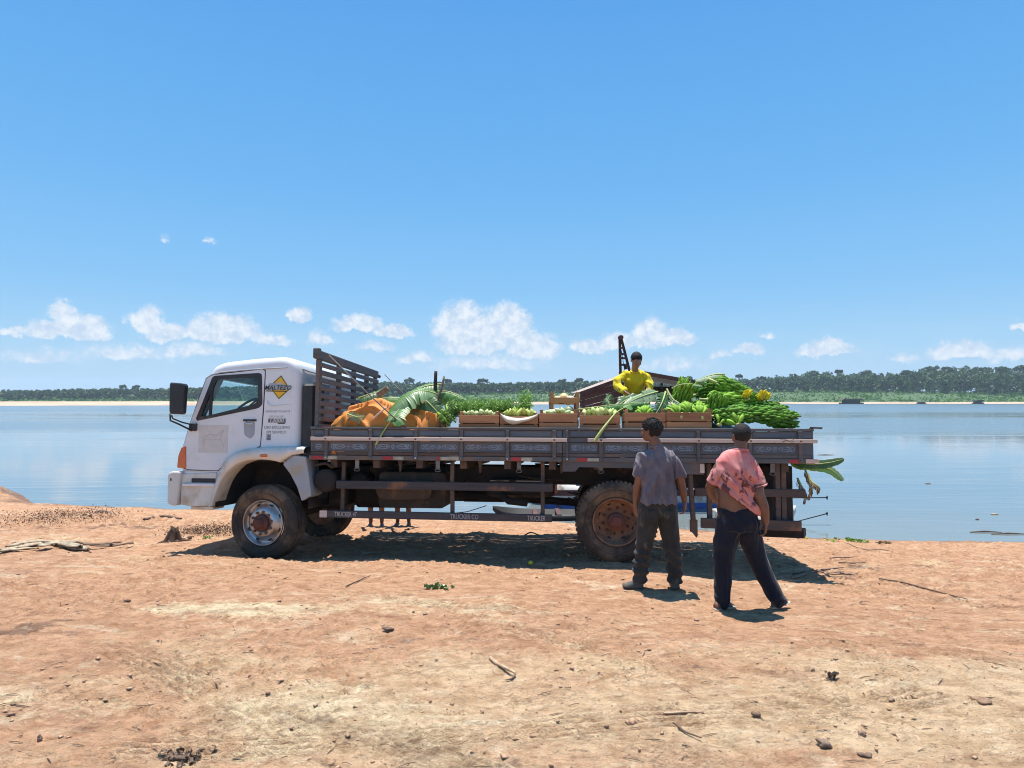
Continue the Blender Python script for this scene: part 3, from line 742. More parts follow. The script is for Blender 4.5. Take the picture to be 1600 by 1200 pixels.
TR = empty('cargo_truck', 'white cab flatbed truck with grey wooden sides and scroll painted panels, parked at the water', 'truck', M=TM)
YN = -0.05                                   # near side of the body
W_CAB = 2.15; W_BED = 2.56
def bolt_head(mb, x, y, z, r=.013): mb.lathe([(0, -.008), (r*.8, -.008), (r, -.003), (r, .002)], 8, (x, y, z))

# ---------------------------------------------------------------- cab shell
def cab():
    roofF = L(330, 566, .12); 
    prof = [(-1.16, .73), (-1.19, 1.14), (-1.17, 1.55), (-1.08, 1.83), (-.93, 2.22), (-.82, 2.50), (-.76, 2.60), (-.62, 2.655), (-.2, 2.70), (.20, 2.725), (.32, 2.705), (.43, 2.63), (.465, 2.50), (.47, 1.48), (.47, .80), (.40, .73)]
    S_ = np.array(prof, float)
    if 0.5*sum(S_[i][0]*S_[(i+1) % len(S_)][1]-S_[(i+1) % len(S_)][0]*S_[i][1] for i in range(len(S_))) < 0: S_ = S_[::-1]
    def inset(_, dd):
        """mitred inset of the sharp outline, its corners rounded afterwards"""
        n = len(S_); out = []
        for i in range(n):
            a, b, c = S_[i-1], S_[i], S_[(i+1) % n]; e1 = (b-a)/np.linalg.norm(b-a); e2 = (c-b)/np.linalg.norm(c-b)
            n1 = np.array([-e1[1], e1[0]]); n2 = np.array([-e2[1], e2[0]]); bi = n1+n2; bi = bi/np.linalg.norm(bi); out.append(b+bi*dd/max(bi @ n1, .4))
        return np.array(smoothpoly([tuple(q) for q in out], .05, 3))
    A_ = inset(None, 0.)
    r = .10; rings = []
    for k in range(7):
        a = math.pi/2*k/6; rings.append((r*(1-math.sin(a)), inset(A_, r*(1-math.cos(a)))))
    st = rings[::-1]                         # from the flat side outwards
    st = [(y, Q) for y, Q in st]
    st = sorted(st, key=lambda q: q[0])
    # at y=0 the outline is inset by r, at y=r it is full
    ringsN = [(y, Q) for y, Q in st]
    allr = ringsN+[(W_CAB-y, Q) for y, Q in ringsN[::-1]]
    mb = MB(); n = len(A_); vs = []; fs = []
    for y, Q in allr:
        for q in Q: vs.append((q[0], y, q[1]+.012*math.sin(math.pi*min(max(y/W_CAB, 0), 1))*(q[1] > 2.4)))
    for i in range(len(allr)-1):
        for k in range(n): a = i*n+k; b = i*n+(k+1) % n; fs.append((a, b, b+n, a+n))
    fs.append(tuple(range(n))); fs.append(tuple(range((len(allr)-1)*n, len(allr)*n))[::-1])
    mb.add(vs, fs)
    o = mb.build('cab_body', M_WHITE, TR)
    def cutter(m2):
        c = m2.build('cutter', M_WHITE, TR); md = o.modifiers.new('b', 'BOOLEAN'); md.operation = 'DIFFERENCE'; md.solver = 'EXACT'; md.object = c
        me = evaluated(o); o.modifiers.clear(); o.data = me; bpy.data.objects.remove(c)
    cutter(MB().prism([(math.cos(a)*.655+.003, .71+math.sin(a)*.655) for a in np.linspace(.03, .03+2*math.pi, 45)[:-1]], -.3, W_CAB+.31))
    inner = inset(A_, .07)
    cutter(MB().prism(inner, .07, W_CAB-.07))
    win = [(-.965, 1.86), (-.865, 2.13), (-.735, 2.445), (-.08, 2.485), (-.055, 2.10), (-.10, 2.045)]
    cutter(MB().prism(win, -.1, W_CAB+.1))
    # windscreen opening
    wm = MB(); wm.add([(-1.3, .22, 1.92), (-1.3, W_CAB-.22, 1.92), (-1.3, W_CAB-.30, 2.44), (-1.3, .30, 2.44), (-.86, .22, 1.92), (-.86, W_CAB-.22, 1.92), (-.68, W_CAB-.30, 2.44), (-.68, .30, 2.44)],
                  [(0, 1, 2, 3), (7, 6, 5, 4), (0, 4, 5, 1), (1, 5, 6, 2), (2, 6, 7, 3), (3, 7, 4, 0)])
    cutter(wm)
    o.name = 'cab_body'; o.data.name = 'cab_body'; sharp(o, 32)
    MB().add([(-1.145, .28, 1.93), (-1.145, W_CAB-.28, 1.93), (-.905, W_CAB-.34, 2.43), (-.905, .34, 2.43)], [(0, 1, 2, 3)]).build('windscreen', M_GLASS, o)
    return o
CAB = cab()
# roof gutter, pillars and panel lines
def strip(pts, w_, y, mat, name, parent, t_=.006):
    mb = MB()
    for a, b in zip(pts[:-1], pts[1:]): mb.obox((a[0], y, a[1]), (b[0], y, b[1]), t_, w_, (0, 0, 1))
    return mb.build(name, mat, parent)
gut = [L(322, 592, 0), L(331, 585.5, 0), L(345, 582, 0), L(380, 578.5, 0), L(416, 576, 0), L(446, 574.3, 0), L(458, 574, .03)]
g2 = MB(); g2.tube([(q[0], -.004 if i < 6 else .03, q[1]) for i, q in enumerate(gut)]+[(.455, .12, gut[-1][1]-.015), (.475, .25, gut[-1][1]-.03), (.478, W_CAB-.2, gut[-1][1]-.03)], .010, 6)
g2.build('roof_gutter', M_GREYPL, TR)
def door(side=0):
    y0 = -.010; y1 = .004
    outer = [L(287, 733, 0), L(286, 700, 0), L(300, 655, 0), L(323, 592, 0), L(333, 586, 0), L(414.5, 577, 0), L(411, 640, 0), L(406.5, 698, 0), L(372, 707, 0), L(352, 722, 0), L(343, 735, 0)]
    outer = smoothpoly(outer, .025, 3)
    winh = [(-.985, 1.845), (-.868, 2.145), (-.752, 2.462), (-.062, 2.502), (-.040, 2.075), (-.09, 2.025)]
    c = (-.45, 2.1)
    O_ = bypolar(outer, c, 96); I_ = bypolar(smoothpoly(winh, .04, 4), c, 96)
    mb = MB(); mb.ring(O_, I_, y0, y1); dr = sharp(mb.build('door', M_WHITE, TR), 30)
    # shut line: black ring standing for the shade in the door gap
    big = []
    for q, p_ in zip(O_, I_): v = Vector((q[0]-c[0], q[1]-c[1])); v = v*(1+.014/v.length); big.append((c[0]+v.x, c[1]+v.y))
    MB().ring(big, O_, -.0015, .003).build('door_gap_shade', M_BLK, dr)
    small = bypolar(smoothpoly([(-.905, 1.90), (-.815, 2.14), (-.695, 2.415), (-.115, 2.445), (-.105, 2.13), (-.16, 2.075)], .04, 4), c, 96)
    MB().ring(I_, small, -.014, .02).build('window_rubber', M_BLACKPL, dr)
    MB().prism(small, .002, .007).build('window_glass', M_GLASS, dr)
    q = [L(333, 592, 0), L(331, 650, 0)]
    MB().obox((q[0][0], -.006, q[0][1]-.02), (q[1][0]-.02, -.006, q[1][1]), .02, .035, (1, 0, 0)).build('quarter_window_bar', M_BLACKPL, dr)
    h = L(391, 657, 0); hb = MB()
    hb.box((h[0]-.09, -.030, h[1]-.012), (h[0]+.095, -.010, h[1]+.015), .005); hb.build('door_handle', M_BLACKPL, dr)
    rc = smoothpoly([(h[0]-.085, h[1]-.02), (h[0]+.075, h[1]-.02), (h[0]+.07, h[1]-.19), (h[0]+.02, h[1]-.25), (h[0]-.07, h[1]-.2)], .03, 3)
    MB().prism(rc, -.0125, -.009).build('handle_recess', M_GREYPL, dr)
    gp = MB(); gp.tube([(h[0]-.05, -.014, h[1]-.018), (h[0]-.03, -.03, h[1]-.045), (h[0]+.03, -.03, h[1]-.045), (h[0]+.05, -.014, h[1]-.018)], .008, 6); gp.build('grab', M_WHITE, dr)
    # washed-out square decal with a shield shape
    a, b = L(312, 664, 0), L(356, 708, 0)
    MB().box((a[0], -.0125, b[1]), (b[0], -.0098, a[1])).build('faded_decal', M_PINKW, dr)
    sh_ = MB(); cx, cz = (a[0]+b[0])/2, (a[1]+b[1])/2
    pts = [(-.13, -.10), (-.13, .02), (-.06, .06), (.05, .05), (.14, .12), (.10, 0), (.16, -.12)]
    for p_, q_ in zip(pts[:-1], pts[1:]): sh_.obox((cx+p_[0], -.0128, cz+p_[1]), (cx+q_[0], -.0128, cz+q_[1]), .002, .010)
    sh_.build('decal_outline', M_DECAL, dr)
    textmesh('ESTADO DO PARA', .028, M_DECAL, 'decal_lettering', dr, (cx-.02, -.0128, cz-.01))
    # lower edge moulding
    e1, e2 = L(287, 736, 0), L(341, 737, 0)
    MB().box((e1[0], -.008, e1[1]-.010), (e2[0], .01, e1[1]+.008), .002).build('sill_line', M_OLDWHITE, dr)
door()
# far window glass
MB().prism([(-.965, 1.86), (-.865, 2.13), (-.735, 2.445), (-.08, 2.485), (-.055, 2.10), (-.10, 2.045)], W_CAB-.03, W_CAB-.026).build('far_window_glass', M_GLASS, TR)
# side marks on the sleeper panel
def decals():
    pn = empty_part('side_markings')
    c = L(435, 605.5, 0); y = -.0035
    s1 = .165
    dm = [(c[0]+.035, c[1]+.165), (c[0]+.165, c[1]-.02), (c[0]+.012, c[1]-.160), (c[0]-.13, c[1]+.015)]
    MB().prism(dm, y, .002).build('diamond_edge', M_OLIVE, pn)
    k = .86; cx = sum(q[0] for q in dm)/4; cz = sum(q[1] for q in dm)/4
    MB().prism([(cx+(q[0]-cx)*k, cz+(q[1]-cz)*k) for q in dm], y-.001, .002).build('diamond_face', M_YEL, pn)
    MB().prism([(c[0]-.175, c[1]-.052), (c[0]-.165, c[1]-.040), (c[0]+.11, c[1]-.044), (c[0]+.12, c[1]-.058)], y-.0022, .001).build('bar', M_BLK, pn)
    MB().prism([(c[0]-.17, c[1]-.035), (c[0]-.13, c[1]+.055), (c[0]-.02, c[1]+.062), (c[0]+.16, c[1]+.02), (c[0]+.17, c[1]-.03)], y-.0018, .001).build('band', M_GREYPL, pn)
    textmesh('MALTEZO', .082, M_BLK, 'word', pn, (c[0]-.005, y-.004, c[1]-.005), .25, bold=.001)
    textmesh('casa', .050, M_PINKW, 'small_word', pn, (c[0]+.015, y-.004, c[1]+.065), .3, bold=.001)
    b = L(433, 643, 0); textmesh('UNIDADE VOLANTE', .042, M_INKL, 'faded_line', pn, (b[0]+.01, y, b[1]), squeeze=.9)
    b = L(432, 651, 0); textmesh('USO DA UP', .038, M_INKL, 'faded_line', pn, (b[0], y, b[1]))
    b = L(432, 657, 0); MB().box((b[0]-.115, y, b[1]-.028), (b[0]+.13, .001, b[1]+.026)).build('number_plate', M_INK, pn)
    MB().box((b[0]+.02, y, b[1]-.045), (b[0]+.12, .001, b[1]-.030)).build('number_underbar', M_BLK, pn)  # short black bar below the number
    textmesh('13000', .078, M_PINKW, 'model_number', pn, (b[0], y-.002, b[1]), .2, bold=.001, squeeze=1.05)
    b = L(433, 668, 0); textmesh('USO EXCLUSIVO', .052, M_INK, 'faded_line', pn, (b[0], y, b[1]), squeeze=.92)
    b = L(432, 675.5, 0); textmesh('EM SERVIÇO', .050, M_INK, 'faded_line', pn, (b[0], y, b[1]))
    b = L(420, 683, 0); MB().box((b[0]-.032, y, b[1]-.042), (b[0]+.032, .001, b[1]+.042)).build('small_plate', M_INKL, pn)
    pb = MB(); pb.box((b[0]-.024, y-.001, b[1]-.034), (b[0]+.024, .001, b[1]-.010)); pb.prism([(b[0]-.022, b[1]), (b[0]+.022, b[1]), (b[0], b[1]+.035)], y-.001, .001); pb.build('small_plate_mark', M_INK, pn)
def empty_part(name):
    mb = MB(); mb.box((-.001, -.001, 1.999), (.001, .0, 2.001)); return None
# markings hang directly under the panel they are painted on
def side_panel():
    pl = [(0.018, 1.47), (0.018, 2.53), (.31, 2.535), (.360, 2.53), (.360, 1.49)]
    o = MB().prism(smoothpoly(pl, .02, 2), -.002, .01).build('rear_side_panel', M_WHITE, TR)
    return o
SP = side_panel()
def empty_part(name): return SP
decals()
pr = MB(); b = L(418, 632, 0); b2 = L(452, 634, 0)
pr.tube([(b[0], -.004, b[1]+.05), (b[0]+.02, -.006, b[1]), (b[0]+.08, -.007, b[1]-.025), (b[0]+.2, -.006, b[1]-.005), (b2[0]+.03, -.003, b2[1]+.02)], [.006, .011, .011, .008, .003], 6, flat=.5)
pr.build('pressed_crease', M_WHITE, SP)
# cab rear: snorkel box, vents
MB().box((.485, .03, 1.36), (.66, .40, 2.36), .03).build('air_intake_box', M_BLACKPL, TR)
MB().box((.485, .45, 1.30), (.56, 1.9, 1.9), .02).build('cab_rear_panel', M_CHASSIS, TR)
vt = MB(); vt.box((.468, .45, 2.12), (.482, 1.05, 2.42), .004); vt.build('rear_recess', M_GREYPL, TR)
cl = MB(); q = L(472, 625, .1); bolt_head(cl, .40, .03, q[1], .02); cl.build('roof_clearance_lamp', M_STEEL, TR)
# roof vent bump
q = L(341, 563.5, .6); MB().box((-.50, .5, 2.66), (-.38, .7, 2.70), .01).build('roof_hatch', M_BLACKPL, TR)
# amber lamp at the cab corner
al = smoothpoly([L(277, 731, -.01), L(291, 732, -.01), L(291, 697, -.01), L(284, 699, -.01), L(279, 712, -.01)], .02, 3)
MB().prism(al, -.022, .10, .008).build('corner_indicator', M_AMBER, TR)
# fender
def fender():
    inn = [(333, 790), (337, 776), (341, 765), (346, 753), (352.5, 743), (360, 734), (368, 727), (377, 723), (386, 720), (398, 718.5), (411, 718), (423, 719), (433.5, 721), (438, 722.5), (456, 711), (476, 708)]
    out = [(326, 793), (330, 780), (334, 768), (338, 752), (342, 740), (348, 724), (355, 714), (365, 707), (377, 702.5), (390, 700.5), (404, 699), (418, 698), (430, 697.7), (442, 697.6), (458, 697.5), (478, 698)]
    I_ = [L(*q, YN-.02) for q in inn]; O_ = [L(*q, YN-.02) for q in out]
    P = []
    for a, b in zip(O_, I_):
        v = Vector((b[0]-a[0], b[1]-a[1]))
        P.append([(a[0]-v.x*.05, .16, a[1]-v.y*.05), (a[0], -.02, a[1]), (a[0]+v.x*.10, YN-.045, a[1]+v.y*.10), (a[0]+v.x*.5, YN-.062, a[1]+v.y*.5), (a[0]+v.x*.92, YN-.055, a[1]+v.y*.92), (b[0], YN-.03, b[1]), (b[0], .22, b[1])])
    mb = MB(); mb.grid(P); o = mb.build('fender', M_OLDWHITE, TR)
    # liner and dark well
    c = (0., .72)
    ln = MB(); n = 24; G = []
    for k in range(n+1):
        a = math.pi*(-.02+1.04*k/n); G.append([(math.cos(a)*.64, y, .74+math.sin(a)*.66) for y in (-.04, .9)])
    ln.grid(G); ln.add([(math.cos(math.pi*(-.02+1.04*k/n))*.64, .9, .74+math.sin(math.pi*(-.02+1.04*k/n))*.66) for k in range(n+1)], [tuple(range(n+1))])
    ln.build('wheel_arch_liner', M_BLACKPL, TR)
    fl = [L(*q, YN) for q in ((442.5, 725), (460, 711.5), (478.5, 713.5), (483, 740), (487.5, 774), (472, 783), (465, 761), (454, 740))]
    MB().prism(smoothpoly(fl, .02, 2), YN-.02, .32, .01).build('rear_fender_flap', M_GREYPL, TR)
    b = L(412, 712, YN-.06); rp = MB(); rp.box((b[0]-.052, YN-.076, b[1]-.018), (b[0]+.052, YN-.05, b[1]+.018), .012); rp.build('side_repeater', M_AMBER, o)
fender()
# bumper, step well
bp = smoothpoly([L(262, 786, YN), L(263, 740, YN), L(269, 736.5, YN), L(284, 737, YN), L(277, 790, YN), L(268, 790, YN)], .03, 3)
MB().prism([(q[0], q[1]) for q in bp], YN-.02, W_CAB+.05, .02).build('bumper', M_OLDWHITE, TR)
q = L(268.5, 749, YN); MB().box((q[0]-.008, YN-.024, q[1]-.018), (q[0]+.008, YN-.018, q[1]+.018)).build('bumper_bolt', M_BLK, TR)
sw = smoothpoly([L(283, 788, 0), L(285, 741, 0), L(340, 738, 0), L(338, 762, 0), L(331, 790, 0), L(297, 791, 0)], .02, 2)
o = MB().prism(sw, -.02, .30, .008).build('step_panel', M_OLDWHITE, TR)
a, b = L(301, 747, 0), L(338, 754, 0); MB().box((a[0], -.024, b[1]), (b[0], .02, a[1])).build('step_slot_shade', M_BLK, o)  # black bar laid on the panel for the shade in the slot
a, b = L(286, 754.5, -.03), L(337, 760, -.03); st = MB(); st.box((a[0], -.055, b[1]), (b[0], .02, a[1]-.008), .004)
for k in range(14): xx = a[0]+.10+k*.024; st.prism([(xx, a[1]-.010), (xx+.016, a[1]-.010), (xx+.008, a[1]+.006)], -.055, -.03)
st.build('step_tread', M_WHITE, o)
MB().box((L(296, 790, 0)[0], .02, .66), (L(332, 790, 0)[0], .3, .705), .01).build('lower_step', M_OLDWHITE, TR)
# mirror
mr = [L(265.5, 597, -.36), L(286.5, 599, -.36), L(288.5, 603, -.36), L(287, 616, -.36), L(285, 645, -.36), L(282, 647.5, -.36), L(264.5, 646.5, -.36), L(263.5, 641, -.36), L(264, 602, -.36)]
o = MB().prism(smoothpoly(mr, .02, 3), -.36, -.26, .02).build('side_mirror', M_BLACKPL, TR)
MB().box((L(281, 620, -.3)[0], -.345, L(281, 641, -.3)[1]), (L(286.5, 620, -.3)[0]+.012, -.26, L(281, 608, -.3)[1]), .004).build('mirror_glass', M_SILVER, o)
ar = MB(); ar.tube([LP(266, 646, -.3), LP(266, 657, -.3), LP(280, 663, -.2), LP(300, 673, -.03)], .012, 8); ar.tube([LP(268, 649, -.3), LP(270, 654, -.3), LP(285, 660, -.2), LP(302, 664, -.03)], .010, 8)
a = LP(301, 667, -.03); ar.box((a.x-.05, -.05, a.z-.055), (a.x+.055, .0, a.z+.05), .012); ar.build('mirror_arm', M_BLACKPL, o)
# interior
dsh = MB(); dsh.box((-1.08, .12, 1.55), (-.80, W_CAB-.12, 1.93), .04); dsh.build('dashboard', M_BLACKPL, TR)
for y in (.28, 1.25):
    s_ = MB(); s_.box((-.35, y, 1.30), (.12, y+.55, 1.48), .04); s_.box((.02, y, 1.45), (.17, y+.55, 2.02), .05); s_.build('seat', M_SEAT, TR)
    
sw_ = MB(); Mx = Matrix.Translation((-.52, .50, 2.05)) @ Matrix.Rotation(R(-40), 4, 'Y')
pts = [Mx @ Vector((math.cos(a)*.21, math.sin(a)*.21, 0)) for a in np.linspace(0, 2*math.pi, 25)]
sw_.tube(pts, .017, 7, False); sw_.tube([Mx @ Vector((-.2, 0, 0)), Mx @ Vector((.2, 0, 0))], .014, 6); sw_.tube([Mx @ Vector((0, 0, 0)), Mx @ Vector((0, 0, -.35))], .03, 6)
sw_.build('steering_wheel', M_BLACKPL, TR)
MB().prism([(-.72, 2.52), (-.60, 2.585), (.36, 2.60), (.36, 2.50), (-.60, 2.49)], .10, W_CAB-.10).build('headliner', M_SEAT, TR)
MB().box((-.72, 1.2, 2.36), (-.66, 1.95, 2.52), .01).build('sun_visor', M_SEAT, TR)
MB().box((-.25, 1.6, 1.98), (-.08, 1.72, 2.18), .03).build('headrest', M_SEAT, TR)
# ---------------------------------------------------------------- wheels
def tyre_prof(r=.505, w_=.27, rim=.30, shoulder=.045):
    return [(rim, .045), (rim+.02, .012), (rim+.06, .0), (r-.09, -.012), (r-.05, -.006), (r-shoulder*.6, .012), (r-.008, .030), (r, .040),
            (r, .072), (r-.012, .074), (r-.012, .084), (r, .086), (r, .122), (r-.012, .124), (r-.012, .134), (r, .136), (r, .150), (r-.012, .152), (r-.012, .162), (r, .164), (r, .2), (r-.012, .202), (r-.012, .212), (r, .214), (r, w_-.04), (r-.03, w_-.012), (r-.09, w_), (rim, w_-.03)]
def wheel(x, z, y, steer, r, kind, lab):
    M = Matrix.Translation((x, y, z)) @ Matrix.Rotation(R(steer), 4, 'Z')
    wy = MB(); wy.lathe(tyre_prof(r), 64)
    if kind == 'rear':                       # lugs on the shoulder
        for k in range(56):
            a = 2*math.pi*k/56; Mr = Matrix.Rotation(a, 4, 'Y')
            wy.box((r-.016, .022, -.016), (r+.010, .10, .010), 0, Mr); wy.box((r-.012, .11+(k % 2)*.02, -.012), (r+.009, .17, .014), 0, Mr)
    t_ = wy.build('tyre', M_RUBBER, TR); t_.matrix_local = M
    # raised lettering ring and bead line
    rg = MB(); rg.lathe([(r-.118, -.012), (r-.115, -.0165), (r-.110, -.0165), (r-.107, -.012)], 64); q = rg.build('sidewall_ring', M_RUBBER, t_)
    m_ = M_SILVER if kind == 'front' else M_RUST
    rm = MB()
    if kind == 'front':   # dished outwards
        rm.lathe([(.296, .045), (.304, .010), (.298, -.002), (.288, .004), (.280, .03), (.268, .075), (.235, .055), (.205, .015), (.190, .0), (.176, -.008), (.118, -.008), (.110, .0), (.0, .0)], 48)
        hub = [(.112, .0), (.112, -.045), (.095, -.060), (.075, -.062), (.072, -.085), (.05, -.10), (0, -.10)]; hm = M_RUSTHUB; nr, ny = .147, -.008; hr, hy, hw = .238, .052, .026
    else:                 # dished inwards
        rm.lathe([(.296, .045), (.306, .008), (.300, -.004), (.288, .002), (.282, .03), (.272, .05), (.262, .10), (.235, .135), (.19, .150), (.15, .155), (.118, .155), (0, .155)], 48)
        hub = [(.108, .155), (.106, .06), (.095, .045), (.080, .045), (.075, .02), (.055, .010), (0, .010)]; hm = M_RUSTHUB; nr, ny = .165, .152; hr, hy, hw = .236, .134, .024
    rmo = rm.build('rim', m_, t_)
    hb = MB(); hb.lathe(hub, 32)
    for k in range(8): a = 2*math.pi*k/8; bolt_head(hb, math.cos(a)*.062, hub[-1][1]+(.010 if kind == 'rear' else .0), math.sin(a)*.062, .009)
    hb.build('hub', hm, t_)
    nm = None
    for k in range(10):
        a = 2*math.pi*(k+.3)/10; c = (math.cos(a)*nr, ny, math.sin(a)*nr)
        if nm is None: nm = MB().lathe([(0, -.034), (.010, -.034), (.011, -.022), (.019, -.020), (.021, -.004), (.021, .002)], 6, smooth=False).mesh('wheel_nut', M_RUSTHUB if kind == 'rear' else M_RUST)
        obj('wheel_nut', nm, t_).matrix_local = Matrix.Translation(c)
    hm_ = None
    for k in range(8):
        a = 2*math.pi*(k+.5)/8; Mr = Matrix.Rotation(-a, 4, 'Y') @ Matrix.Translation((hr, hy, 0)) @ Matrix.Rotation(R(-28 if kind == 'front' else 20), 4, 'Z')
        if hm_ is None: hm_ = MB().add([(0, -.001, 0)]+[(math.cos(b)*hw, -.003, math.sin(b)*hw*1.2) for b in np.linspace(0, 2*math.pi, 13)[:-1]], [(0, i+1, (i+1) % 12+1) for i in range(12)]).mesh('hand_hole_shade', M_BLK)
        obj('hand_hole_shade', hm_, t_).matrix_local = Mr  # flat black disc stands for the shade inside each rim opening
    return t_
wheel(-.0, .50, .0, -9, .505, 'front', 'near front')
wheel(4.66, .585, .0, 0, .515, 'rear', 'near rear')
for (x, z, r, s) in ((.0, .50, .505, -9), (4.66, .585, .515, 0)):
    q = MB(); q.lathe(tyre_prof(r), 48); o = q.build('tyre', M_RUBBER, TR); o.matrix_local = Matrix.Translation((x, 1.98, z)) @ Matrix.Rotation(R(s), 4, 'Z')
    q = MB(); q.lathe([(.296, .045), (.296, .22), (.2, .2), (0, .2)], 32); q.lathe([(.29, .05), (0, .06)], 32); q.build('rim', M_RUST, o)
for y in (.31, 1.68):
    q = MB(); q.lathe(tyre_prof(.515), 48); o = q.build('tyre', M_RUBBER, TR); o.matrix_local = Matrix.Translation((4.66, y, .585))
# ---------------------------------------------------------------- chassis
for y in (.72, 1.52):
    MB().box((.2, y, 1.0), (6.9, y+.08, 1.24), .008).build('chassis_rail', M_CHASSIS, TR)
for x in (.9, 2.0, 3.1, 4.1, 5.3, 6.2): MB().box((x, .80, 1.04), (x+.10, 1.52, 1.20), .008).build('cross_member', M_CHASSIS, TR)
for x, z in ((.0, .5), (4.66, .585)):
    ax = MB(); ax.tube([(x, .3, z), (x, 1.9, z)], .07 if x < 1 else .09, 12)
    if x > 1: ax.ell((x, 1.1, z), (.24, .22, .23))
    ax.build('axle', M_CHASSIS, TR)
    for y in (.62, 1.58):
        sp = MB()
        for k in range(6):
            h_ = .62-.075*k; sp.grid([[(x+u*h_, y+v, z+.14+.06*k*.4+(.10*u*u if k == 0 else .08*u*u)) for v in (-.035, .035)] for u in np.linspace(-1, 1, 9)])
        o = sp.build('leaf_spring', M_CHASSIS, TR); so_ = o.modifiers.new('s', 'SOLIDIFY'); so_.thickness = .012
e = MB(); e.box((-.5, .7, .62), (.9, 1.5, 1.35), .06); e.box((.9, .88, .62), (1.9, 1.38, 1.12), .08); e.build('engine_and_gearbox', M_CHASSIS, TR)
MB().tube([(1.9, 1.12, .85), (4.5, 1.12, .70)], .055, 12).build('drive_shaft', M_CHASSIS, TR)
tk = MB(); a = L(592, 770, .28); b = L(682, 794, .28)
tk.prism(smoothpoly([(1.50, .70), (2.42, .70), (2.42, 1.18), (1.50, 1.18)], .08, 4), .22, .70, .02, 'y'); tk.build('fuel_tank', M_TANK, TR)
tk2 = MB(); tk2.lathe([(0, 0), (.17, 0), (.185, .02), (.185, .62), (.17, .64), (0, .64)], 24, (2.35, .12, .98), 'x') if False else None
tk3 = MB(); tk3.prism(smoothpoly([L(582, 752, .1), L(676, 752, .1), L(673, 777, .1), L(666, 781, .1), L(600, 781, .1), L(590, 776, .1)], .03, 3), .10, .34, .01); tk3.build('tool_box', M_TANK, TR)
at_ = MB(); q = L(507, 751, .0); at_.lathe([(0, -.0), (.12, .0), (.150, .02), (.155, .05), (.155, .55), (0, .57)], 28, (q[0], .0, q[1])); at_.build('air_tank', M_CHASSIS, TR)
q = L(560, 752, .35); MB().lathe([(0, 0), (.10, 0), (.12, .02), (.12, .5), (0, .5)], 24, (q[0], .35, q[1])).build('air_tank', M_CHASSIS, TR)
q = L(507, 727, 0); MB().tube([(q[0]-.12, .0, q[1]), (q[0]+.02, -.01, q[1]+.03), (q[0]+.12, .0, q[1]-.03)], .02, 6).build('hose', M_TANK, TR)
ex_ = MB(); ex_.tube([(2.9, .9, .95), (3.1, .62, .88), (3.25, .38, .80), (3.5, .33, .78)], .05, 10); ex_.tube([(2.5, 1.3, .82), (3.1, 1.3, .82)], .13, 14); ex_.build('exhaust', M_CHASSIS, TR)
sb = MB(); sb.box((2.95, .55, .86), (3.75, 1.6, 1.08), .03); sb.build('spare_cradle', M_CHASSIS, TR)
sp_ = MB(); sp_.lathe([(.28, 0), (.49, .01), (.505, .06), (.505, .2), (.48, .25), (.28, .25)], 32, (3.35, 1.15, .80), 'z'); sp_.build('spare_tyre', M_RUBBER, TR)
# lots of small dark fittings beneath the bed so that the underside is not empty
g = random.Random(3); fit = MB()
for k in range(44):
    x = g.uniform(.8, 6.6); y = g.uniform(.35, 2.2); z = g.uniform(.95, 1.28)
    if g.random() < .5: fit.box((x, y, z), (x+g.uniform(.05, .3), y+g.uniform(.05, .25), z+g.uniform(.03, .14)), .01)
    else: fit.tube([(x, y, z), (x+g.uniform(-.4, .4), y+g.uniform(-.2, .2), z+g.uniform(-.05, .05)), (x+g.uniform(-.7, .7), y+g.uniform(-.3, .3), z+.05)], g.uniform(.008, .025), 6)
fit.build('brake_pipes_and_brackets', M_CHASSIS, TR)
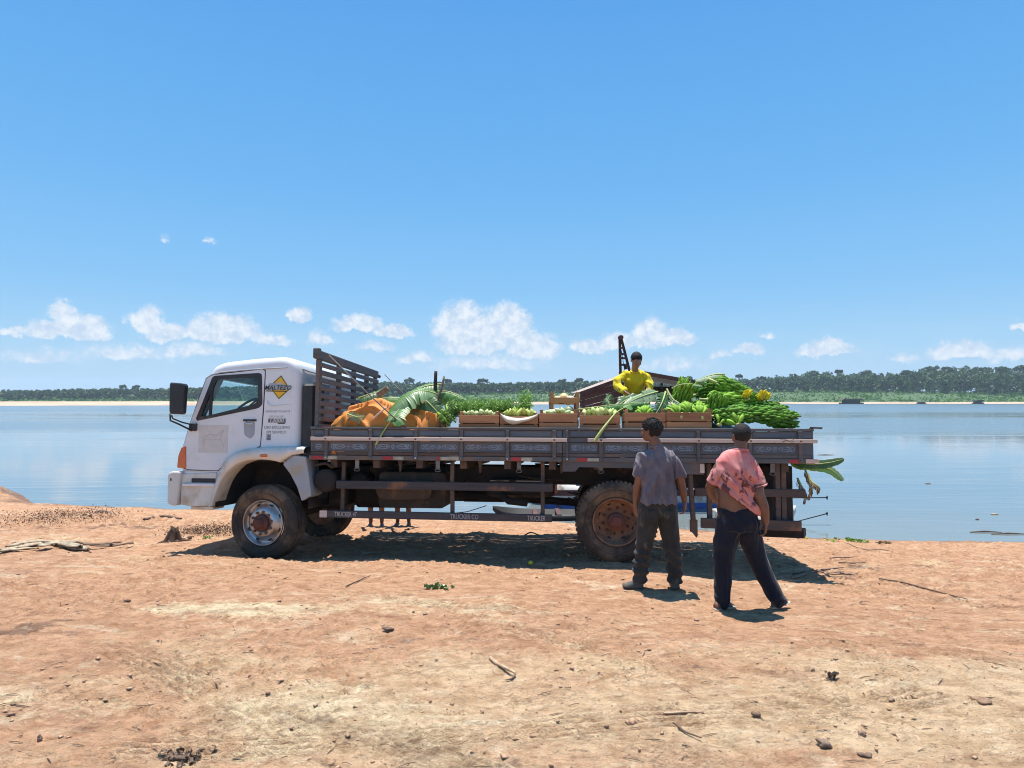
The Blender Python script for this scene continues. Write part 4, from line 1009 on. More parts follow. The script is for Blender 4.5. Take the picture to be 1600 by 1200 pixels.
# ================================================================ WOODEN BED
BEDX0, BEDX1 = .66, 7.08
ZT = 1.777
def lx(px, z=1.5):          # local x of a pixel column on the near side
    return L(px, 700, YN)[0]
def bed():
    # floor planks
    fl = MB(); n = 13
    for k in range(n):
        y = .0+k*(W_BED/n); o = MB().box((BEDX0, y+.006, 1.345), (BEDX1-.03, y+W_BED/n-.006, 1.385), .004).build('floor_plank', M_WOODBR, TR)
    for x in np.arange(.9, 7.0, .58): MB().box((x, .03, 1.24), (x+.09, W_BED-.03, 1.343), .006).build('floor_bearer', M_WOODBR, TR)
    for side in (0, 1):
        y0, y1 = (YN, YN+.03) if side == 0 else (W_BED-.03, W_BED)
        yo = -1 if side == 0 else 1
        yf = y0 if side == 0 else y1           # outer face
        def face(t0, t1): return (yf+yo*t1, yf+yo*t0)
        gap = lx(879)
        # lower beam
        a, b = face(-.05, .010)
        MB().box((BEDX0-.02, a, 1.345), (gap-.01, b, 1.402), .004).build('bed_edge_beam', M_WOODG, TR)
        MB().box((gap, a, 1.345), (BEDX1, b, 1.402), .004).build('bed_edge_beam', M_WOODG, TR)
        a, b = face(-.028, .0)
        segs = ((BEDX0, lx(879)-.004), (lx(879)+.004, BEDX1-.02))
        for (xa, xb) in segs:
            MB().box((xa, a, 1.408), (xb, b, 1.450), .003).build('lower_board', M_WOODBR if xa < 1 else M_WOODG, TR)
            MB().box((xa, a, 1.454), (xb, b, 1.590), .003).build('painted_board', M_WOODB, TR)
            MB().box((xa, a, 1.594), (xb, b, 1.652), .003).build('middle_board', M_WOODG, TR)
            MB().box((xa, a, 1.656), (xb, b, 1.742), .003).build('upper_board', M_WOODB, TR)
            a2, b2 = face(-.045, .016)
            MB().box((xa-.01, a2, 1.746), (xb+.01, b2, 1.777), .004).build('top_rail', M_WOODG, TR)
        posts = [lx(p_) for p_ in (510, 579, 650, 721, 793, 866, 886, 939, 1015, 1091, 1172, 1250)]
        for i, x in enumerate(posts):
            a, b = face(-.0, .022)
            w_ = .024 if i != 6 else .018
            q = MB(); q.box((x-w_, a, 1.36), (x+w_, b, 1.744), .003); o = q.build('stake', M_WOODG, TR)
            if side == 0:
                hb = MB(); bolt_head(hb, x-.0, yf-.024, 1.378, .015); hb.build('bolt', M_BOLT if i % 2 == 0 else M_STEEL, o)
        # panel frame strips around the painted field
        ed = [BEDX0]+posts[:6]+[posts[6]]+posts[7:]+[BEDX1-.02]
        for i in range(len(ed)-1):
            x0, x1 = ed[i]+.03, ed[i+1]-.03
            if x1-x0 < .12: continue
            a, b = face(.0005, .008)
            fr = MB()
            for (za, zb) in ((1.456, 1.468), (1.576, 1.588)): fr.box((x0, a, za), (x1, b, zb), .001)
            for xx in (x0, x1-.012): fr.box((xx, a, 1.4685), (xx+.012, b, 1.5755), .001)
            fr.build('panel_moulding', M_WOODG, TR)
            fr = MB()
            for (za, zb) in ((1.660, 1.668), (1.730, 1.738)): fr.box((x0, a, za), (x1, b, zb), .001)
            for xx in (x0, x1-.010): fr.box((xx, a, 1.669), (xx+.010, b, 1.729), .001)
            fr.build('panel_moulding', M_WOODG, TR)
            if side == 0 and x1-x0 > .3:
                scroll((x0+x1)/2, 1.522, (x1-x0)*.44, .038, yf, i)
            elif side == 0: scroll((x0+x1)/2, 1.522, (x1-x0)*.36, .034, yf, i, True)
        # pale battens
        bat = ((BEDX0+.01, lx(886)), (lx(918), BEDX1+.02)) if side == 0 else ((BEDX0, BEDX1),)
        for (xa, xb) in bat:
            a, b = face(.023, .046)
            q = MB(); q.obox((xa, (a+b)/2, 1.622), (xb, (a+b)/2, 1.622), .022, .048, (0, 0, 1), .003); o = q.build('batten', M_WOODPALE, TR)
            if side == 0:
                for i, x in enumerate(posts):
                    if xa < x < xb and i != 6: hb = MB(); bolt_head(hb, x, yf-.047, 1.622, .012); hb.build('bolt', M_RUSTHUB, o)
    # reflectors on the near edge beam
    for (pa, pb, pc) in ((487, 506, 527), (598, 614, 631), (683, 688, 717), (799, 814, 832), (902, 917, 936), (1232, 1248, 1249)):
        y = YN-.0105
        MB().box((lx(pa), y-.003, 1.350), (lx(pb), y, 1.396), .001).build('red_reflector', M_RED, TR)
        if pc-pb > 4: MB().box((lx(pb)+.006, y-.003, 1.352), (lx(pc), y, 1.394), .001).build('pale_reflector', M_CREAM, TR)
    MB().box((lx(1258), YN-.02, 1.350), (lx(1279), YN-.0105, 1.402), .002).build('end_block', M_WOODPALE, TR)
    # wheel skirt
    sk = [L(879, 719.5, YN), L(1065, 722, YN), L(1065, 741, YN), L(1050, 741, YN), L(1036, 733, YN), L(905, 730, YN), L(899, 737, YN), L(879, 737, YN)]
    MB().prism(sk, YN+.004, YN+.03, .003).build('wheel_skirt', M_WOODG, TR)
    o = MB().box((lx(1065), YN+.004, 1.20), (lx(1100), YN+.03, 1.343), .003).build('wheel_skirt', M_WOODG, TR)
    for px in (552, 738, 944, 741, 618, 684, 1130): pass
    # hanging latches (steel eye straps) and brackets
    for px in (558, 684, 811, 939, 1067, 1207):
        x = lx(px); z0 = 1.343
        q = MB(); q.box((x-.028, YN+.01, z0-.105), (x+.028, YN+.022, z0-.001), .003)
        c = Vector((x, YN+.012, z0-.125)); q.tube([c+Vector((math.cos(a)*.035, 0, math.sin(a)*.018)) for a in np.linspace(0, 2*math.pi, 13)], .006, 5, False)
        q.build('latch', M_STEEL, TR)
    for px in (621, 748, 877, 1140, 1225):
        x = lx(px); q = MB(); q.prism([(x-.03, 1.342), (x+.03, 1.342), (x+.012, 1.20), (x-.006, 1.18)], .10, .14); q.build('bracket', M_WOODBR, TR)
    # far end tailgate and headboard
    for k, (za, zb) in enumerate(((1.39, 1.50), (1.506, 1.62), (1.626, 1.765))):
        MB().box((BEDX1-.05, .0, za), (BEDX1-.022, W_BED-.04, zb), .003).build('tail_board', M_WOODG, TR)
    for y in (.02, .85, 1.7, W_BED-.08): MB().box((BEDX1-.02, y, 1.36), (BEDX1+.01, y+.06, 1.79), .004).build('tail_stake', M_WOODBR, TR)
    e_ = LP(1283, 671.5, .0); MB().obox((BEDX1-.05, YN-.005, 1.79), (BEDX1+.09, YN-.01, 1.785), .03, .022, ch=.004).build('top_rail_end', M_WOODBR, TR)
def scroll(cx, cz, hw, hh, yf, i, small=False):
    """faded painted arabesque: paired S curves, rings and a middle flower, as thin strokes"""
    mb = MB(); y = yf-.0009
    def stroke(pts, w_=.0075):
        for a, b in zip(pts[:-1], pts[1:]):
            mb.obox((a[0], y, a[1]), (b[0], y, b[1]), .0016, w_)
    def cc(x, z, rx, rz, a0, a1, n=9): return [(x+math.cos(a)*rx, z+math.sin(a)*rz) for a in np.linspace(a0, a1, n)]
    P2 = math.pi
    if small:
        stroke(cc(cx, cz+.012, hw*.7, hh*.4, 0, 2*P2)); stroke(cc(cx, cz-.014, hw*.7, hh*.4, 0, 2*P2)); mb.build('painted_scroll', M_SCROLL, TR); return
    two = (i % 3 != 1)
    for s in (-1, 1):
        # long leaf shaped loops
        stroke([(cx+s*hw*(.16+.70*u), cz+hh*.85*math.sin(u*P2*1.0)*(1-.35*u)) for u in np.linspace(0, 1, 12)])
        stroke([(cx+s*hw*(.16+.70*u), cz-hh*.85*math.sin(u*P2*1.0)*(1-.35*u)) for u in np.linspace(0, 1, 12)])
        stroke([(cx+s*hw*(.30+.45*u), cz+hh*.10*math.sin(u*P2*3)) for u in np.linspace(0, 1, 10)])
        stroke(cc(cx+s*hw*.90, cz, hw*.09, hh*.62, 0, 2*P2, 11))
        stroke(cc(cx+s*hw*.30, cz+hh*.05, hw*.085, hh*.55, -P2*.2, P2*1.4, 9))
        stroke([(cx+s*hw*.62, cz+hh*.9), (cx+s*hw*.75, cz+hh*.55), (cx+s*hw*.88, cz+hh*.95)])
        stroke([(cx+s*hw*.62, cz-hh*.9), (cx+s*hw*.75, cz-hh*.55), (cx+s*hw*.88, cz-hh*.95)])
    if two: stroke(cc(cx, cz, hw*.10, hh*.7, 0, 2*P2, 11)); stroke(cc(cx, cz, hw*.04, hh*.3, 0, 2*P2, 7))
    else: stroke([(cx-.004, cz-hh), (cx-.004, cz+hh)], .006); stroke([(cx-hw*.1, cz), (cx+hw*.1, cz)])
    mb.build('painted_scroll', M_SCROLL, TR)
bed()
def headboard():
    x = .72; zt = 2.80
    MB().box((x-.03, -.07, 2.68), (x+.03, W_BED+.06, zt), .008).build('headboard_top_rail', M_WOODG, TR)
    q = MB(); q.box((x-.045, -.10, 2.685), (x+.045, -.02, 2.825), .012); q.build('headboard_corner', M_WOODG, TR)
    for y in (-.03, .72, 1.36, 2.0, W_BED-.09):
        MB().box((x-.028, y, 1.39), (x+.028, y+.09, 2.678), .006).build('headboard_post', M_WOODG, TR)
    zs = [2.575-.103*k for k in range(11)]
    for i, z in enumerate(zs):
        MB().box((x+.030, -.03, z), (x+.052, W_BED, z+.064), .004).build('headboard_slat', M_WOODG, TR)
    MB().tube([(x, W_BED+.04, 2.73), (x, W_BED+.20, 2.72)], .03, 8).build('hook_peg', M_CHASSIS, TR)
headboard()
# side guards: two long beams on hanging posts
def guards():
    a0, a1 = LP(526, 756, -.0), LP(864, 763, -.0)
    MB().obox(LP(526, 757, 0), LP(864, 762, 0), .05, .105, ch=.006).build('side_guard_rail', M_BEAM, TR)
    o = MB().obox(LP(500, 802.5, 0), LP(863, 810, 0), .05, .095, ch=.006).build('side_guard_rail', M_BEAM, TR)
    d_ = (LP(863, 810, 0)-LP(500, 802.5, 0))
    # far side pair
    MB().box((1.0, 2.3, .98), (3.8, 2.34, 1.08), .006).build('side_guard_rail', M_BEAM, TR)
    MB().box((.9, 2.3, .60), (3.8, 2.34, .69), .006).build('side_guard_rail', M_BEAM, TR)
    for px in (538, 707, 848):
        t_, b_ = LP(px, 722, .06), LP(px-(0 if px > 540 else 3), 806, .06)
        MB().obox(t_, b_, .05, .05, (0, 1, 0), .004).build('side_guard_post', M_WOODBR, TR)
    ang = math.degrees(math.atan2(d_.z, d_.x))
    for (px, s_, wd) in ((541, 'TRUCKER 47', .62), (726, 'TRUCKER CO', .62), (838, 'TRUCKER', .62)):
        q = LP(px, 803.5+(px-541)*.021, 0)
        m_ = M_WORD if px != 726 else M_INKL
        w2 = textmesh(s_, .085, m_, 'stencilled_word', o, (0, 0, 0), squeeze=wd if px != 726 else .7, bold=.0006)
        w2.matrix_local = Matrix.Translation((q.x, -.0275, q.z)) @ Matrix.Rotation(R(-ang), 4, 'Y')
    q = LP(504, 802.5, 0); MB().box((q.x-.03, -.030, q.z-.045), (q.x+.07, -.0255, q.z+.045)).build('worn_corner', M_WOODPALE, o)
    # rear: lower plank behind the wheels, stiles and timber stub
    MB().obox(LP(1095, 817, .0), LP(1252, 822, .0), .05, .125, ch=.008).build('rear_guard_plank', M_WOODBR, TR)
    q0 = LP(1252, 822, .02); MB().obox(LP(1180, 830, .6), LP(1258, 833, .35), .3, .10, ch=.01).build('rear_bumper_beam', M_CHASSIS, TR)
    MB().obox(LP(1085, 768, .06), LP(1258, 771, .06), .05, .10, ch=.006).build('rear_guard_rail', M_WOODBR, TR)
    for px in (1107, 1213, 1222): MB().obox(LP(px, 724, .10), LP(px+2, 812, .10), .06, .10 if px != 1107 else .06, (0, 1, 0), .004).build('rear_stile', M_WOODBR, TR)
    MB().obox(LP(1216, 770, .25), LP(1218, 814, .25), .25, .34, (0, 1, 0), .02).build('rear_box', M_CHASSIS, TR)
    MB().box((lx(1040), .35, 1.0), (lx(1255), .4, 1.3), .01).build('mud_board', M_CHASSIS, TR)
    st = MB(); st.obox(LP(1078, 738, .02), LP(1083, 812, .02), .05, .105, (0, 1, 0), .006); a = LP(1083, 812, .02); 
    st.prism([(a.x-.04, a.z), (a.x+.05, a.z), (a.x+.05, a.z-.20), (a.x+.035, a.z-.22), (a.x-.02, a.z-.15), (a.x-.038, a.z-.15)], -.003, .043); st.build('mudflap_board', M_WOODBR, TR)
    MB().box((lx(1096)-.02, YN+.0, 1.22), (lx(1096)+.035, YN+.05, 1.33), .004).build('timber_stub', M_WOODPALE, TR)
guards()
for x in (6.35,):
    pass
# rear lamps
MB().box((BEDX1-.35, .2, 1.22), (BEDX1-.28, .5, 1.32), .01).build('rear_lamp', M_RED, TR)
# ================================================================ CARGO
M_CRATE = stuffmat('crate_wood', (.44, .205, .09), (.32, .14, .065), 6, .75, .4, .002, stretch=(.3, 4, 4), dirt=(.16, .08, .05), dscale=3, dlo=.55, dhi=.8, vary=.22)
M_BANANA = leafmat('green_banana_skin', (.13, .30, .025), (.24, .44, .05), (.36, .52, .08), 6, .35)
M_BANANAL = leafmat('light_banana_skin', (.26, .47, .045), (.40, .60, .08), (.50, .64, .12), 6, .22)
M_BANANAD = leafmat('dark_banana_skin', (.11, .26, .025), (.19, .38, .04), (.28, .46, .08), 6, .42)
M_BANANAY = leafmat('ripe_banana_skin', (.72, .58, .03), (.80, .66, .06), (.60, .56, .06), 6, .15)
M_STALK = stuffmat('banana_stalk', (.30, .36, .10), (.40, .42, .16), 8, .6, .2, .002, dirt=(.28, .20, .10), dscale=5)
M_PAPAYA = stuffmat('pale_green_fruit', (.50, .62, .16), (.62, .68, .26), 9, .4, .05, .001, vary=.14, sss=.1)
M_PAPAYAG = stuffmat('green_yellow_fruit', (.42, .56, .10), (.66, .66, .18), 7, .4, .05, .001, vary=.2)
M_LIME = stuffmat('whitish_fruit', (.50, .60, .22), (.62, .68, .32), 9, .4, .05, .001, vary=.12)
M_TARP = stuffmat('orange_tarp', (.62, .245, .052), (.54, .19, .04), 3, .8, .35, .004, dirt=(.30, .09, .03), dscale=7, dlo=.56, dhi=.74, vary=0)
M_SACK = stuffmat('white_sack', (.60, .55, .47), (.46, .40, .33), 8, .85, .3, .003, dirt=(.35, .26, .2), dscale=5)
M_ROPE = stuffmat('grey_rope', (.20, .18, .16), (.12, .11, .10), 30, .9, .5, .002)
M_STICK = stuffmat('dry_stick', (.24, .18, .13), (.12, .09, .07), 12, .9, .4, .003)
M_DARKSTICK = stuffmat('dark_stick', (.055, .045, .04), (.03, .025, .025), 12, .9, .4, .003)
M_HERB = leafmat('herb_leaves', (.14, .28, .06), (.24, .40, .10), (.36, .50, .20), 8, .15)
M_DRY = leafmat('dry_leaf', (.24, .15, .07), (.36, .24, .11), (.16, .09, .045), 8, .15)

M_CRATEFILL = stuffmat('crate_fill_brown', (.14, .09, .045), (.09, .06, .035), 12, .9, .4)  # dark brown for the filler blocks added inside the crates
def leafblade(name, base, base2, back, fleck, trans=.35):
    m, t, b = newmat(name)
    P = t.node('ShaderNodeTexCoord').outputs['Object']; uv = t.node('ShaderNodeAttribute', attribute_name='along').outputs['Fac']
    ge = t.node('ShaderNodeNewGeometry').outputs['Backfacing']
    veins = t.math('ADD', .5, t.math('MULTIPLY', t.math('SINE', t.math('MULTIPLY', uv, 240.)), .5))
    n = t.noise(P, 5, 5, .6)
    c = t.mix(t.ramp(n, .35, .65), base, base2); c = t.mix(t.math('MULTIPLY', veins, .12), c, fleck)
    c = t.mix(t.math('MULTIPLY', ge, .5), c, back)
    e = t.node('ShaderNodeAttribute', attribute_name='edge').outputs['Fac']
    c = t.mix(t.ramp(t.math('ADD', e, t.math('MULTIPLY', t.math('SUBTRACT', n, .5), .6)), .93, 1.05), c, (.30, .20, .08))
    t.put(b.inputs['Base Color'], c); b.inputs['Roughness'].default_value = .42
    t.put(b.inputs['Normal'], t.bump(veins, .3, .004))
    tr = t.node('ShaderNodeBsdfTranslucent'); t.put(tr.inputs[0], t.mix(.5, c, (.35, .5, .08)))
    ms = t.node('ShaderNodeMixShader'); ms.inputs[0].default_value = trans
    t.put(ms.inputs[1], b.outputs[0]); t.put(ms.inputs[2], tr.outputs[0]); t.put(m.node_tree.nodes['Material Output'].inputs[0], ms.outputs[0])
    return m
M_LEAF = leafblade('banana_leaf_green', (.085, .22, .055), (.13, .28, .07), (.26, .38, .22), (.20, .36, .12))
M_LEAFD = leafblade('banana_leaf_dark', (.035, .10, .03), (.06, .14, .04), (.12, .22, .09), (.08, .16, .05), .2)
M_LEAFP = leafblade('banana_leaf_pale', (.26, .38, .20), (.36, .46, .27), (.40, .50, .30), (.42, .52, .34))

def spl(P, n):
    """smooth curve through points"""
    P = [Vector(q) for q in P]; out = []
    m = len(P)-1
    for i in range(n):
        u = i/(n-1)*m; k = min(int(u), m-1); f = u-k
        p0, p1, p2, p3 = P[max(k-1, 0)], P[k], P[k+1], P[min(k+2, m)]
        out.append(0.5*((2*p1)+(p2-p0)*f+(2*p0-5*p1+4*p2-p3)*f*f+(3*p1-p0-3*p2+p3)*f**3))
    return out
def banana_leaf(label, pts, width, mat=None, droop=.5, petiole=.18, up=(0, 0, 1), tear=.35, seed=1, M=TM, cat='banana leaf', group=None, fold=0., rib=.012, fade=None):
    """pts in the frame of M, from the petiole end to the tip"""
    mat = mat or M_LEAF; g = random.Random(seed); C = spl(pts, 34); n = len(C)
    root = empty('banana_leaf', label, cat, group, M=M @ Matrix.Translation(C[0])); o0 = C[0]
    rb = MB(); rb.tube([c-o0 for c in C], [rib*(1.35-1.15*i/(n-1)) for i in range(n)], 7, flat=.8); rb.build('midrib', M_STALK, root)
    V = []; Fc = []; al = []; ed = []
    for s in (-1, 1):
        seg = 0; rag = 1.; dr = droop; prev = None; newseg = True
        for i in range(n):
            u = i/(n-1)
            if u < petiole: continue
            uu = (u-petiole)/(1-petiole)
            wd = rag*width*min(1, (uu*7)**.6)*(1-uu**4)**.5*(1+.04*math.sin(uu*40))
            t_ = (C[min(i+1, n-1)]-C[max(i-1, 0)]).normalized(); sd_ = t_.cross(Vector(up)).normalized()*s; nn = sd_.cross(t_)*s
            if nn.dot(Vector(up)) < 0: nn = -nn
            row = []
            for k in range(7):
                f = k/6; a = dr*f*1.2+fold
                q = C[i]-o0+sd_*wd*f*math.cos(a)+nn*(.03*f*(1-f)*wd*2)-Vector((0, 0, 1))*wd*f*math.sin(a)
                q += nn*.010*math.sin(u*90+s)*f
                V.append(q); al.append(u); ed.append(f); row.append(len(V)-1)
            if prev: 
                for k in range(6): Fc.append((prev[k], prev[k+1], row[k+1], row[k]))
            prev = row
            if g.random() < tear and i < n-2:
                dr = droop+g.uniform(-.2, .25); rag = g.uniform(.72, 1.0)
                # tear: begin a new strip with its own droop
                row2 = []
                for k in range(7):
                    f = k/6; a = dr*f*1.2+fold
                    q = C[i]-o0+sd_*wd*f*math.cos(a)+nn*(.03*f*(1-f)*wd*2)-Vector((0, 0, 1))*wd*f*math.sin(a)+t_*.006*f
                    V.append(q); al.append(u); ed.append(f); row2.append(len(V)-1)
                prev = row2
    me = bpy.data.meshes.new('blade'); me.from_pydata([tuple(v) for v in V], [], Fc); me.polygons.foreach_set('use_smooth', [True]*len(Fc))
    for nm, a_ in (('along', al), ('edge', ed)): at = me.attributes.new(nm, 'FLOAT', 'POINT'); at.data.foreach_set('value', a_)
    me.materials.append(mat); obj('blade', me, root)
    return root

# ---------------------------------------------------------------- crates
def crate(x0, x1, y0, y1, z0, z1, label, top=.10):
    cx, cy = (x0+x1)/2, (y0+y1)/2; hx, hy = (x1-x0)/2, (y1-y0)/2; H = z1-z0
    root = empty('fruit_crate', label, 'crate', 'wooden fruit crates on the truck', M=TM @ Matrix.Translation((cx, cy, z0)) @ Matrix.Rotation(R(rnd.uniform(-1.5, 1.5)), 4, 'Z'))
    for sx in (-1, 1):
        for sy in (-1, 1):
            xx = sx*(hx-.030); yy = sy*(hy-.032)
            MB().box((xx-.020, yy-.020, 0), (xx+.020, yy+.020, H+.045), .003).build('corner_post', M_CRATE, root)
    n = max(2, int(round(H/.115))); ph = H/n
    for k in range(n):
        za = k*ph+.004; zb = (k+1)*ph-.010+(.004 if k == n-1 else 0)
        for sy in (-1, 1):
            yy = sy*(hy-.006); j = rnd.uniform(-.004, .004)
            MB().box((-hx, yy-.006, za+j), (hx, yy+.006, zb+j), .002).build('slat', M_CRATE, root)
        for sx in (-1, 1):
            xx = sx*(hx-.006); MB().box((xx-.005, -hy+.013, za), (xx+.005, hy-.013, zb), .002).build('slat', M_CRATE, root)
    MB().box((-hx+.016, -hy+.054, .012), (hx-.016, hy-.054, H-.045), .01).build('backing', M_CRATEFILL, root)  # brown block added to keep bright water from showing between slats
    for k in range(5): MB().box((-hx+.014, -hy+.015+k*(2*hy-.03)/5, .0), (hx-.014, -hy+.005+(k+1)*(2*hy-.03)/5, .010), .002).build('bottom_slat', M_CRATE, root)
    return root
def fruit_mesh(mat, lx_=.036, lz_=.062, neck=.5, seed=0):
    mb = MB(); pr = [(0, -lz_)]+[(lx_*math.sin(math.pi*u)**.75*(1-.22*neck*u), -lz_+2*lz_*u) for u in np.linspace(.08, .93, 8)]+[(0, lz_)]
    mb.lathe(pr, 10, axis='z'); return mb.mesh('fruit', mat)
FR = dict(pap=fruit_mesh(M_PAPAYA), papg=fruit_mesh(M_PAPAYAG, .034, .07), lime=fruit_mesh(M_LIME, .034, .045))
def fill(kind, x0, x1, y0, y1, z, nx, ny, label, cat, group, name, tilt=.5, jit=.012, rise=.03):
    for j in range(ny):
        for i in range(nx):
            x = x0+(x1-x0)*(i+.5+(.25 if j % 2 else -.1))/nx; y = y0+(y1-y0)*(j+.5)/ny
            M = TM @ Matrix.Translation((x+rnd.uniform(-jit, jit), y, z+rise*math.sin((i+.5)/nx*math.pi)+rnd.uniform(-.012, .016))) @ Matrix.Rotation(rnd.uniform(-tilt, tilt), 4, 'Y') @ Matrix.Rotation(rnd.uniform(-.5, .7), 4, 'X')
            s = rnd.uniform(.85, 1.12); o = obj(name, FR[kind], None, label, cat, group, M=M @ Matrix.Diagonal((s, s, s, 1)))
ZF = 1.385
CR = [(717, 780, 648), (781.5, 841, 650), (842, 902, 645.5), (906, 970, 649), (976, 1040, 644.5), (1042, 1112, 644)]
labs = ['crate of whitish fruit under feathery greens, leftmost in the front row', 'crate with a white sack hanging over its front', 'crate of small pale fruit below the raised crate',
        'crate of pale green fruit with a yellow stalk hanging over it', 'crate of green banana hands in front of the man in yellow', 'widest crate, full of light green bananas beside the banana heap']
CX = []
for (a, b, ty), lb in zip(CR, labs):
    xa, z1 = L(a, ty, .03); xb, _ = L(b, ty, .03); CX.append((xa, xb, z1)); crate(xa, xb, .03, .46, ZF, z1, lb)
fill('lime', CX[0][0]+.03, CX[0][1]-.03, .06, .42, CX[0][2]+.0, 8, 4, 'small whitish fruit in the leftmost front crate', 'fruit', 'whitish fruit in the leftmost crate', 'green_fruit')
fill('papg', CX[1][0]+.03, CX[1][1]-.03, .06, .42, CX[1][2]+.02, 7, 4, 'green and yellow fruit above the white sack', 'fruit', 'green fruit above the white sack', 'green_fruit')
fill('lime', CX[2][0]+.03, CX[2][1]-.03, .06, .42, CX[2][2]-.005, 7, 4, 'small pale green fruit in the third front crate', 'fruit', 'pale fruit in the third crate', 'green_fruit', 1.2)
fill('pap', CX[3][0]+.03, CX[3][1]-.03, .06, .42, CX[3][2]+.015, 8, 4, 'pale green fruit standing in the fourth front crate', 'fruit', 'pale green fruit in the fourth crate', 'green_fruit', .35)
# raised crate and the one that carries it
xa, z1 = L(858, 618, .52); xb, _ = L(904, 618, .52)
crate(xa, xb, .52, .95, ZF, z1-.325, 'crate mostly hidden behind the front row, carrying the raised crate')
def open_crate():
    root = empty('fruit_crate', 'raised crate with open side, holding yellow and pale fruit', 'crate', 'wooden fruit crates on the truck', M=TM @ Matrix.Translation(((xa+xb)/2, .735, z1-.30)) @ Matrix.Rotation(R(4), 4, 'Z'))
    hx, hy, H = (xb-xa)/2, .21, .30
    for sx in (-1, 1):
        for sy in (-1, 1): MB().box((sx*(hx-.025)-.022, sy*(hy-.022)-.02, 0), (sx*(hx-.025)+.022, sy*(hy-.022)+.02, H+.05), .003).build('corner_post', M_CRATE, root)
    for (za, zb) in ((0.005, .075), (.20, .275)):
        for sy in (-1, 1): MB().box((-hx, sy*hy-.006, za), (hx, sy*hy+.006, zb), .002).build('slat', M_CRATE, root)
        for sx in (-1, 1): MB().box((sx*hx-.006, -hy+.01, za), (sx*hx+.006, hy-.01, zb), .002).build('slat', M_CRATE, root)
    for k in range(5): MB().box((-hx+.01, -hy+.012+k*.082, .0), (hx-.01, -hy+.086+k*.082, .010), .002).build('bottom_slat', M_CRATE, root)
open_crate()
M_GOURD = stuffmat('yellow_squash', (.72, .44, .10), (.70, .58, .34), 7, .5, .1, vary=.15); M_GOURDP = stuffmat('cream_squash', (.72, .66, .46), (.62, .52, .36), 7, .5, .1, vary=.1)
for i, (dx, dy, rz, m_, nm) in enumerate(((-.10, 0, .06, M_GOURD, 'yellow squash lying at the left in the raised crate'), (.0, .02, .075, M_GOURD, 'orange yellow squash standing highest in the raised crate'), (.10, -.03, .06, M_GOURDP, 'cream squash at the right in the raised crate'), (.04, .1, .06, M_GOURDP, 'cream squash at the back of the raised crate'))):
    mb = MB(); mb.lathe([(0, -rz)]+[(.075*math.sin(math.pi*u)**.6, -rz+2*rz*u) for u in np.linspace(.06, .94, 8)]+[(0, rz)], 14, axis='z'); mb.tube([(0, 0, rz*.9), (.01, 0, rz+.03)], .008, 5)
    o = mb.build('squash', m_, label=nm, cat='squash', group='squash in the raised crate'); o.matrix_world = TM @ Matrix.Translation(((xa+xb)/2+dx, .735+dy, z1-.05+(.03 if i == 1 else 0))) @ Matrix.Rotation(.5*(i-1), 4, 'Y')
# something green and white inside the raised crate: a cabbage
mb = MB(); mb.ell((0, 0, 0), (.075, .075, .07), None, 14, 9); o = mb.build('cabbage', M_LEAFP, label='pale round cabbage in front of the raised crate', cat='cabbage'); 
for v in o.data.vertices: v.co *= 1+.12*mnoise.noise(v.co*22)
q = LP(894, 632, .50); o.matrix_world = TM @ Matrix.Translation((xb-.13, .66, z1-.21))
# white sack over the second crate
G = []
for i in range(17):
    u = i/16; row = []
    for j in range(9):
        v = j/8; x = CX[1][0]+.005+(CX[1][1]-CX[1][0]-.01)*u
        z = CX[1][2]+.035-.06*math.sin(u*math.pi)**.7-v*(.085+.02*math.sin(u*7))*math.sin(math.pi*min(max(u*1.05, .03), .97))**.4
        y = .02-.055*math.sin(v*math.pi*.9)*math.sin(u*math.pi)**.5-.006*math.sin(u*23+v*4)
        row.append((x, y, z))
    G.append(row)
mb = MB(); mb.grid(G); o = mb.build('white_sack', M_SACK, label='white woven sack slung across the front of the second crate', cat='sack'); o.matrix_world = TM; o.modifiers.new('s', 'SOLIDIFY').thickness = .008

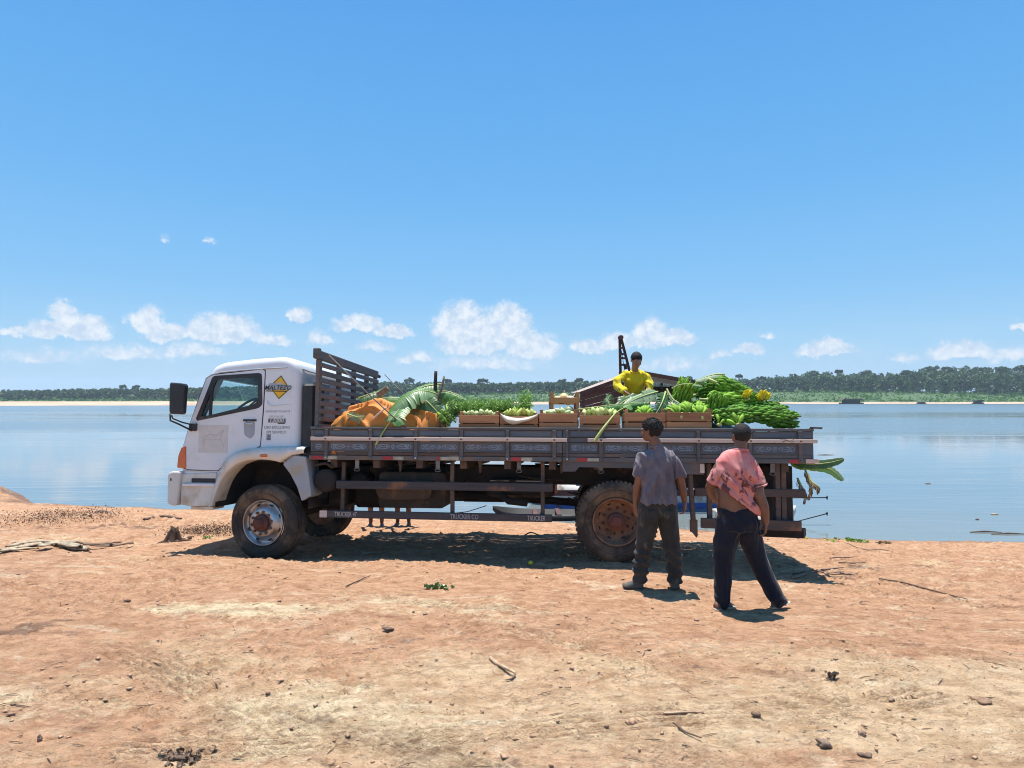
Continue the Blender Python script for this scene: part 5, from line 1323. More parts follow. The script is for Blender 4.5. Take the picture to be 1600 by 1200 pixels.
# ---------------------------------------------------------------- bananas
def banana_mesh(Ln=.17, r=.0175, bend=1.15, n=6, k=8, nm='banana', mat=None):
    mb = MB(); pts = []; rr = []; prof = [.38, .60, .95, 1.05, 1.05, 1., .78, .30]
    x = z = 0; a = -.1
    for i in range(k):
        pts.append((x, 0, z)); rr.append(r*prof[i]); x += math.cos(a)*Ln/(k-1); z += math.sin(a)*Ln/(k-1); a += bend/(k-1)*1.2
    mb.tube(pts, rr, n); return mb.mesh(nm, mat)
BM = dict(g=banana_mesh(.145, .0205, 1.3, mat=M_BANANA), l=banana_mesh(.155, .0205, 1.25, mat=M_BANANAL), d=banana_mesh(.135, .0200, 1.25, mat=M_BANANAD), y=banana_mesh(.16, .0225, 1.0, mat=M_BANANAY))
def bunch(label, P, axis, length, kind='g', hands=8, per=11, scale=1., arc=None, group='banana bunches heaped on the truck', up=(0, -.35, 1), spread=150, rad=.060, tilt=0.55):
    """a stem of bananas: hands round an axis, the fingers turned out and towards the tip"""
    root = empty('banana_bunch', label, 'banana bunch', group, M=TM @ Matrix.Translation(P))
    ax = Vector(axis).normalized(); u0 = Vector(up); u0 = (u0-ax*u0.dot(ax)).normalized(); v0 = ax.cross(u0)
    st = MB(); st.tube([ax*(-length*.5-.09), ax*(-length*.25), ax*(length*.3), ax*(length*.5+.03)], [.022, .024, .018, .008], 8); st.build('stem', M_STALK, root)
    me = BM[kind]
    for h in range(hands):
        s_ = (h+.5)/hands-.5; tw = rnd.uniform(-.25, .25)
        for i in range(per):
            a = R(-spread+2*spread*(i+.5)/per)+tw+rnd.uniform(-.05, .05)
            rdir = u0*math.cos(a)+v0*math.sin(a); rr = (rdir*math.cos(tilt+rnd.uniform(-.15, .15))+ax*math.sin(tilt)).normalized()
            zz = (ax-rr*ax.dot(rr)).normalized(); tt = zz.cross(rr)
            sc = scale*rnd.uniform(.86, 1.1)*(1-.28*abs(s_)*1.3)
            p_ = ax*(s_*length+rnd.uniform(-.012, .012)+(.02 if i % 2 else 0))+rdir*rad*(1 if i % 2 else .75)
            M = Matrix(((rr.x*sc, tt.x*sc, zz.x*sc, p_.x), (rr.y*sc, tt.y*sc, zz.y*sc, p_.y), (rr.z*sc, tt.z*sc, zz.z*sc, p_.z), (0, 0, 0, 1)))
            o = bpy.data.objects.new('banana', me); COL.objects.link(o); o.parent = root; o.matrix_local = M
    return root
def B(px, py, y): return LP(px, py, y)
BN = [ # label, px, py, y, axis, length, kind, hands, per, scale
 ('light green banana bunch with round outline, behind the fifth crate', 1066, 619, .75, (.35, -.25, .9), .30, 'l', 7, 13, 1.0),
 ('arched light green banana bunch in the middle of the heap', 1128, 627, .50, (1, .1, -.08), .44, 'l', 9, 13, 1.0),
 ('green bunch at the very top of the heap under the leaf', 1122, 606, .85, (1, .2, -.25), .42, 'g', 8, 12, .95),
 ('green bunch on the right slope of the heap below the leaf edge', 1152, 620, .80, (.9, .2, -.45), .40, 'g', 8, 12, .95),
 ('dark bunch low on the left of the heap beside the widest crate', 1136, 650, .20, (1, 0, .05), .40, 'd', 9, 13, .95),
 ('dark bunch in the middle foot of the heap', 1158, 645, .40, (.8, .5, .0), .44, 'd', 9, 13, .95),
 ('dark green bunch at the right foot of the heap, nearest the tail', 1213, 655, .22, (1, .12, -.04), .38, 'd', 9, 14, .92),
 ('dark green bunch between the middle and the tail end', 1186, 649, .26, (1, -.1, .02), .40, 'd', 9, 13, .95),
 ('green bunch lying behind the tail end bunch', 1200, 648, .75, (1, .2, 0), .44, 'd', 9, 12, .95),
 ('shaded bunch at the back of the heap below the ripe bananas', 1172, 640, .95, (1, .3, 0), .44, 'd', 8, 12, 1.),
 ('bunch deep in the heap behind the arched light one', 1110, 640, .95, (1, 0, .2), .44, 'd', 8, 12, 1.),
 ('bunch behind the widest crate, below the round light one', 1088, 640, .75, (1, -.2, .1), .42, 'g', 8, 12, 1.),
 ('big green bunch forming the rounded shoulder of the heap', 1137, 606, .62, (.9, .1, -.4), .42, 'g', 9, 13, 1.0),
 ('green bunch stepping down the right slope towards the ripe bananas', 1163, 622, .60, (.9, .15, -.35), .36, 'g', 8, 12, .95),
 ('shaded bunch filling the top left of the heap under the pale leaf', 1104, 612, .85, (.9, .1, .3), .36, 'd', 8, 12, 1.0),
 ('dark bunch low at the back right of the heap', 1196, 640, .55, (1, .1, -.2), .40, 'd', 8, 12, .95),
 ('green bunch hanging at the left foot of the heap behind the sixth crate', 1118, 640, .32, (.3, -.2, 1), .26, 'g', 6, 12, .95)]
for i, b_ in enumerate(BN):
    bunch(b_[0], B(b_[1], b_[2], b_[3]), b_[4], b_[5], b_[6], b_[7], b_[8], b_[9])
# loose hands
def hand(label, P, axis, n, kind, scale=1., spread=50, group='loose banana hands', tilt=.15, up=(0, -.3, 1)):
    return bunch(label, P, axis, .05, kind, 2, n, scale, group=group, spread=spread, rad=.03, tilt=tilt, up=up)
hand('bright yellow ripe banana hand on the right slope', B(1191, 628, .55), (.5, -.8, .3), 8, 'y', 1., 75)
hand('smaller ripe yellow hand tucked into the heap', B(1166, 625, .48), (.6, -.7, .2), 5, 'y', .8, 60)
hand('fan of green bananas in the fifth crate', B(1007, 650, .15), (0, 1, .1), 10, 'l', 1.05, 75, up=(0, 0, 1))
hand('second fan of green bananas at the back of the fifth crate', B(1010, 648, .34), (0, 1, .1), 9, 'g', 1., 75, up=(0, 0, 1))
for k, (px, py, y, kind) in enumerate(((1058, 650, .13, 'l'), (1075, 646, .20, 'l'), (1095, 651, .13, 'l'), (1066, 646, .33, 'g'), (1090, 645, .33, 'l'))):
    hand(['upright hand at the left in the widest crate', 'hand in the middle front of the widest crate', 'hand leaning over the right front of the widest crate', 'hand at the back left in the widest crate', 'hand at the back right of the widest crate'][k],
         B(px, py, y), (.2*(k-2), 1, .2), 9, kind, 1.08, 55, up=(.25*(k-1), -.2, 1))
hand('three big plantains lying on the rail behind the man in pink', B(1152, 664, .06), (0, 1, 0), 3, 'l', 1.5, 70, up=(-.4, 0, 1))
hand('pair of pale bananas left of the plantains on the rail', B(1122, 664, .06), (0, 1, 0), 2, 'l', 1.1, 50, up=(.5, 0, 1))
# bedding of cut leaves under the heap
def mound(name, x0, x1, y0, y1, hf, mat, label, cat, nx=48, ny=26, edge=.12, amp=.04, seed=0, z0=ZF):
    mb = MB(); G = []
    for i in range(nx+1):
        x = x0+(x1-x0)*i/nx; row = []
        for j in range(ny+1):
            y = y0+(y1-y0)*j/ny; e = min(1, min(i, nx-i)/nx*(x1-x0)/edge, min(j, ny-j)/ny*(y1-y0)/edge)
            h = hf(x, y)*math.sin(e*math.pi/2)**.6+amp*mnoise.noise(Vector((x*5, y*5, seed)))*e
            row.append((x, y, z0+max(h, 0)))
        G.append(row)
    mb.grid(G); mb.box((x0+.02, y0+.02, z0-.0), (x1-.02, y1-.02, z0+.02))
    o = mb.build(name, mat, label=label, cat=cat); o.matrix_world = TM; return o
mound('leaf_bedding', L(1045, 660, .5)[0], L(1236, 660, .5)[0], .12, 1.7, lambda x, y: .30+.20*math.exp(-((x-6.05)**2+(y-.9)**2)/.15), M_LEAFD, 'dark layer of cut leaves the banana bunches are heaped on', 'leaf bedding', amp=.05)
bunch_extra = None
# herbs over the first crates
def herbs(label, px, py, y, w_, h_, n, seed, leaf=.016):
    g = np.random.default_rng(seed); c = LP(px, py, y); root = empty('herb_bundle', label, 'herbs', 'feathery green bundles on the crates', M=TM @ Matrix.Translation(c))
    st = MB(); C = []; Rd = []
    for i in range(n):
        a = g.uniform(-1, 1); tip = Vector((a*w_+g.normal()*.02, g.normal()*.10, h_*g.uniform(.35, 1)*(1-.3*abs(a)))); b = Vector((a*w_*.5, g.normal()*.05, -.10))
        mid = (tip+b)*.5+Vector((g.normal()*.03, 0, .03)); st.tube([b, mid, tip], [.0035, .003, .0018], 4, False)
        for k in range(7): q = b.lerp(tip, .35+.65*k/6)+Vector(g.normal(size=3)*.018); C.append(q); Rd.append(.028)
    st.build('stems', M_HERB, root, kind='stuff', fixn=False)
    V, ti = clump_mesh([tuple(q) for q in C], Rd, 7, leaf*.55, .9, seed); o = quads_obj('leaves', V, ti, M_HERB, root, kind='stuff')
herbs('dense low greens beside the orange tarp', 700, 655, .16, .10, .20, 26, 1); herbs('feathery greens over the leftmost front crate', 735, 640, .30, .26, .14, 60, 2)
herbs('feathery greens rising left of the white sack', 768, 640, .34, .22, .17, 60, 3); herbs('feathery greens above the white sack crate', 800, 641, .36, .24, .17, 60, 4)
herbs('tall wispy plant standing up above the second crate', 822, 634, .42, .08, .24, 24, 5); herbs('low greens behind the leftmost crate', 750, 636, .55, .3, .10, 50, 6)
herbs('dark leafy tuft under the tips of the big leaf', 712, 640, .35, .10, .16, 26, 8)
# pale stalks beside the tarp
for k, (a, b, r_) in enumerate((((684, 645), (703, 664), .020), ((690, 640), (712, 660), .016), ((697, 633), (703, 655), .014), ((722, 668), (727, 650), .012))):
    mb = MB(); p_, q_ = LP(*a, .10+.04*k), LP(*b, .06+.03*k); mb.tube([p_, (p_+q_)/2+Vector((0, 0, .01)), q_], [r_*.8, r_, r_*.7], 8); o = mb.build('green_stalk', M_BANANAL, label=['thick pale green stalk against the end of the tarp', 'pale stalk lying over the greens', 'short upright pale stalk by the leaf', 'short pale stalk leaning on the leftmost crate'][k], cat='stalk', group='pale stalks between tarp and crates'); o.matrix_world = TM
# tarp
def tarp():
    x0, z_ = L(508, 664, .05); x1, _ = L(683, 664, .05)
    hx = [x0, x0+.08, x0+.20, x0+.38, x0+.55, x0+.75, x0+1.0, x0+1.25, x1-.12, x1]
    hz = [.36, .50, .63, .72, .765, .73, .67, .66, .68, .68]
    mb = MB(); G = []; nx, nv = 110, 46
    for i in range(nx+1):
        u = i/nx; x = x0+(x1-x0)*u; h = float(np.interp(x, hx, hz)); row = []
        for j in range(nv+1):
            v = j/nv
            if v < .45: k = v/.45; y = .03+.14*k**2+.02*math.sin(k*6+x*5); z = h*math.sin(k*math.pi/2)**.85*.86
            elif v < .75: k = (v-.45)/.30; y = .17+.55*k; z = h*(.86+.14*math.sin(k*math.pi*.8))
            else: k = (v-.75)/.25; y = .72+.35*k; z = h*.94*(1-k)**.5
            f = mnoise.noise(Vector((x*2.2, y*3, 1)))*.07+mnoise.noise(Vector((x*7, y*6+z*5, 4)))*.028
            f += .085*(1-abs(mnoise.noise(Vector((x*3.1+z*2, y*2+z*3, 9)))*2.2))**3*(1 if v < .8 else .5)-.02
            f += .030*max(0, math.sin((x-x0)*9+z*7+3*mnoise.noise(Vector((x, z, 2)))))**4*(1 if v < .6 else .4)
            e = min(1, i/3, (nx-i)/2)
            row.append((x, y-f*.9, max(z*(.6+.4*e)+f*.5, 0)+ZF))
        G.append(row)
    mb.grid(G); n0 = len(G[0])
    # closed end towards the crates
    mb.add([G[-1][j] for j in range(n0)]+[(G[-1][0][0], .5, ZF)], [(j, j+1, n0) for j in range(n0-1)])
    # folded-over lip at the left
    lip = []
    for i in range(14):
        u = i/13; row = []
        for j in range(7):
            v = j/6; a = LP(511+16*u+20*v, 664-30*u**.8+10*v*u*0, .0); b = LP(545+0*u, 668, .0)
            q = a.lerp(b, v*.75); q.y = -.0+.03*math.sin(v*3.1)*-1+.02; row.append(q)
        lip.append(row)
    o = mb.build('orange_tarp', M_TARP, label='orange tarpaulin bundled over the load behind the headboard', cat='tarpaulin'); o.matrix_world = TM
    o.modifiers.new('s', 'SOLIDIFY').thickness = .006
tarp()
# leaves on the tarp
lv = lambda *q: [LP(*p_) for p_ in q]
banana_leaf('big green banana leaf whose stalk hangs over the truck side', lv((587, 695, -.085), (598, 676, -.075), (612, 655, -.03), (626, 637, .12), (645, 620, .28), (672, 608, .5)), .20, M_LEAF, .35, .34, up=(-.2, -.75, .6), tear=.3, seed=3)
banana_leaf('broad shiny leaf lying highest on the tarp', lv((700, 648, .45), (690, 622, .42), (672, 612, .35), (648, 612, .25), (624, 628, .15), (606, 648, .08)), .24, M_LEAF, .4, .1, up=(-.1, -.7, .7), tear=.3, seed=5)
banana_leaf('leaf folded along the crest of the tarp pile', lv((690, 600, .6), (660, 605, .55), (640, 620, .45), (622, 634, .35)), .20, M_LEAF, .5, .05, up=(.2, -.6, .8), tear=.2, seed=6)
banana_leaf('dark leaf drooping towards the tarp end', lv((655, 620, .3), (668, 628, .22), (680, 640, .18), (690, 652, .15)), .16, M_LEAFD, .3, .05, up=(0, -.9, .3), tear=.2, seed=7)
banana_leaf('brown tipped leaf pointing right over the greens', lv((685, 612, .45), (700, 612, .42), (716, 618, .4), (734, 629, .38)), .12, M_LEAF, .7, .05, up=(0, -.5, .8), tear=.35, seed=8)
banana_leaf('small leaf scrap stuck on the front of the tarp', lv((543, 647, .03), (552, 650, .02), (562, 652, .02), (570, 650, .02)), .07, M_LEAFP, .2, .0, up=(0, -1, .2), tear=.5, seed=9)
banana_leaf('dark leaf behind the tarp by the rope', lv((560, 622, .6), (575, 617, .6), (592, 612, .65), (600, 606, .7)), .12, M_LEAFD, .4, .05, up=(0, -.6, .7), seed=10)
banana_leaf('green leaf between rope and wooden chock', lv((585, 628, .5), (600, 622, .5), (618, 622, .5), (640, 624, .5)), .11, M_LEAF, .4, .05, up=(0, -.6, .7), seed=11)
mb = MB(); mb.obox(LP(590, 618, .55), LP(606, 606, .55), .07, .06, ch=.006); o = mb.build('wooden_chock', M_STICK, label='short squared timber sticking up behind the tarp', cat='timber'); o.matrix_world = TM
for k, (P_, r_, m_, lb) in enumerate(((lv((681, 580, .45), (680, 610, .45), (679, 660, .45)), [.022, .026, .028], M_DARKSTICK, 'tall black pole standing between tarp and greens'),
        (lv((694, 588, .42), (690, 606, .40), (684, 628, .38), (690, 655, .38)), [.014, .018, .020, .02], M_STICK, 'crooked grey stick leaning beside the black pole'),
        (lv((583, 655, .02), (592, 646, .0), (605, 636, .02)), [.010, .012, .010], M_WOODPALE, 'pale peeled stick lying on the tarp'))):
    mb = MB(); mb.tube(spl(P_, 9), list(np.interp(np.linspace(0, 1, 9), np.linspace(0, 1, len(r_)), r_)), 8); o = mb.build('pole', m_, label=lb, cat='pole'); o.matrix_world = TM
# leaves in the middle
banana_leaf('yellow green stalk hanging over the truck side', lv((929, 690, -.08), (938, 676, -.075), (950, 660, -.03), (964, 644, .10), (985, 632, .4)), .10, M_LEAF, .3, .86, up=(0, -.6, .7), seed=21, rib=.024)
banana_leaf('long pale midrib lying across the crates below the man', lv((903, 640, .2), (925, 637, .3), (955, 633, .4), (990, 630, .5), (1015, 628, .55)), .09, M_LEAF, .8, .25, up=(0, -.5, .8), seed=22)
banana_leaf('pale folded leaf in front of the man in yellow', lv((1028, 612, .7), (1010, 617, .65), (992, 624, .6), (975, 634, .5)), .12, M_LEAFP, .25, .04, up=(0, -.9, .45), seed=23, tear=.15)
banana_leaf('dark leaf below the hand of the man in yellow', lv((1000, 618, .8), (985, 622, .7), (968, 632, .55), (955, 646, .45)), .15, M_LEAFD, .3, .05, up=(.1, -.85, .5), seed=24)
banana_leaf('dark leaf standing up left of the man in yellow', lv((960, 640, .6), (952, 632, .62), (950, 624, .65), (955, 616, .7)), .10, M_LEAFD, .2, .05, up=(0, -1, .2), seed=25)
banana_leaf('pale strip of leaf curling over the fifth crate', lv((1042, 608, .6), (1050, 622, .5), (1064, 632, .4), (1078, 636, .3)), .035, M_LEAFP, .3, .05, up=(0, -.8, .6), seed=26)
banana_leaf('dark leaf hanging between fifth and sixth crates', lv((1040, 612, .6), (1036, 625, .45), (1030, 638, .35), (1022, 650, .3)), .14, M_LEAFD, .3, .05, up=(.3, -.9, .2), seed=27)
banana_leaf('broad leaf lying flat behind the fourth crate', lv((1010, 640, .6), (985, 636, .55), (955, 638, .5), (925, 642, .45)), .14, M_LEAFD, .4, .03, up=(0, -.5, .8), seed=28)
banana_leaf('pale leaf spread over the top of the banana heap', lv((1132, 585, .9), (1118, 585, .85), (1102, 589, .82), (1086, 595, .78)), .06, M_LEAFP, .4, .03, up=(0, -.55, .8), seed=29, tear=.1)
banana_leaf('dark leaf arching down the right side of the heap', lv((1100, 590, 1.0), (1122, 584, .95), (1140, 592, .9), (1160, 607, .85), (1170, 616, .8)), .17, M_LEAFD, .9, .03, up=(0, -.2, 1), seed=30, tear=.15)
banana_leaf('yellowish stalk arching above the round light bunch', lv((1050, 607, .6), (1064, 601, .55), (1080, 600, .52), (1098, 603, .5)), .05, M_LEAF, .9, .7, up=(0, -.3, 1), seed=31, rib=.012)
banana_leaf('dark leaf inside the heap behind the arched bunch', lv((1085, 600, .9), (1098, 608, .85), (1108, 622, .8)), .16, M_LEAFD, .3, .03, up=(.2, -1, .2), seed=32)
# leaves under the tail
banana_leaf('dark leaf edge sticking out behind the tail', lv((1240, 722, .50), (1268, 725, .42), (1295, 723, .38), (1319, 717, .35)), .060, M_LEAFD, .15, .0, up=(0, -1, .25), seed=40, tear=0)
banana_leaf('yellow green leaf drooping below the tail of the truck', lv((1235, 724, .55), (1268, 727, .48), (1296, 733, .42), (1318, 751, .38)), .065, M_LEAF, .15, .0, up=(0, -1, .35), seed=41, tear=0)
for k, (a, b, lb) in enumerate((((1262, 742), (1262, 780), 'curled brown dry leaf hanging at the truck tail'), ((1268, 752), (1278, 768), 'crumpled tan dry leaf, outermost at the truck tail'), ((1250, 755), (1256, 785), 'dry brown leaf strip inside the rear corner'))):
    banana_leaf(lb, lv((a[0]-4, a[1]-8, .3), (a[0], a[1], .26), ((a[0]+b[0])/2+5, (a[1]+b[1])/2, .22), (b[0], b[1], .25)), .09, M_DRY, .9, .05, up=(.6, -.7, .2), seed=50+k, tear=.6, cat='dry leaf')
# ropes from the headboard
for k, (a, b, lb) in enumerate(((LP(514, 555, -.02), LP(630, 666, -.05), 'rope from the near headboard corner down to the side rail'), (LP(601, 585, W_BED+.17), LP(652, 636, W_BED), 'rope from the far headboard peg down into the load'))):
    mb = MB(); mb.tube([a, (a+b)/2-Vector((0, 0, .015)), b], .0085, 6); 
    if k == 0: mb.tube([b+Vector((math.cos(t_)*.02, -.01, math.sin(t_)*.022)) for t_ in np.linspace(0, 6.28, 9)], .010, 6, False)
    o = mb.build('rope', M_ROPE, label=lb, cat='rope'); o.matrix_world = TM
mb = MB(); c = LP(1232, 689, -.08)
for k in range(7):
    g_ = random.Random(k); mb.tube([c+Vector((g_.uniform(-.11, .11), g_.uniform(-.02, .0), g_.uniform(-.04, .04))) for _ in range(5)], .0035, 5)
o = mb.build('tangled_wire', M_STICK, label='tangle of brown wire round the batten near the tail', cat='wire'); o.matrix_world = TM
# ================================================================ PEOPLE
def remeshed(mb, voxel, name, mat, parent, smooth=2, disp=None):
    me = mb.mesh('tmp', mat); o = bpy.data.objects.new('tmp', me); COL.objects.link(o)
    r = o.modifiers.new('r', 'REMESH'); r.mode = 'VOXEL'; r.voxel_size = voxel; r.use_smooth_shade = True
    s = o.modifiers.new('s', 'SMOOTH'); s.factor = .5; s.iterations = smooth
    m2 = evaluated(o); bpy.data.objects.remove(o); m2.name = name
    if disp:
        n = len(m2.vertices); co = np.empty(n*3, np.float32); no = np.empty(n*3, np.float32)
        m2.vertices.foreach_get('co', co); m2.vertices.foreach_get('normal', no); co = co.reshape(-1, 3); no = no.reshape(-1, 3)
        d_, extra = disp(co, no); co = co+no*np.asarray(d_)[:, None]+(extra if extra is not None else 0)
        m2.vertices.foreach_set('co', co.astype(np.float32).ravel()); m2.update()
    m2.polygons.foreach_set('use_smooth', [True]*len(m2.polygons))
    return obj(name, m2, parent)
def rings(mb, S, n=24):
    """closed loft through horizontal-ish rings: (centre, half width, half depth, side angle, exponent)"""
    vs = []; fs = []; 
    for (c, a, b, *r_) in S:
        ang = r_[0] if r_ else 0; e = r_[1] if len(r_) > 1 else 2.4; tl = r_[2] if len(r_) > 2 else 0
        for k in range(n):
            t_ = 2*math.pi*k/n; ct, st = math.cos(t_), math.sin(t_)
            x = a*abs(ct)**(2/e)*np.sign(ct); y = b*abs(st)**(2/e)*np.sign(st)
            vs.append((c[0]+x*math.cos(ang)-y*math.sin(ang), c[1]+x*math.sin(ang)+y*math.cos(ang), c[2]+tl*y))
    m = len(S)
    for i in range(m-1):
        for k in range(n): a = i*n+k; b = i*n+(k+1) % n; fs.append((a, b, b+n, a+n))
    fs.append(tuple(range(n))[::-1]); fs.append(tuple(range((m-1)*n, m*n))); mb.add(vs, fs, True)
def limb(mb, P, Rr, n=14, flat=1., k=9, ball=True):
    C = spl(P, k); rr = np.interp(np.linspace(0, 1, k), np.linspace(0, 1, len(Rr)), Rr)
    mb.tube(C, list(rr), n, flat=flat); mb.ell(C[0], [rr[0]]*3, None, 10, 7); (mb.ell(C[-1], [rr[-1]]*3, None, 10, 7) if ball else None)
def hand_geo(mb, wrist, d_, palm_n, side, curl=.5, sc=1.):
    """palm, four unequal bent fingers and a thumb; d_ points from wrist to fingers, palm_n out of the palm, side to the thumb"""
    d_ = Vector(d_).normalized(); pn = Vector(palm_n); pn = (pn-d_*pn.dot(d_)).normalized(); sd_ = d_.cross(pn)
    if sd_.dot(Vector(side)) < 0: sd_ = -sd_
    w = Vector(wrist)
    for u in np.linspace(0, 1, 5):
        mb.ell(w+d_*(.015+.065*u)*sc, (.001, .001, .001), None, 4, 3)
    for j in range(4): q = w+sd_*(.030-.020*j)*sc; mb.tube([w+sd_*(.014-.009*j)*sc, q+d_*.045*sc, q+d_*.085*sc], [.016*sc, .0135*sc, .011*sc], 8)
    for j, Ln in enumerate((.070, .080, .075, .060)):
        p_ = w+sd_*(.031-.0205*j)*sc+d_*.082*sc; a = .15+.1*j*.3; P = [p_]
        for k in range(3):
            a += curl*(.55 if k else .35); dd = d_*math.cos(a)+pn*math.sin(a); p_ = p_+dd*Ln*sc*(.45, .32, .26)[k]; P.append(p_)
        mb.tube([w+sd_*(.020-.013*j)*sc+d_*.05*sc]+P, [.0105*sc, .0100*sc, .0092*sc, .0085*sc, .0070*sc], 8)
    t0 = w+sd_*.026*sc+d_*.025*sc; t1 = t0+(d_*.6+sd_*.7+pn*.25).normalized()*.042*sc; t2 = t1+(d_*.85+sd_*.2+pn*.4).normalized()*.032*sc
    mb.tube([w+d_*.01*sc, t0, t1, t2], [.014*sc, .0135*sc, .0105*sc, .0082*sc], 8)
def head_geo(mb, c, yaw_, pitch=0, sc=1.):
    """skull, jaw, brow, nose, lips, ears; the face looks along +Y turned by yaw_"""
    M = Matrix.Translation(c) @ Matrix.Rotation(yaw_, 4, 'Z') @ Matrix.Rotation(pitch, 4, 'X')
    def e(p_, r_): 
        m3 = (M.to_3x3() @ Matrix.Diagonal((1, 1, 1))); mb.ell(M @ Vector([q*sc for q in p_]), [q*sc for q in r_], m3, 16, 12)
    e((0, -.018, .030), (.076, .092, .088)); e((0, .020, -.015), (.062, .070, .085)); e((0, .048, -.066), (.040, .040, .036)); e((0, .0, -.05), (.058, .055, .05))
    e((0, .088, .022), (.046, .012, .012)); e((-.032, .078, -.022), (.020, .016, .018)); e((.032, .078, -.022), (.020, .016, .018))
    e((0, .098, -.012), (.011, .018, .026)); e((0, .104, -.028), (.017, .014, .010)); e((0, .088, -.054), (.024, .013, .007)); e((0, .087, -.064), (.021, .012, .007))
    for s in (-1, 1): e((s*.078, -.006, -.004), (.009, .019, .030)); e((s*.080, -.012, .012), (.010, .014, .014))
    return M
def hairmat(name, c): return stuffmat(name, c, tuple(q*1.5 for q in c), 60, .7, .8, .004, vary=0, spec=.25)
def hair_cap(M, sc, mat, parent, back=-.05, amp=.010, freq=30, low=-.045, thick=.012, front=.055, seed=0, curls=0):
    mb = MB(); G = []
    mb.ell((0, 0, 0), (1, 1, 1), None, 56, 40)
    vs = []; 
    me = mb.mesh('hair', mat); bm = bmesh.new(); bm.from_mesh(me); dl = []
    for v in bm.verts:
        d_ = v.co.normalized(); p_ = Vector((d_.x*(.076+thick), -.018+d_.y*(.092+thick), .030+d_.z*(.088+thick)))
        lim = np.interp(p_.y, [-.12, -.03, .02, .06, .09], [low, low+.01, .018, .052, .060])
        nz = mnoise.noise(p_*freq+Vector((seed, 0, 0))); nz2 = mnoise.noise(p_*freq*2.3+Vector((seed, 3, 0)))
        if p_.z < lim: k = min((lim-p_.z)*30, 1); p_ = Vector((0, -.018, .03)).lerp(p_, 1-.22*k); 
        if p_.z < lim-.035: dl.append(v)
        p_ += d_*(nz*amp+nz2*amp*.5); v.co = M @ (p_*sc)
    bmesh.ops.delete(bm, geom=dl, context='VERTS'); bm.to_mesh(me); bm.free(); me.polygons.foreach_set('use_smooth', [True]*len(me.polygons))
    if curls:
        g = random.Random(seed); cb = MB()
        for i in range(curls):
            a = g.uniform(0, 6.28); z = g.uniform(.05, 1); d_ = Vector((math.cos(a)*math.sqrt(1-z*z), math.sin(a)*math.sqrt(1-z*z), z))
            p_ = Vector((d_.x*(.086), -.018+d_.y*.102, .030+d_.z*.100)); t_ = d_.cross(Vector((g.uniform(-1, 1), g.uniform(-1, 1), g.uniform(-1, 1)))).normalized()
            if p_.y > .05 and p_.z < .07: continue
            cb.tube([M @ (q*sc) for q in (p_-d_*.006, p_+d_*.012+t_*.008, p_+d_*.014+t_*.022)], [.006, .005, .002], 5)
        bm = bmesh.new(); bm.from_mesh(me); tm = cb.mesh('c', mat); bm.from_mesh(tm); bm.to_mesh(me); bm.free()
    return obj('hair', me, parent)

M_SKIN1 = stuffmat('brown_skin', (.215, .098, .058), (.165, .074, .044), 8, .5, .15, .001, vary=0, spec=.45)
M_SKIN2 = stuffmat('warm_brown_skin', (.185, .085, .052), (.145, .064, .040), 8, .5, .15, .001, vary=0, spec=.45)
M_SKIN3 = stuffmat('deep_brown_skin', (.30, .155, .10), (.23, .11, .075), 8, .5, .15, .001, vary=0, spec=.45)
M_HAIR = hairmat('black_hair', (.010, .009, .009)); M_HAIR2 = hairmat('short_black_hair', (.013, .011, .011))
def clothmat(name, c1, c2, stain=None, slo=.58, shi=.66, sscale=9, weave=600, zfade=None):
    m, t, b = newmat(name); P = t.node('ShaderNodeTexCoord').outputs['Object']
    n = t.noise(P, 5, 5, .6); c = t.mix(t.ramp(n, .35, .65), c1, c2)
    if stain:
        n2 = t.noise(t.mapping(P, (1.0, 1, .62)), sscale, 4, .55)
        f = t.ramp(n2, slo, shi)
        if zfade:
            z = t.xyz(P)[2]; f = t.math('MULTIPLY', f, t.math('MULTIPLY', t.ramp(z, zfade[0], zfade[0]+.05), t.ramp(z, zfade[1]+.05, zfade[1])))
        c = t.mix(t.math('MULTIPLY', f, .85), c, stain)
    t.put(b.inputs['Base Color'], c); b.inputs['Roughness'].default_value = .9; b.inputs['Specular IOR Level'].default_value = .15
    b.inputs['Sheen Weight'].default_value = .15
    t.put(b.inputs['Normal'], t.bump(t.noise(P, weave*.25, 2, .6), .25, .001)); return m
M_GREYSH = clothmat('grey_shirt_cloth', (.165, .15, .172), (.125, .113, .135))
M_PINK = clothmat('pink_shirt_cloth', (.52, .135, .13), (.58, .25, .23), (.07, .022, .02), .52, .59, 16, zfade=(.95, 1.28))
M_YELLOW = clothmat('yellow_shirt_cloth', (.70, .56, .014), (.58, .44, .02))
M_TROU1 = clothmat('dirty_olive_trousers', (.052, .048, .040), (.034, .032, .030), (.14, .12, .085), .58, .72, 7)
M_TROU2 = clothmat('navy_track_trousers', (.010, .012, .020), (.014, .016, .026), (.05, .055, .07), .66, .74, 6)
M_TROU3 = clothmat('dark_blue_trousers', (.03, .035, .08), (.02, .025, .05))
M_SHOE = stuffmat('grey_boot', (.085, .082, .075), (.05, .05, .046), 8, .7, .3, .002, dirt=(.26, .17, .11), dscale=8, vary=0)
M_SANDAL = stuffmat('brown_sandal', (.24, .12, .07), (.17, .08, .05), 8, .7, .3, .002, vary=0); M_SOLE = stuffmat('pale_sole', (.42, .35, .26), (.3, .25, .18), 8, .7, .1, vary=0)

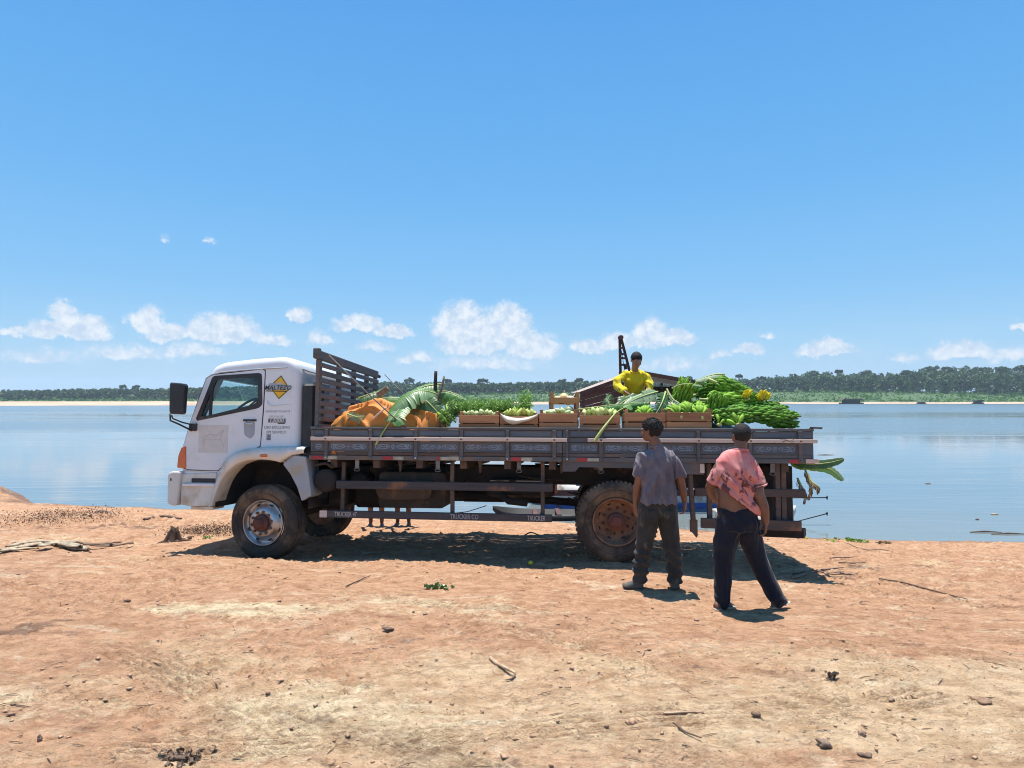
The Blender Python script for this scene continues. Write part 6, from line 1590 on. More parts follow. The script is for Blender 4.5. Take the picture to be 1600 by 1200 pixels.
def folds(dirs, amp, freq, seed, hor=0.):
    def f(co, no):
        x, y, z = co[:, 0]+seed, co[:, 1], co[:, 2]
        w1 = fbm(x*2.0+z*.4, z*1.2+y, 2)*1.3
        a = np.sin((x*1.0+y*.7+z*.18+w1*.55)*freq); a = np.sign(a)*np.abs(a)**.7
        b = fbm(x*6+y*3, z*2.2, 3)
        d_ = amp*(a*.5+b*1.1)
        wx = x+.06*fbm(x*3, z*3, 2)+y*.5; r1 = 1-np.abs(2*vnoise(wx*13+seed, z*2.3+seed)-1); r2 = 1-np.abs(2*vnoise(wx*25+7, z*5+(x)*9)-1)
        d_ = d_*.45+amp*(1.5*(r1**2-.35)+.7*(r2**2-.35))
        if hor: d_ = d_+hor*np.sin(z*48+4*fbm(x*5, z*2, 2)+x*9)*sstep(fbm(x*3, z*4, 2), -.3, .3)
        return d_, None
    return f
def shoe(mb, heel, toe, sc=1., h=.075, w=.045):
    h0 = Vector(heel); t0 = Vector(toe); d_ = (t0-h0); Ln = d_.length; d_.normalize(); s_ = d_.cross(Vector((0, 0, 1))).normalized()
    S = []
    for u, hw, ht in ((-.03, .6, .6), (.06, .85, 1.), (.3, .85, 1.15), (.5, .88, .85), (.72, 1.05, .62), (.92, .85, .50), (1.02, .45, .38)):
        c = h0+d_*Ln*u; vs = []
        S.append((c, hw*w, ht*h))
    vs = []; fs = []; n = 12
    for c, a, b in S:
        for k in range(n):
            t_ = 2*math.pi*k/n; zz = math.sin(t_); vs.append(c+s_*math.cos(t_)*a+Vector((0, 0, max(zz, -.0)*b)))
    for i in range(len(S)-1):
        for k in range(n): a = i*n+k; b = i*n+(k+1) % n; fs.append((a, b, b+n, a+n))
    fs.append(tuple(range(n))[::-1]); fs.append(tuple(range((len(S)-1)*n, len(S)*n))); mb.add(vs, fs, True)

def man_grey():
    Y = 6.45; q = WP(1022, 918, Y); root = empty('person', 'man seen from behind in a grey shirt and dirty dark trousers, head turned left', 'person', loc=q)
    b = MB(); hc = (-.032, 0, 1.575); Mh = head_geo(b, hc, R(52), R(-4), .97)
    limb(b, [(-.022, -.02, 1.53), (.015, -.03, 1.44), (.03, -.02, 1.36)], [.052, .054, .075])
    rings(b, [((.03, 0, .86), .120, .09), ((.03, 0, .98), .110, .075), ((.03, .01, 1.12), .115, .065), ((.03, .01, 1.25), .115, .065), ((.03, .0, 1.32), .100, .050), ((.03, -.02, 1.375), .07, .055)])
    limb(b, [(-.105, -.01, 1.295), (-.150, -.02, 1.20), (-.155, -.02, 1.10)], [.048, .046, .040]); limb(b, [(-.155, -.02, 1.10), (-.172, .02, .97), (-.178, .05, .84)], [.042, .040, .026])
    limb(b, [(.165, -.01, 1.295), (.228, -.02, 1.20), (.262, -.02, 1.085)], [.048, .046, .040]); limb(b, [(.262, -.02, 1.085), (.292, .0, .97), (.315, .03, .865)], [.042, .040, .026])
    hand_geo(b, (-.178, .055, .835), (.06, .1, -1), (.9, .3, .1), (0, 1, 0), .35); hand_geo(b, (.317, .032, .86), (.06, .08, -1), (-.9, .5, 0), (0, 1, 0), .9)
    for P in (((-.055, 0, .86), (-.105, 0, .46), (-.15, .0, .08)), ((.13, 0, .86), (.185, 0, .44), (.215, 0, .08))): limb(b, P, [.085, .055, .036])
    remeshed(b, .0065, 'body', M_SKIN1, root)
    hair_cap(Mh, .97, M_HAIR, root, amp=.016, freq=26, low=-.055, thick=.018, seed=2, curls=260)
    s = MB()
    rings(s, [((.035, -.005, .855), .172, .140), ((.035, -.005, .93), .162, .130), ((.035, -.01, 1.05), .153, .120), ((.035, -.015, 1.18), .158, .120), ((.035, -.02, 1.28), .168, .116), ((.03, -.02, 1.335), .172, .098, 0, 2.2), ((.03, -.02, 1.375), .12, .080), ((.025, -.02, 1.415), .066, .066)])
    limb(s, [(-.09, -.01, 1.32), (-.140, -.015, 1.26), (-.168, -.02, 1.115)], [.058, .060, .066], ball=False); limb(s, [(.155, -.01, 1.32), (.205, -.015, 1.26), (.248, -.02, 1.115)], [.058, .060, .066], ball=False)
    def dsp(co, no):
        d_, _ = folds(0, .030, 30, 2)(co, no); x, z = co[:, 0], co[:, 2]
        # long folds fanning down from the neck
        a = np.arctan2(x-.03, 1.55-z); d_ = d_*.7+.012*np.sin(a*34+6*fbm(x*4, z*2.5, 3))*sstep(1.40-z, .02, .2)*(np.abs(x-.03) < .19)*(.3+sstep(fbm(x*7+3, z*1.5, 2), -.2, .3))*sstep(z-.86, 0, .08)
        d_ = d_+.010*np.exp(-((x-.035-.03*np.sin(z*5))/.012)**2)*sstep(1.34-z, 0, .05)*-1
        return d_, None
    remeshed(s, .0085, 'shirt', M_GREYSH, root, 2, dsp)
    c = MB(); c.tube([(.02+math.cos(a)*.062, -.022+math.sin(a)*.062, 1.418+.012*math.sin(a)*-1) for a in np.linspace(0, 2*math.pi, 25)], .013, 8, False, flat=1.); remeshed(c, .006, 'collar', M_GREYSH, root, 1)
    for P in ([(-.155+.0, -.015, 1.125), (-.187, -.02, 1.105)], [(.235, -.015, 1.13), (.264, -.02, 1.112)]): pass
    p_ = MB(); rings(p_, [((.035, 0, .72), .150, .12), ((.035, 0, .80), .165, .125), ((.037, 0, .88), .158, .118), ((.037, 0, .905), .150, .11)])
    for P in (((-.045, 0, .80), (-.095, .0, .46), (-.122, 0, .28), (-.140, 0, .095)), ((.120, 0, .80), (.170, 0, .46), (.195, 0, .28), (.208, 0, .09))): limb(p_, P, [.115, .088, .080, .072], k=12)
    def dsp2(co, no):
        z = co[:, 2]; d_, _ = folds(0, .006, 30, 5)(co, no)
        d_ = d_+.011*np.sin(z*62+5*fbm(co[:, 0]*9, z*2, 2)+co[:, 0]*14)*sstep(.55-z, 0, .25); return d_, None
    remeshed(p_, .0085, 'trousers', M_TROU1, root, 2, dsp2)
    pk = MB()
    for x in (-.045, .115): pk.prism([(x-.05, .80), (x+.05, .80), (x+.047, .70), (x, .675), (x-.047, .70)], -.142, -.120, .004)
    remeshed(pk, .006, 'back_pockets', M_TROU1, root, 1)
    for (h_, t_) in (((-.115, -.01, .0), (-.31, .03, .0)), ((.205, -.06, .0), (.245, .20, .0))):
        k = MB(); shoe(k, h_, t_, 1, .085, .050); o = remeshed(k, .007, 'shoe', M_SHOE, root, 1)
man_grey()
def man_pink():
    Y = 5.95; q = WP(1165, 951, Y); root = empty('person', 'man striding away in a torn stained pink shirt and navy trousers, lower back bare', 'person', loc=q)
    b = MB(); hc = (-.042, .0, 1.600); Mh = head_geo(b, hc, R(8), R(-8), 1.0)
    limb(b, [(-.045, -.02, 1.55), (-.065, -.03, 1.47), (-.08, -.02, 1.38)], [.056, .058, .085])
    rings(b, [((-.085, 0, .86), .165, .125), ((-.09, 0, .95), .160, .118), ((-.10, -.01, 1.06), .155, .110), ((-.10, -.0, 1.20), .150, .090), ((-.10, -.0, 1.33), .135, .075), ((-.095, -.02, 1.41), .09, .065)])
    limb(b, [(-.23, .0, 1.34), (-.285, .03, 1.22), (-.29, .10, 1.12)], [.05, .05, .046]); limb(b, [(-.30, .10, 1.12), (-.24, .20, 1.02), (-.18, .27, .96)], [.046, .042, .028])
    limb(b, [(.05, -.01, 1.34), (.088, -.05, 1.22), (.075, -.10, 1.09)], [.058, .060, .052]); limb(b, [(.075, -.10, 1.09), (.125, -.10, .96), (.155, -.08, .82)], [.054, .050, .031])
    hand_geo(b, (.157, -.078, .815), (-.05, .02, -1), (-.9, .3, 0), (-.2, 1, 0), 1.15, 1.05); hand_geo(b, (-.18, .27, .955), (.5, .6, -.4), (0, .3, -1), (0, 0, 1), .8)
    for P in (((-.16, 0, .86), (-.20, .02, .48), (-.215, -.02, .08)), ((.0, 0, .86), (.12, .05, .50), (.30, -.02, .10))): limb(b, P, [.092, .06, .038])
    remeshed(b, .0065, 'body', M_SKIN2, root)
    hair_cap(Mh, 1., M_HAIR2, root, amp=.003, freq=60, low=-.058, thick=.006, seed=5)
    s = MB()
    rings(s, [((-.05, -.005, .80), .19, .15), ((-.06, -.005, .92), .185, .145), ((-.08, -.01, 1.04), .178, .138), ((-.095, -.015, 1.18), .175, .138), ((-.10, -.02, 1.30), .182, .132), ((-.10, -.02, 1.375), .178, .108, 0, 2.2), ((-.09, -.02, 1.43), .12, .088), ((-.07, -.02, 1.47), .074, .072)])
    for sgn, PP, RR in ((-1, [(-.195, 0, 1.335), (-.255, .01, 1.26), (-.290, .04, 1.165)], [.066, .066, .070]), (1, [(.015, -.0, 1.335), (.065, -.03, 1.26), (.085, -.06, 1.155)], [.072, .074, .080])):
        sv = MB(); limb(sv, PP, RR, ball=False); remeshed(sv, .0085, 'sleeve', M_PINK, root, 2, folds(0, .006, 28, 8+sgn))
    def dsp(co, no):
        d_, _ = folds(0, .018, 28, 8)(co, no); x, z = co[:, 0], co[:, 2]
        v = (x+.10)*.75+(z-1.1)*.65                # folds pulled towards the lower right hip
        d_ = d_*.6+.016*np.sin(v*66+4*fbm(x*4, z*4, 2))*sstep(1.40-z, 0, .15); return d_, None
    o = remeshed(s, .0085, 'shirt', M_PINK, root, 2, dsp)
    # cut the hem on the slant so that the lower back shows
    me = o.data; bm = bmesh.new(); bm.from_mesh(me)
    # the line runs from (-.32, z 1.17) at the left down to (.13, z .87) at the right
    n_ = Vector((.74, 0, 1)).normalized(); co = Vector((-.30, 0, 1.17))
    torso = [v for v in bm.verts]
    geom = bm.verts[:]+bm.edges[:]+bm.faces[:]
    r_ = bmesh.ops.bisect_plane(bm, geom=geom, plane_co=co, plane_no=n_, clear_inner=True)
    nv = Vector((0, 0, 1)); bmesh.ops.bisect_plane(bm, geom=bm.verts[:]+bm.edges[:]+bm.faces[:], plane_co=(0, 0, .86), plane_no=nv, clear_inner=True)
    bm.to_mesh(me); bm.free(); sl_ = o.modifiers.new('s', 'SOLIDIFY'); sl_.thickness = .007; sl_.offset = 0
    hm = MB(); P = []
    for a in np.linspace(R(190), R(350), 25):
        x = -.082+math.cos(a)*.180; y = -.01+math.sin(a)*.143; z = 1.17-(x+.30)*.74; P.append((x, y, max(z, .865)+.004*math.sin(a*25)))
    hm.tube(P, .013, 7); remeshed(hm, .006, 'rolled_hem', M_PINK, root, 1, lambda co, no: (.004*fbm(co[:, 0]*40, co[:, 2]*40, 2), None))
    c = MB(); c.tube([(-.066+math.cos(a)*.070, -.024+math.sin(a)*.068, 1.472-.012*math.sin(a)) for a in np.linspace(0, 2*math.pi, 25)], .015, 8, False); remeshed(c, .006, 'collar', M_PINK, root, 1)
    c = MB(); c.tube([(.086+math.cos(a)*.078, -.062+math.sin(a)*.078, 1.152+.02*math.cos(a)) for a in np.linspace(0, 2*math.pi, 25)], .011, 8, False); remeshed(c, .006, 'sleeve_cuff', M_PINK, root, 1)
    p_ = MB(); rings(p_, [((-.08, 0, .74), .172, .145), ((-.075, 0, .82), .182, .148), ((-.085, 0, .91), .174, .132), ((-.088, 0, .935), .170, .128)])
    for P in (((-.15, 0, .80), (-.195, .02, .48), (-.205, 0, .28), (-.215, -.02, .07)), ((.0, 0, .80), (.115, .05, .49), (.20, .03, .28), (.295, -.02, .085))): limb(p_, P, [.125, .094, .078, .068], k=12)
    remeshed(p_, .0085, 'trousers', M_TROU2, root, 2, folds(0, .011, 24, 11, .006))
    for (h_, t_, up_) in (((-.305, -.04, .004), (-.085, .05, .004), 0), ((.235, -.03, .012), (.425, .05, .05), .03)):
        k = MB(); shoe(k, Vector(h_)+Vector((.01, 0, .018)), Vector(t_)-Vector((.03, 0, -.018)), 1, .052, .043); remeshed(k, .0065, 'foot', M_SKIN2, root, 1)
        k = MB(); shoe(k, h_, t_, 1, .019, .050); remeshed(k, .006, 'sandal_sole', M_SOLE, root, 0)
        m_ = (Vector(h_)*.42+Vector(t_)*.58)+Vector((0, 0, .036)); d_ = (Vector(t_)-Vector(h_)).normalized(); sd_ = d_.cross(Vector((0, 0, 1)))
        k = MB(); 
        for s_ in (-1, 1): k.tube([m_+d_*.04-Vector((0, 0, .012)), m_+sd_*s_*.03+Vector((0, 0, .004)), m_-d_*.05+sd_*s_*.047-Vector((0, 0, .025))], .008, 6)
        k.build('sandal_strap', M_SANDAL, root)
man_pink()
def man_yellow():
    P0 = TM @ Vector((0, 0, 0)); ylat = 1.55
    lxx, lz = L(992, 600, ylat); q = TM @ Vector((lxx, ylat, 1.388)); Y = q.y
    root = empty('person', 'man in a bright yellow long sleeved shirt bending over the bananas on the truck', 'person', loc=q)
    def W_(px, py, dy=0.): v = WP(px, py, Y+dy); return v-q
    b = MB()
    hc = W_(994.5, 563, -.42); Mh = head_geo(b, hc, R(180+12), R(-28), .98)
    nk = W_(992, 577, -.30); sh_l = W_(977, 583, -.22); sh_r = W_(1007, 582, -.22); ch = W_(991, 592, -.24); wa = W_(990, 620, -.04); hp = Vector((.0, .02, .86))
    limb(b, [hc+Vector((0, .05, -.02)), nk, ch], [.050, .050, .06]); limb(b, [ch, wa, hp], [.085, .085, .10], flat=.8)
    limb(b, [sh_l*.8+ch*.2-Vector((0, 0, .03)), W_(967, 594, -.30), W_(964, 604, -.36)], [.035, .036, .036]); limb(b, [W_(964, 604, -.36), W_(969, 608, -.46), W_(976, 611, -.55)], [.04, .036, .026])
    limb(b, [sh_r*.8+ch*.2-Vector((0, 0, .03)), W_(1012, 597, -.25), W_(1014, 607, -.32)], [.035, .036, .036]); limb(b, [W_(1014, 607, -.32), W_(1013, 616, -.40), W_(1012, 624, -.46)], [.04, .036, .026])
    hand_geo(b, W_(976, 611, -.55), (.7, -.4, -.6), (0, 0, -1), (0, 1, 0), .5, 1.05); hand_geo(b, W_(1012, 624, -.46), (-.1, -.3, -1), (-.5, -.8, 0), (-1, 0, 0), .6)
    for P in (((-.10, .02, .84), (-.13, -.08, .46), (-.13, .02, .06)), ((.10, .02, .84), (.13, -.08, .46), (.13, .02, .06))): limb(b, P, [.09, .06, .04])
    for s_ in (-1, 1): shoe(b, (s_*.13, .05, 0), (s_*.15, -.18, 0), 1, .07, .045)
    remeshed(b, .0075, 'body', M_SKIN3, root)
    hair_cap(Mh, .98, M_HAIR2, root, amp=.003, freq=60, low=-.05, thick=.006, seed=9)
    s = MB(); limb(s, [nk+Vector((0, .03, -.035)), ch, W_(990, 604, -.15), wa, hp+Vector((0, -.01, -.02))], [.07, .140, .145, .145, .155], flat=.78, n=20, k=14)
    limb(s, [(sh_l*.6+ch*.4), sh_l+Vector((.02, 0, -.02)), W_(966, 594, -.30), W_(964, 604, -.36)], [.065, .056, .052, .050]); limb(s, [W_(964, 604, -.36), W_(968, 608, -.45), W_(974, 610.5, -.53)], [.050, .043, .036])
    limb(s, [(sh_r*.6+ch*.4), sh_r+Vector((-.02, 0, -.02)), W_(1013, 597, -.25), W_(1014, 607, -.32)], [.065, .056, .052, .050]); limb(s, [W_(1014, 607, -.32), W_(1014, 615, -.39), W_(1013, 621, -.44)], [.050, .043, .036])
    remeshed(s, .009, 'shirt', M_YELLOW, root, 2, folds(0, .018, 34, 14, .006))
    c = MB(); cc = nk+Vector((0, .0, -.03)); c.tube([cc+Vector((math.cos(a)*.062, math.sin(a)*.062, .025*math.sin(a))) for a in np.linspace(0, 2*math.pi, 25)], .010, 8, False); remeshed(c, .006, 'collar', M_YELLOW, root, 1)
    p_ = MB(); rings(p_, [((0, .02, .74), .165, .135), ((0, .02, .82), .175, .14), ((0, .02, .92), .16, .125)])
    for P in (((-.10, .02, .80), (-.13, -.08, .46), (-.13, .02, .09)), ((.10, .02, .80), (.13, -.08, .46), (.13, .02, .09))): limb(p_, P, [.12, .09, .075], k=10)
    remeshed(p_, .011, 'trousers', M_TROU3, root, 2, folds(0, .008, 30, 3))
    # eyes
    for s_ in (-1, 1):
        e_ = MB(); e_.ell(Mh @ Vector((s_*.030, .086, .004)), (.009, .009, .007), None, 8, 6); e_.build('eye', stuffmat('eye', (.05, .04, .035), (.3, .3, .28), 90, .2, 0, vary=0), root)
man_yellow()
# two barefoot people behind the truck: only shins and feet show below the side guard
def man_behind(px, lab, skin, trm, seed, shc):
    Y = 11.55; x = (px-800)/F*Y; root = empty('person', lab, 'person', loc=(x, Y, gz(x, Y)))
    b = MB(); Mh = head_geo(b, (0, 0, 1.45), R(150), 0, .95)
    limb(b, [(0, 0, 1.40), (0, 0, 1.32), (0, 0, 1.24)], [.05, .052, .08]); rings(b, [((0, 0, .78), .14, .10), ((0, 0, .95), .13, .10), ((0, 0, 1.15), .16, .11), ((0, 0, 1.25), .14, .08)])
    for s_ in (-1, 1):
        limb(b, [(s_*.17, 0, 1.21), (s_*.22, -.03, 1.05), (s_*.23, -.10, .95)], [.05, .045, .036]); limb(b, [(s_*.23, -.10, .95), (s_*.20, -.25, .92), (s_*.14, -.36, .95)], [.038, .034, .024])
        hand_geo(b, (s_*.14, -.36, .95), (-s_*.2, -1, .1), (0, 0, -1), (-s_, 0, 0), .5)
        limb(b, [(s_*.09, 0, .80), (s_*.10, -.02, .42), (s_*.10, 0, .07)], [.08, .055, .034]); shoe(b, (s_*.10, .04, 0), (s_*.12, -.18, 0), 1, .06, .045)
    remeshed(b, .009, 'body', skin, root); hair_cap(Mh, .95, M_HAIR2, root, amp=.003, freq=60, low=-.05, thick=.006, seed=seed)
    s = MB(); rings(s, [((0, 0, .76), .165, .13), ((0, 0, .95), .155, .125), ((0, 0, 1.15), .175, .125), ((0, 0, 1.24), .12, .09)]); 
    for s_ in (-1, 1): limb(s, [(s_*.13, 0, 1.19), (s_*.21, -.02, 1.06)], [.07, .07])
    remeshed(s, .011, 'shirt', shc, root, 2, folds(0, .008, 30, seed))
    p_ = MB(); rings(p_, [((0, 0, .66), .15, .125), ((0, 0, .80), .15, .12)]); 
    for s_ in (-1, 1): limb(p_, [(s_*.08, 0, .74), (s_*.10, -.02, .42)], [.10, .09])
    remeshed(p_, .011, 'shorts', trm, root, 2, folds(0, .006, 30, seed))
man_behind(588, 'person hidden by the truck, left pair of dark shins under the guard rail', M_SKIN3, M_TROU1, 31, M_GREYSH)
man_behind(630, 'person hidden by the truck, right pair of brown shins under the guard rail', M_SKIN2, M_TROU3, 37, M_TROU1)
# ================================================================ BOATS BEHIND THE TRUCK
M_HULLW = stuffmat('white_hull_paint', (.62, .62, .58), (.5, .48, .44), 3, .5, .15, .002, dirt=(.3, .22, .15), dscale=4)
M_HULLB = stuffmat('blue_hull_paint', (.03, .12, .42), (.03, .09, .30), 3, .5, .15, .002, dirt=(.06, .05, .05), dscale=4)
M_HULLD = stuffmat('tarred_hull', (.012, .011, .011), (.02, .017, .016), 4, .7, .3, .003)
M_ROOFB = stuffmat('brown_roof_boards', (.105, .048, .040), (.075, .035, .030), 4, .8, .4, .003, stretch=(.4, 3, 3), dirt=(.05, .03, .03), dscale=3)
M_ROOFT = stuffmat('weathered_roof_top', (.42, .34, .29), (.30, .23, .19), 5, .8, .3, .003)
M_ORANGE = stuffmat('orange_drum', (.50, .11, .025), (.40, .08, .02), 5, .5, .1, .002)
def hull(mb, x0, x1, yc, hw, z0, z1, bow=1, sheer=.25, n=24):
    """plank boat hull from stern x0 to bow x1"""
    G = []
    for i in range(n+1):
        u = i/n; x = x0+(x1-x0)*u; w_ = hw*(1-max(0, (u-.55)/.45)**2.2)*(1-.25*max(0, (.15-u)/.15)); zt = z1+sheer*max(0, (u-.5)/.5)**2; zb = z0+(zt-z0)*.75*max(0, (u-.75)/.25)**2
        row = [(x, yc-w_, zt), (x, yc-w_*.96, zt*.5+zb*.5), (x, yc-w_*.72, zb+.05), (x, yc, zb), (x, yc+w_*.72, zb+.05), (x, yc+w_*.96, zt*.5+zb*.5), (x, yc+w_, zt),
               (x, yc+w_*.94, zt), (x, yc+w_*.66, zb+.10), (x, yc, zb+.06), (x, yc-w_*.66, zb+.10), (x, yc-w_*.94, zt), (x, yc-w_, zt)]
        G.append(row)
    mb.grid(G)
    mb.add([G[0][k] for k in range(7)], [tuple(range(7))])
def houseboat():
    Y = 15.6; X = lambda px, y=Y: (px-800)/F*y; Z = lambda py, y=Y: CAM_Z+(HY-py)/F*y
    root = empty('river_boat', 'wooden river boat with brown gabled roof and leaning mast behind the truck', 'boat', loc=(X(1000), Y, ZW))
    def sub(mb, name, mat): 
        mb.v = [(v[0]-X(1000), v[1]-Y, v[2]-ZW) for v in mb.v]; return mb.build(name, mat, root)
    m = MB(); hull(m, X(1175), X(800), Y+.5, 1.1, ZW-.25, ZW+.42, sheer=.35); h = sub(m, 'hull', M_HULLW)
    m = MB(); m.box((X(848), Y-.62, ZW-.05), (X(1168), Y-.585, ZW+.13), .01); sub(m, 'blue_stripe', M_HULLB)
    m = MB(); m.box((X(860), Y-.62, ZW+.30), (X(1160), Y-.60, ZW+.44), .01); sub(m, 'gunwale', M_ROOFB)
    # roof: ridge runs away, both slopes boarded, seen against the light
    ridge = (X(991), Z(582)); le = (X(903), Z(614)); re_ = (X(1096), Z(601))
    for nm, a, b in (('roof_slope', ridge, le), ('roof_slope', ridge, re_)):
        n = 7
        for k in range(n):
            y0 = Y-.55+k*.37; m = MB(); m.obox((a[0], y0+.18, a[1]), (b[0], y0+.18, b[1]), .36, .035); sub(m, 'roof_board', M_ROOFT)
    m = MB(); m.obox((ridge[0], Y-.70, ridge[1]-.03), (le[0]-.02, Y-.70, le[1]-.03), .05, .10); sub(m, 'barge_board', M_ROOFB)
    m = MB(); m.obox((ridge[0], Y-.70, ridge[1]-.03), (re_[0]+.02, Y-.70, re_[1]-.03), .05, .09); sub(m, 'barge_board', M_ROOFB)
    # left side closed with sloping boards below the rake
    for k in range(3):
        f0, f1 = k/3, (k+1)/3-.015
        pl = [(X(902), Z(617)-(Z(617)-Z(646))*f0), (X(995), Z(590)-(Z(590)-Z(622))*f0), (X(995), Z(590)-(Z(590)-Z(622))*f1), (X(902), Z(617)-(Z(617)-Z(646))*f1)]
        m = MB(); m.prism(pl, Y-.66+.0*k, Y-.62+.0*k); sub(m, 'wall_board', M_ROOFB)
    for k in range(3): m = MB(); m.obox((X(1012+k*22), Y-.5+.5*k, Z(590+k*4)-.1), (X(1030+k*22), Y+.8+.5*k, Z(598+k*4)-.12), .05, .06); sub(m, 'rafter', M_HULLD)
    for (px, yy) in ((908, Y-.55), (985, Y-.55), (1068, Y-.55), (1095, Y-.4), (908, Y+1.5), (1095, Y+1.5)):
        m = MB(); top = np.interp(px, [903, 991, 1096], [Z(618), Z(588), Z(606)]); m.box((X(px)-.035, yy-.035, ZW+.3), (X(px)+.035, yy+.035, top), .005); sub(m, 'post', M_ROOFB)
    m = MB(); m.box((X(1020), Y+.9, Z(625)), (X(1080), Y+.95, Z(603))); sub(m, 'back_wall', M_HULLD)
    m = MB(); m.box((X(925), Y-.3, ZW+.3), (X(1060), Y+1.2, ZW+.9), .03); sub(m, 'cargo_box', M_HULLD)
    # mast: two poles lashed like a ladder
    m = MB(); m.obox((X(961), Y-.9, Z(640)), (X(958.5), Y-.9, Z(533)), .05, .055); sub(m, 'mast_pole', M_DARKSTICK)
    m = MB(); m.obox((X(982), Y-.86, Z(615)), (X(960.5), Y-.9, Z(533)), .05, .05); sub(m, 'mast_pole', M_DARKSTICK)
    for py in (548, 557, 563, 573, 585): 
        m = MB(); m.obox((X(957), Y-.93, Z(py)), (X(961+(py-533)*.26), Y-.93, Z(py+.8)), .03, .045); sub(m, 'mast_rung', M_ROOFB)
    m = MB(); m.lathe([(0, -.07), (.055, -.07), (.06, -.02), (.045, 0), (.06, .03), (.055, .07), (0, .07)], 12, (X(960), Y-.9, Z(533)), 'y'); sub(m, 'masthead_pulley', M_ROOFB)
    m = MB(); m.obox((X(960), Y-.98, Z(552)), (X(968), Y-.98, Z(600)), .012, .012); m.tube([(X(965), Y-.98, Z(572)), (X(967), Y-.98, Z(580))], .035, 8); sub(m, 'hanging_tackle', M_HULLD)
houseboat()
def canoe(label, x0, x1, yc, z1, m_, sheer=.2, hw=.42):
    m = MB(); hull(m, x0, x1, yc, hw, ZW-.12, z1, sheer=sheer); root = empty('canoe', label, 'canoe', 'small boats moored behind the truck', loc=(x0, yc, ZW))
    m.v = [(v[0]-x0, v[1]-yc, v[2]-ZW) for v in m.v]; m.build('hull', m_, root); return root
c1 = canoe('black canoe floating behind the side guard, its bow to the left', 1.55, -.42, 13.9, ZW+.11, M_HULLD, .14)
for k in range(2): MB().box((-.6-k*.5, -.38, .10), (-.5-k*.5, .38, .13), .005).build('thwart', M_ROOFB, c1)
c2 = canoe('white canoe with a motor, moored behind the truck tail', 4.1, 5.72, 12.9, ZW+.30, M_HULLW, .12)
for k, (px0, py0, px1, py1, lb) in enumerate(((1248, 776, 1292, 777.5, 'straight boat motor shaft with small propeller, upper one'), (1250, 814, 1292, 802.5, 'slanting boat motor shaft with small propeller, lower one'))):
    Y = 13.1; a = WP(px0-40, py0+(2 if k == 0 else 10), Y); b = WP(px1, py1, Y); m = MB(); m.tube([a, b], .011, 8); r_ = empty('boat_motor', lb, 'boat motor', 'long shaft boat motors', loc=a)
    m.v = [tuple(Vector(v)-a) for v in m.v]; m.build('shaft', M_HULLD, r_)
    p_ = MB(); p_.ell(b-a, (.02, .02, .03)); 
    for j in range(3): an = j*2.1; p_.obox(b-a, b-a+Vector((0, math.cos(an)*.045, math.sin(an)*.045)), .018, .008, (1, 0, 0))
    p_.build('propeller', M_HULLD, r_); MB().box((-.20, -.12, -.08), (.12, .12, .20), .03).build('engine', M_HULLD, r_)
drm = MB(); drm.lathe([(0, 0), (.12, 0), (.125, .03), (.12, .05), (.12, .22), (.125, .25), (.12, .28), (0, .28)], 20, axis='z'); o = drm.build('orange_drum', M_ORANGE, label='orange drum on the boat seen under the truck bed', cat='drum'); o.location = (.93, 14.85, ZW+.42-.03)
mb = MB(); mb.box((0, 0, 0), (.07, .5, .26), .01); o = mb.build('white_board', M_HULLW, label='white board beside the orange drum', cat='board'); o.location = (.69, 14.8, ZW+.40)
# mooring lines
for k, (a, b, lb) in enumerate(((WP(795, 788, 13.3), WP(866, 772, 14.8), 'taut mooring line over the water under the truck'), (WP(700, 803, 13.2), WP(760, 790, 13.6), 'slack line from the sand to the black canoe'))):
    mb = MB(); mb.tube([a, (a+b)/2-Vector((0, 0, .04 if k else .01)), b], .010, 5); mb.build('mooring_line', M_HULLD, label=lb, cat='rope')

# ================================================================ FAR BOATS
def far_boat(px, wpx, hpx, label, roofc, k=0):
    x = 0; Y = 360.
    for _ in range(5): x = (px-800)/F*Y; Y = float(far_shore(np.array([x]))[0])-7
    s = Y/F; w_ = wpx*s; h = hpx*s; root = empty('far_houseboat', label, 'houseboat', 'boats on the far shore', loc=(x, Y, ZW))
    MB().box((-w_/2, 0, -.3), (w_/2, 4, .25*h), .1).build('hull', M_HULLD, root)
    MB().box((-w_*.38, .5, .25*h), (w_*.36, 3.5, .72*h), .05).build('cabin', M_HULLD if k != 1 else M_HULLW, root)
    MB().prism([(-w_*.5, .74*h), (w_*.46, .74*h), (w_*.40, h), (-w_*.40, h*.97)], -.2, 4.2).build('roof', roofc, root)
    for u in (-.44, -.2, .1, .4): MB().box((w_*u-.08, .1, .2*h), (w_*u+.08, .25, .76*h)).build('post', M_HULLD, root)
far_boat(1333, 34, 8.5, 'dark roofed houseboat on the far sand, largest of the far boats', M_ROOFB)
far_boat(1205, 12, 5.5, 'small pale roofed boat on the far shore beside the banana heap', M_ROOFT, 1)
far_boat(1443, 10, 3.5, 'small dark boat hauled up on the far sand right of the big houseboat', M_HULLD)
far_boat(1532, 12, 6, 'spindly dark jetty boat near the right end of the far shore', M_HULLD)

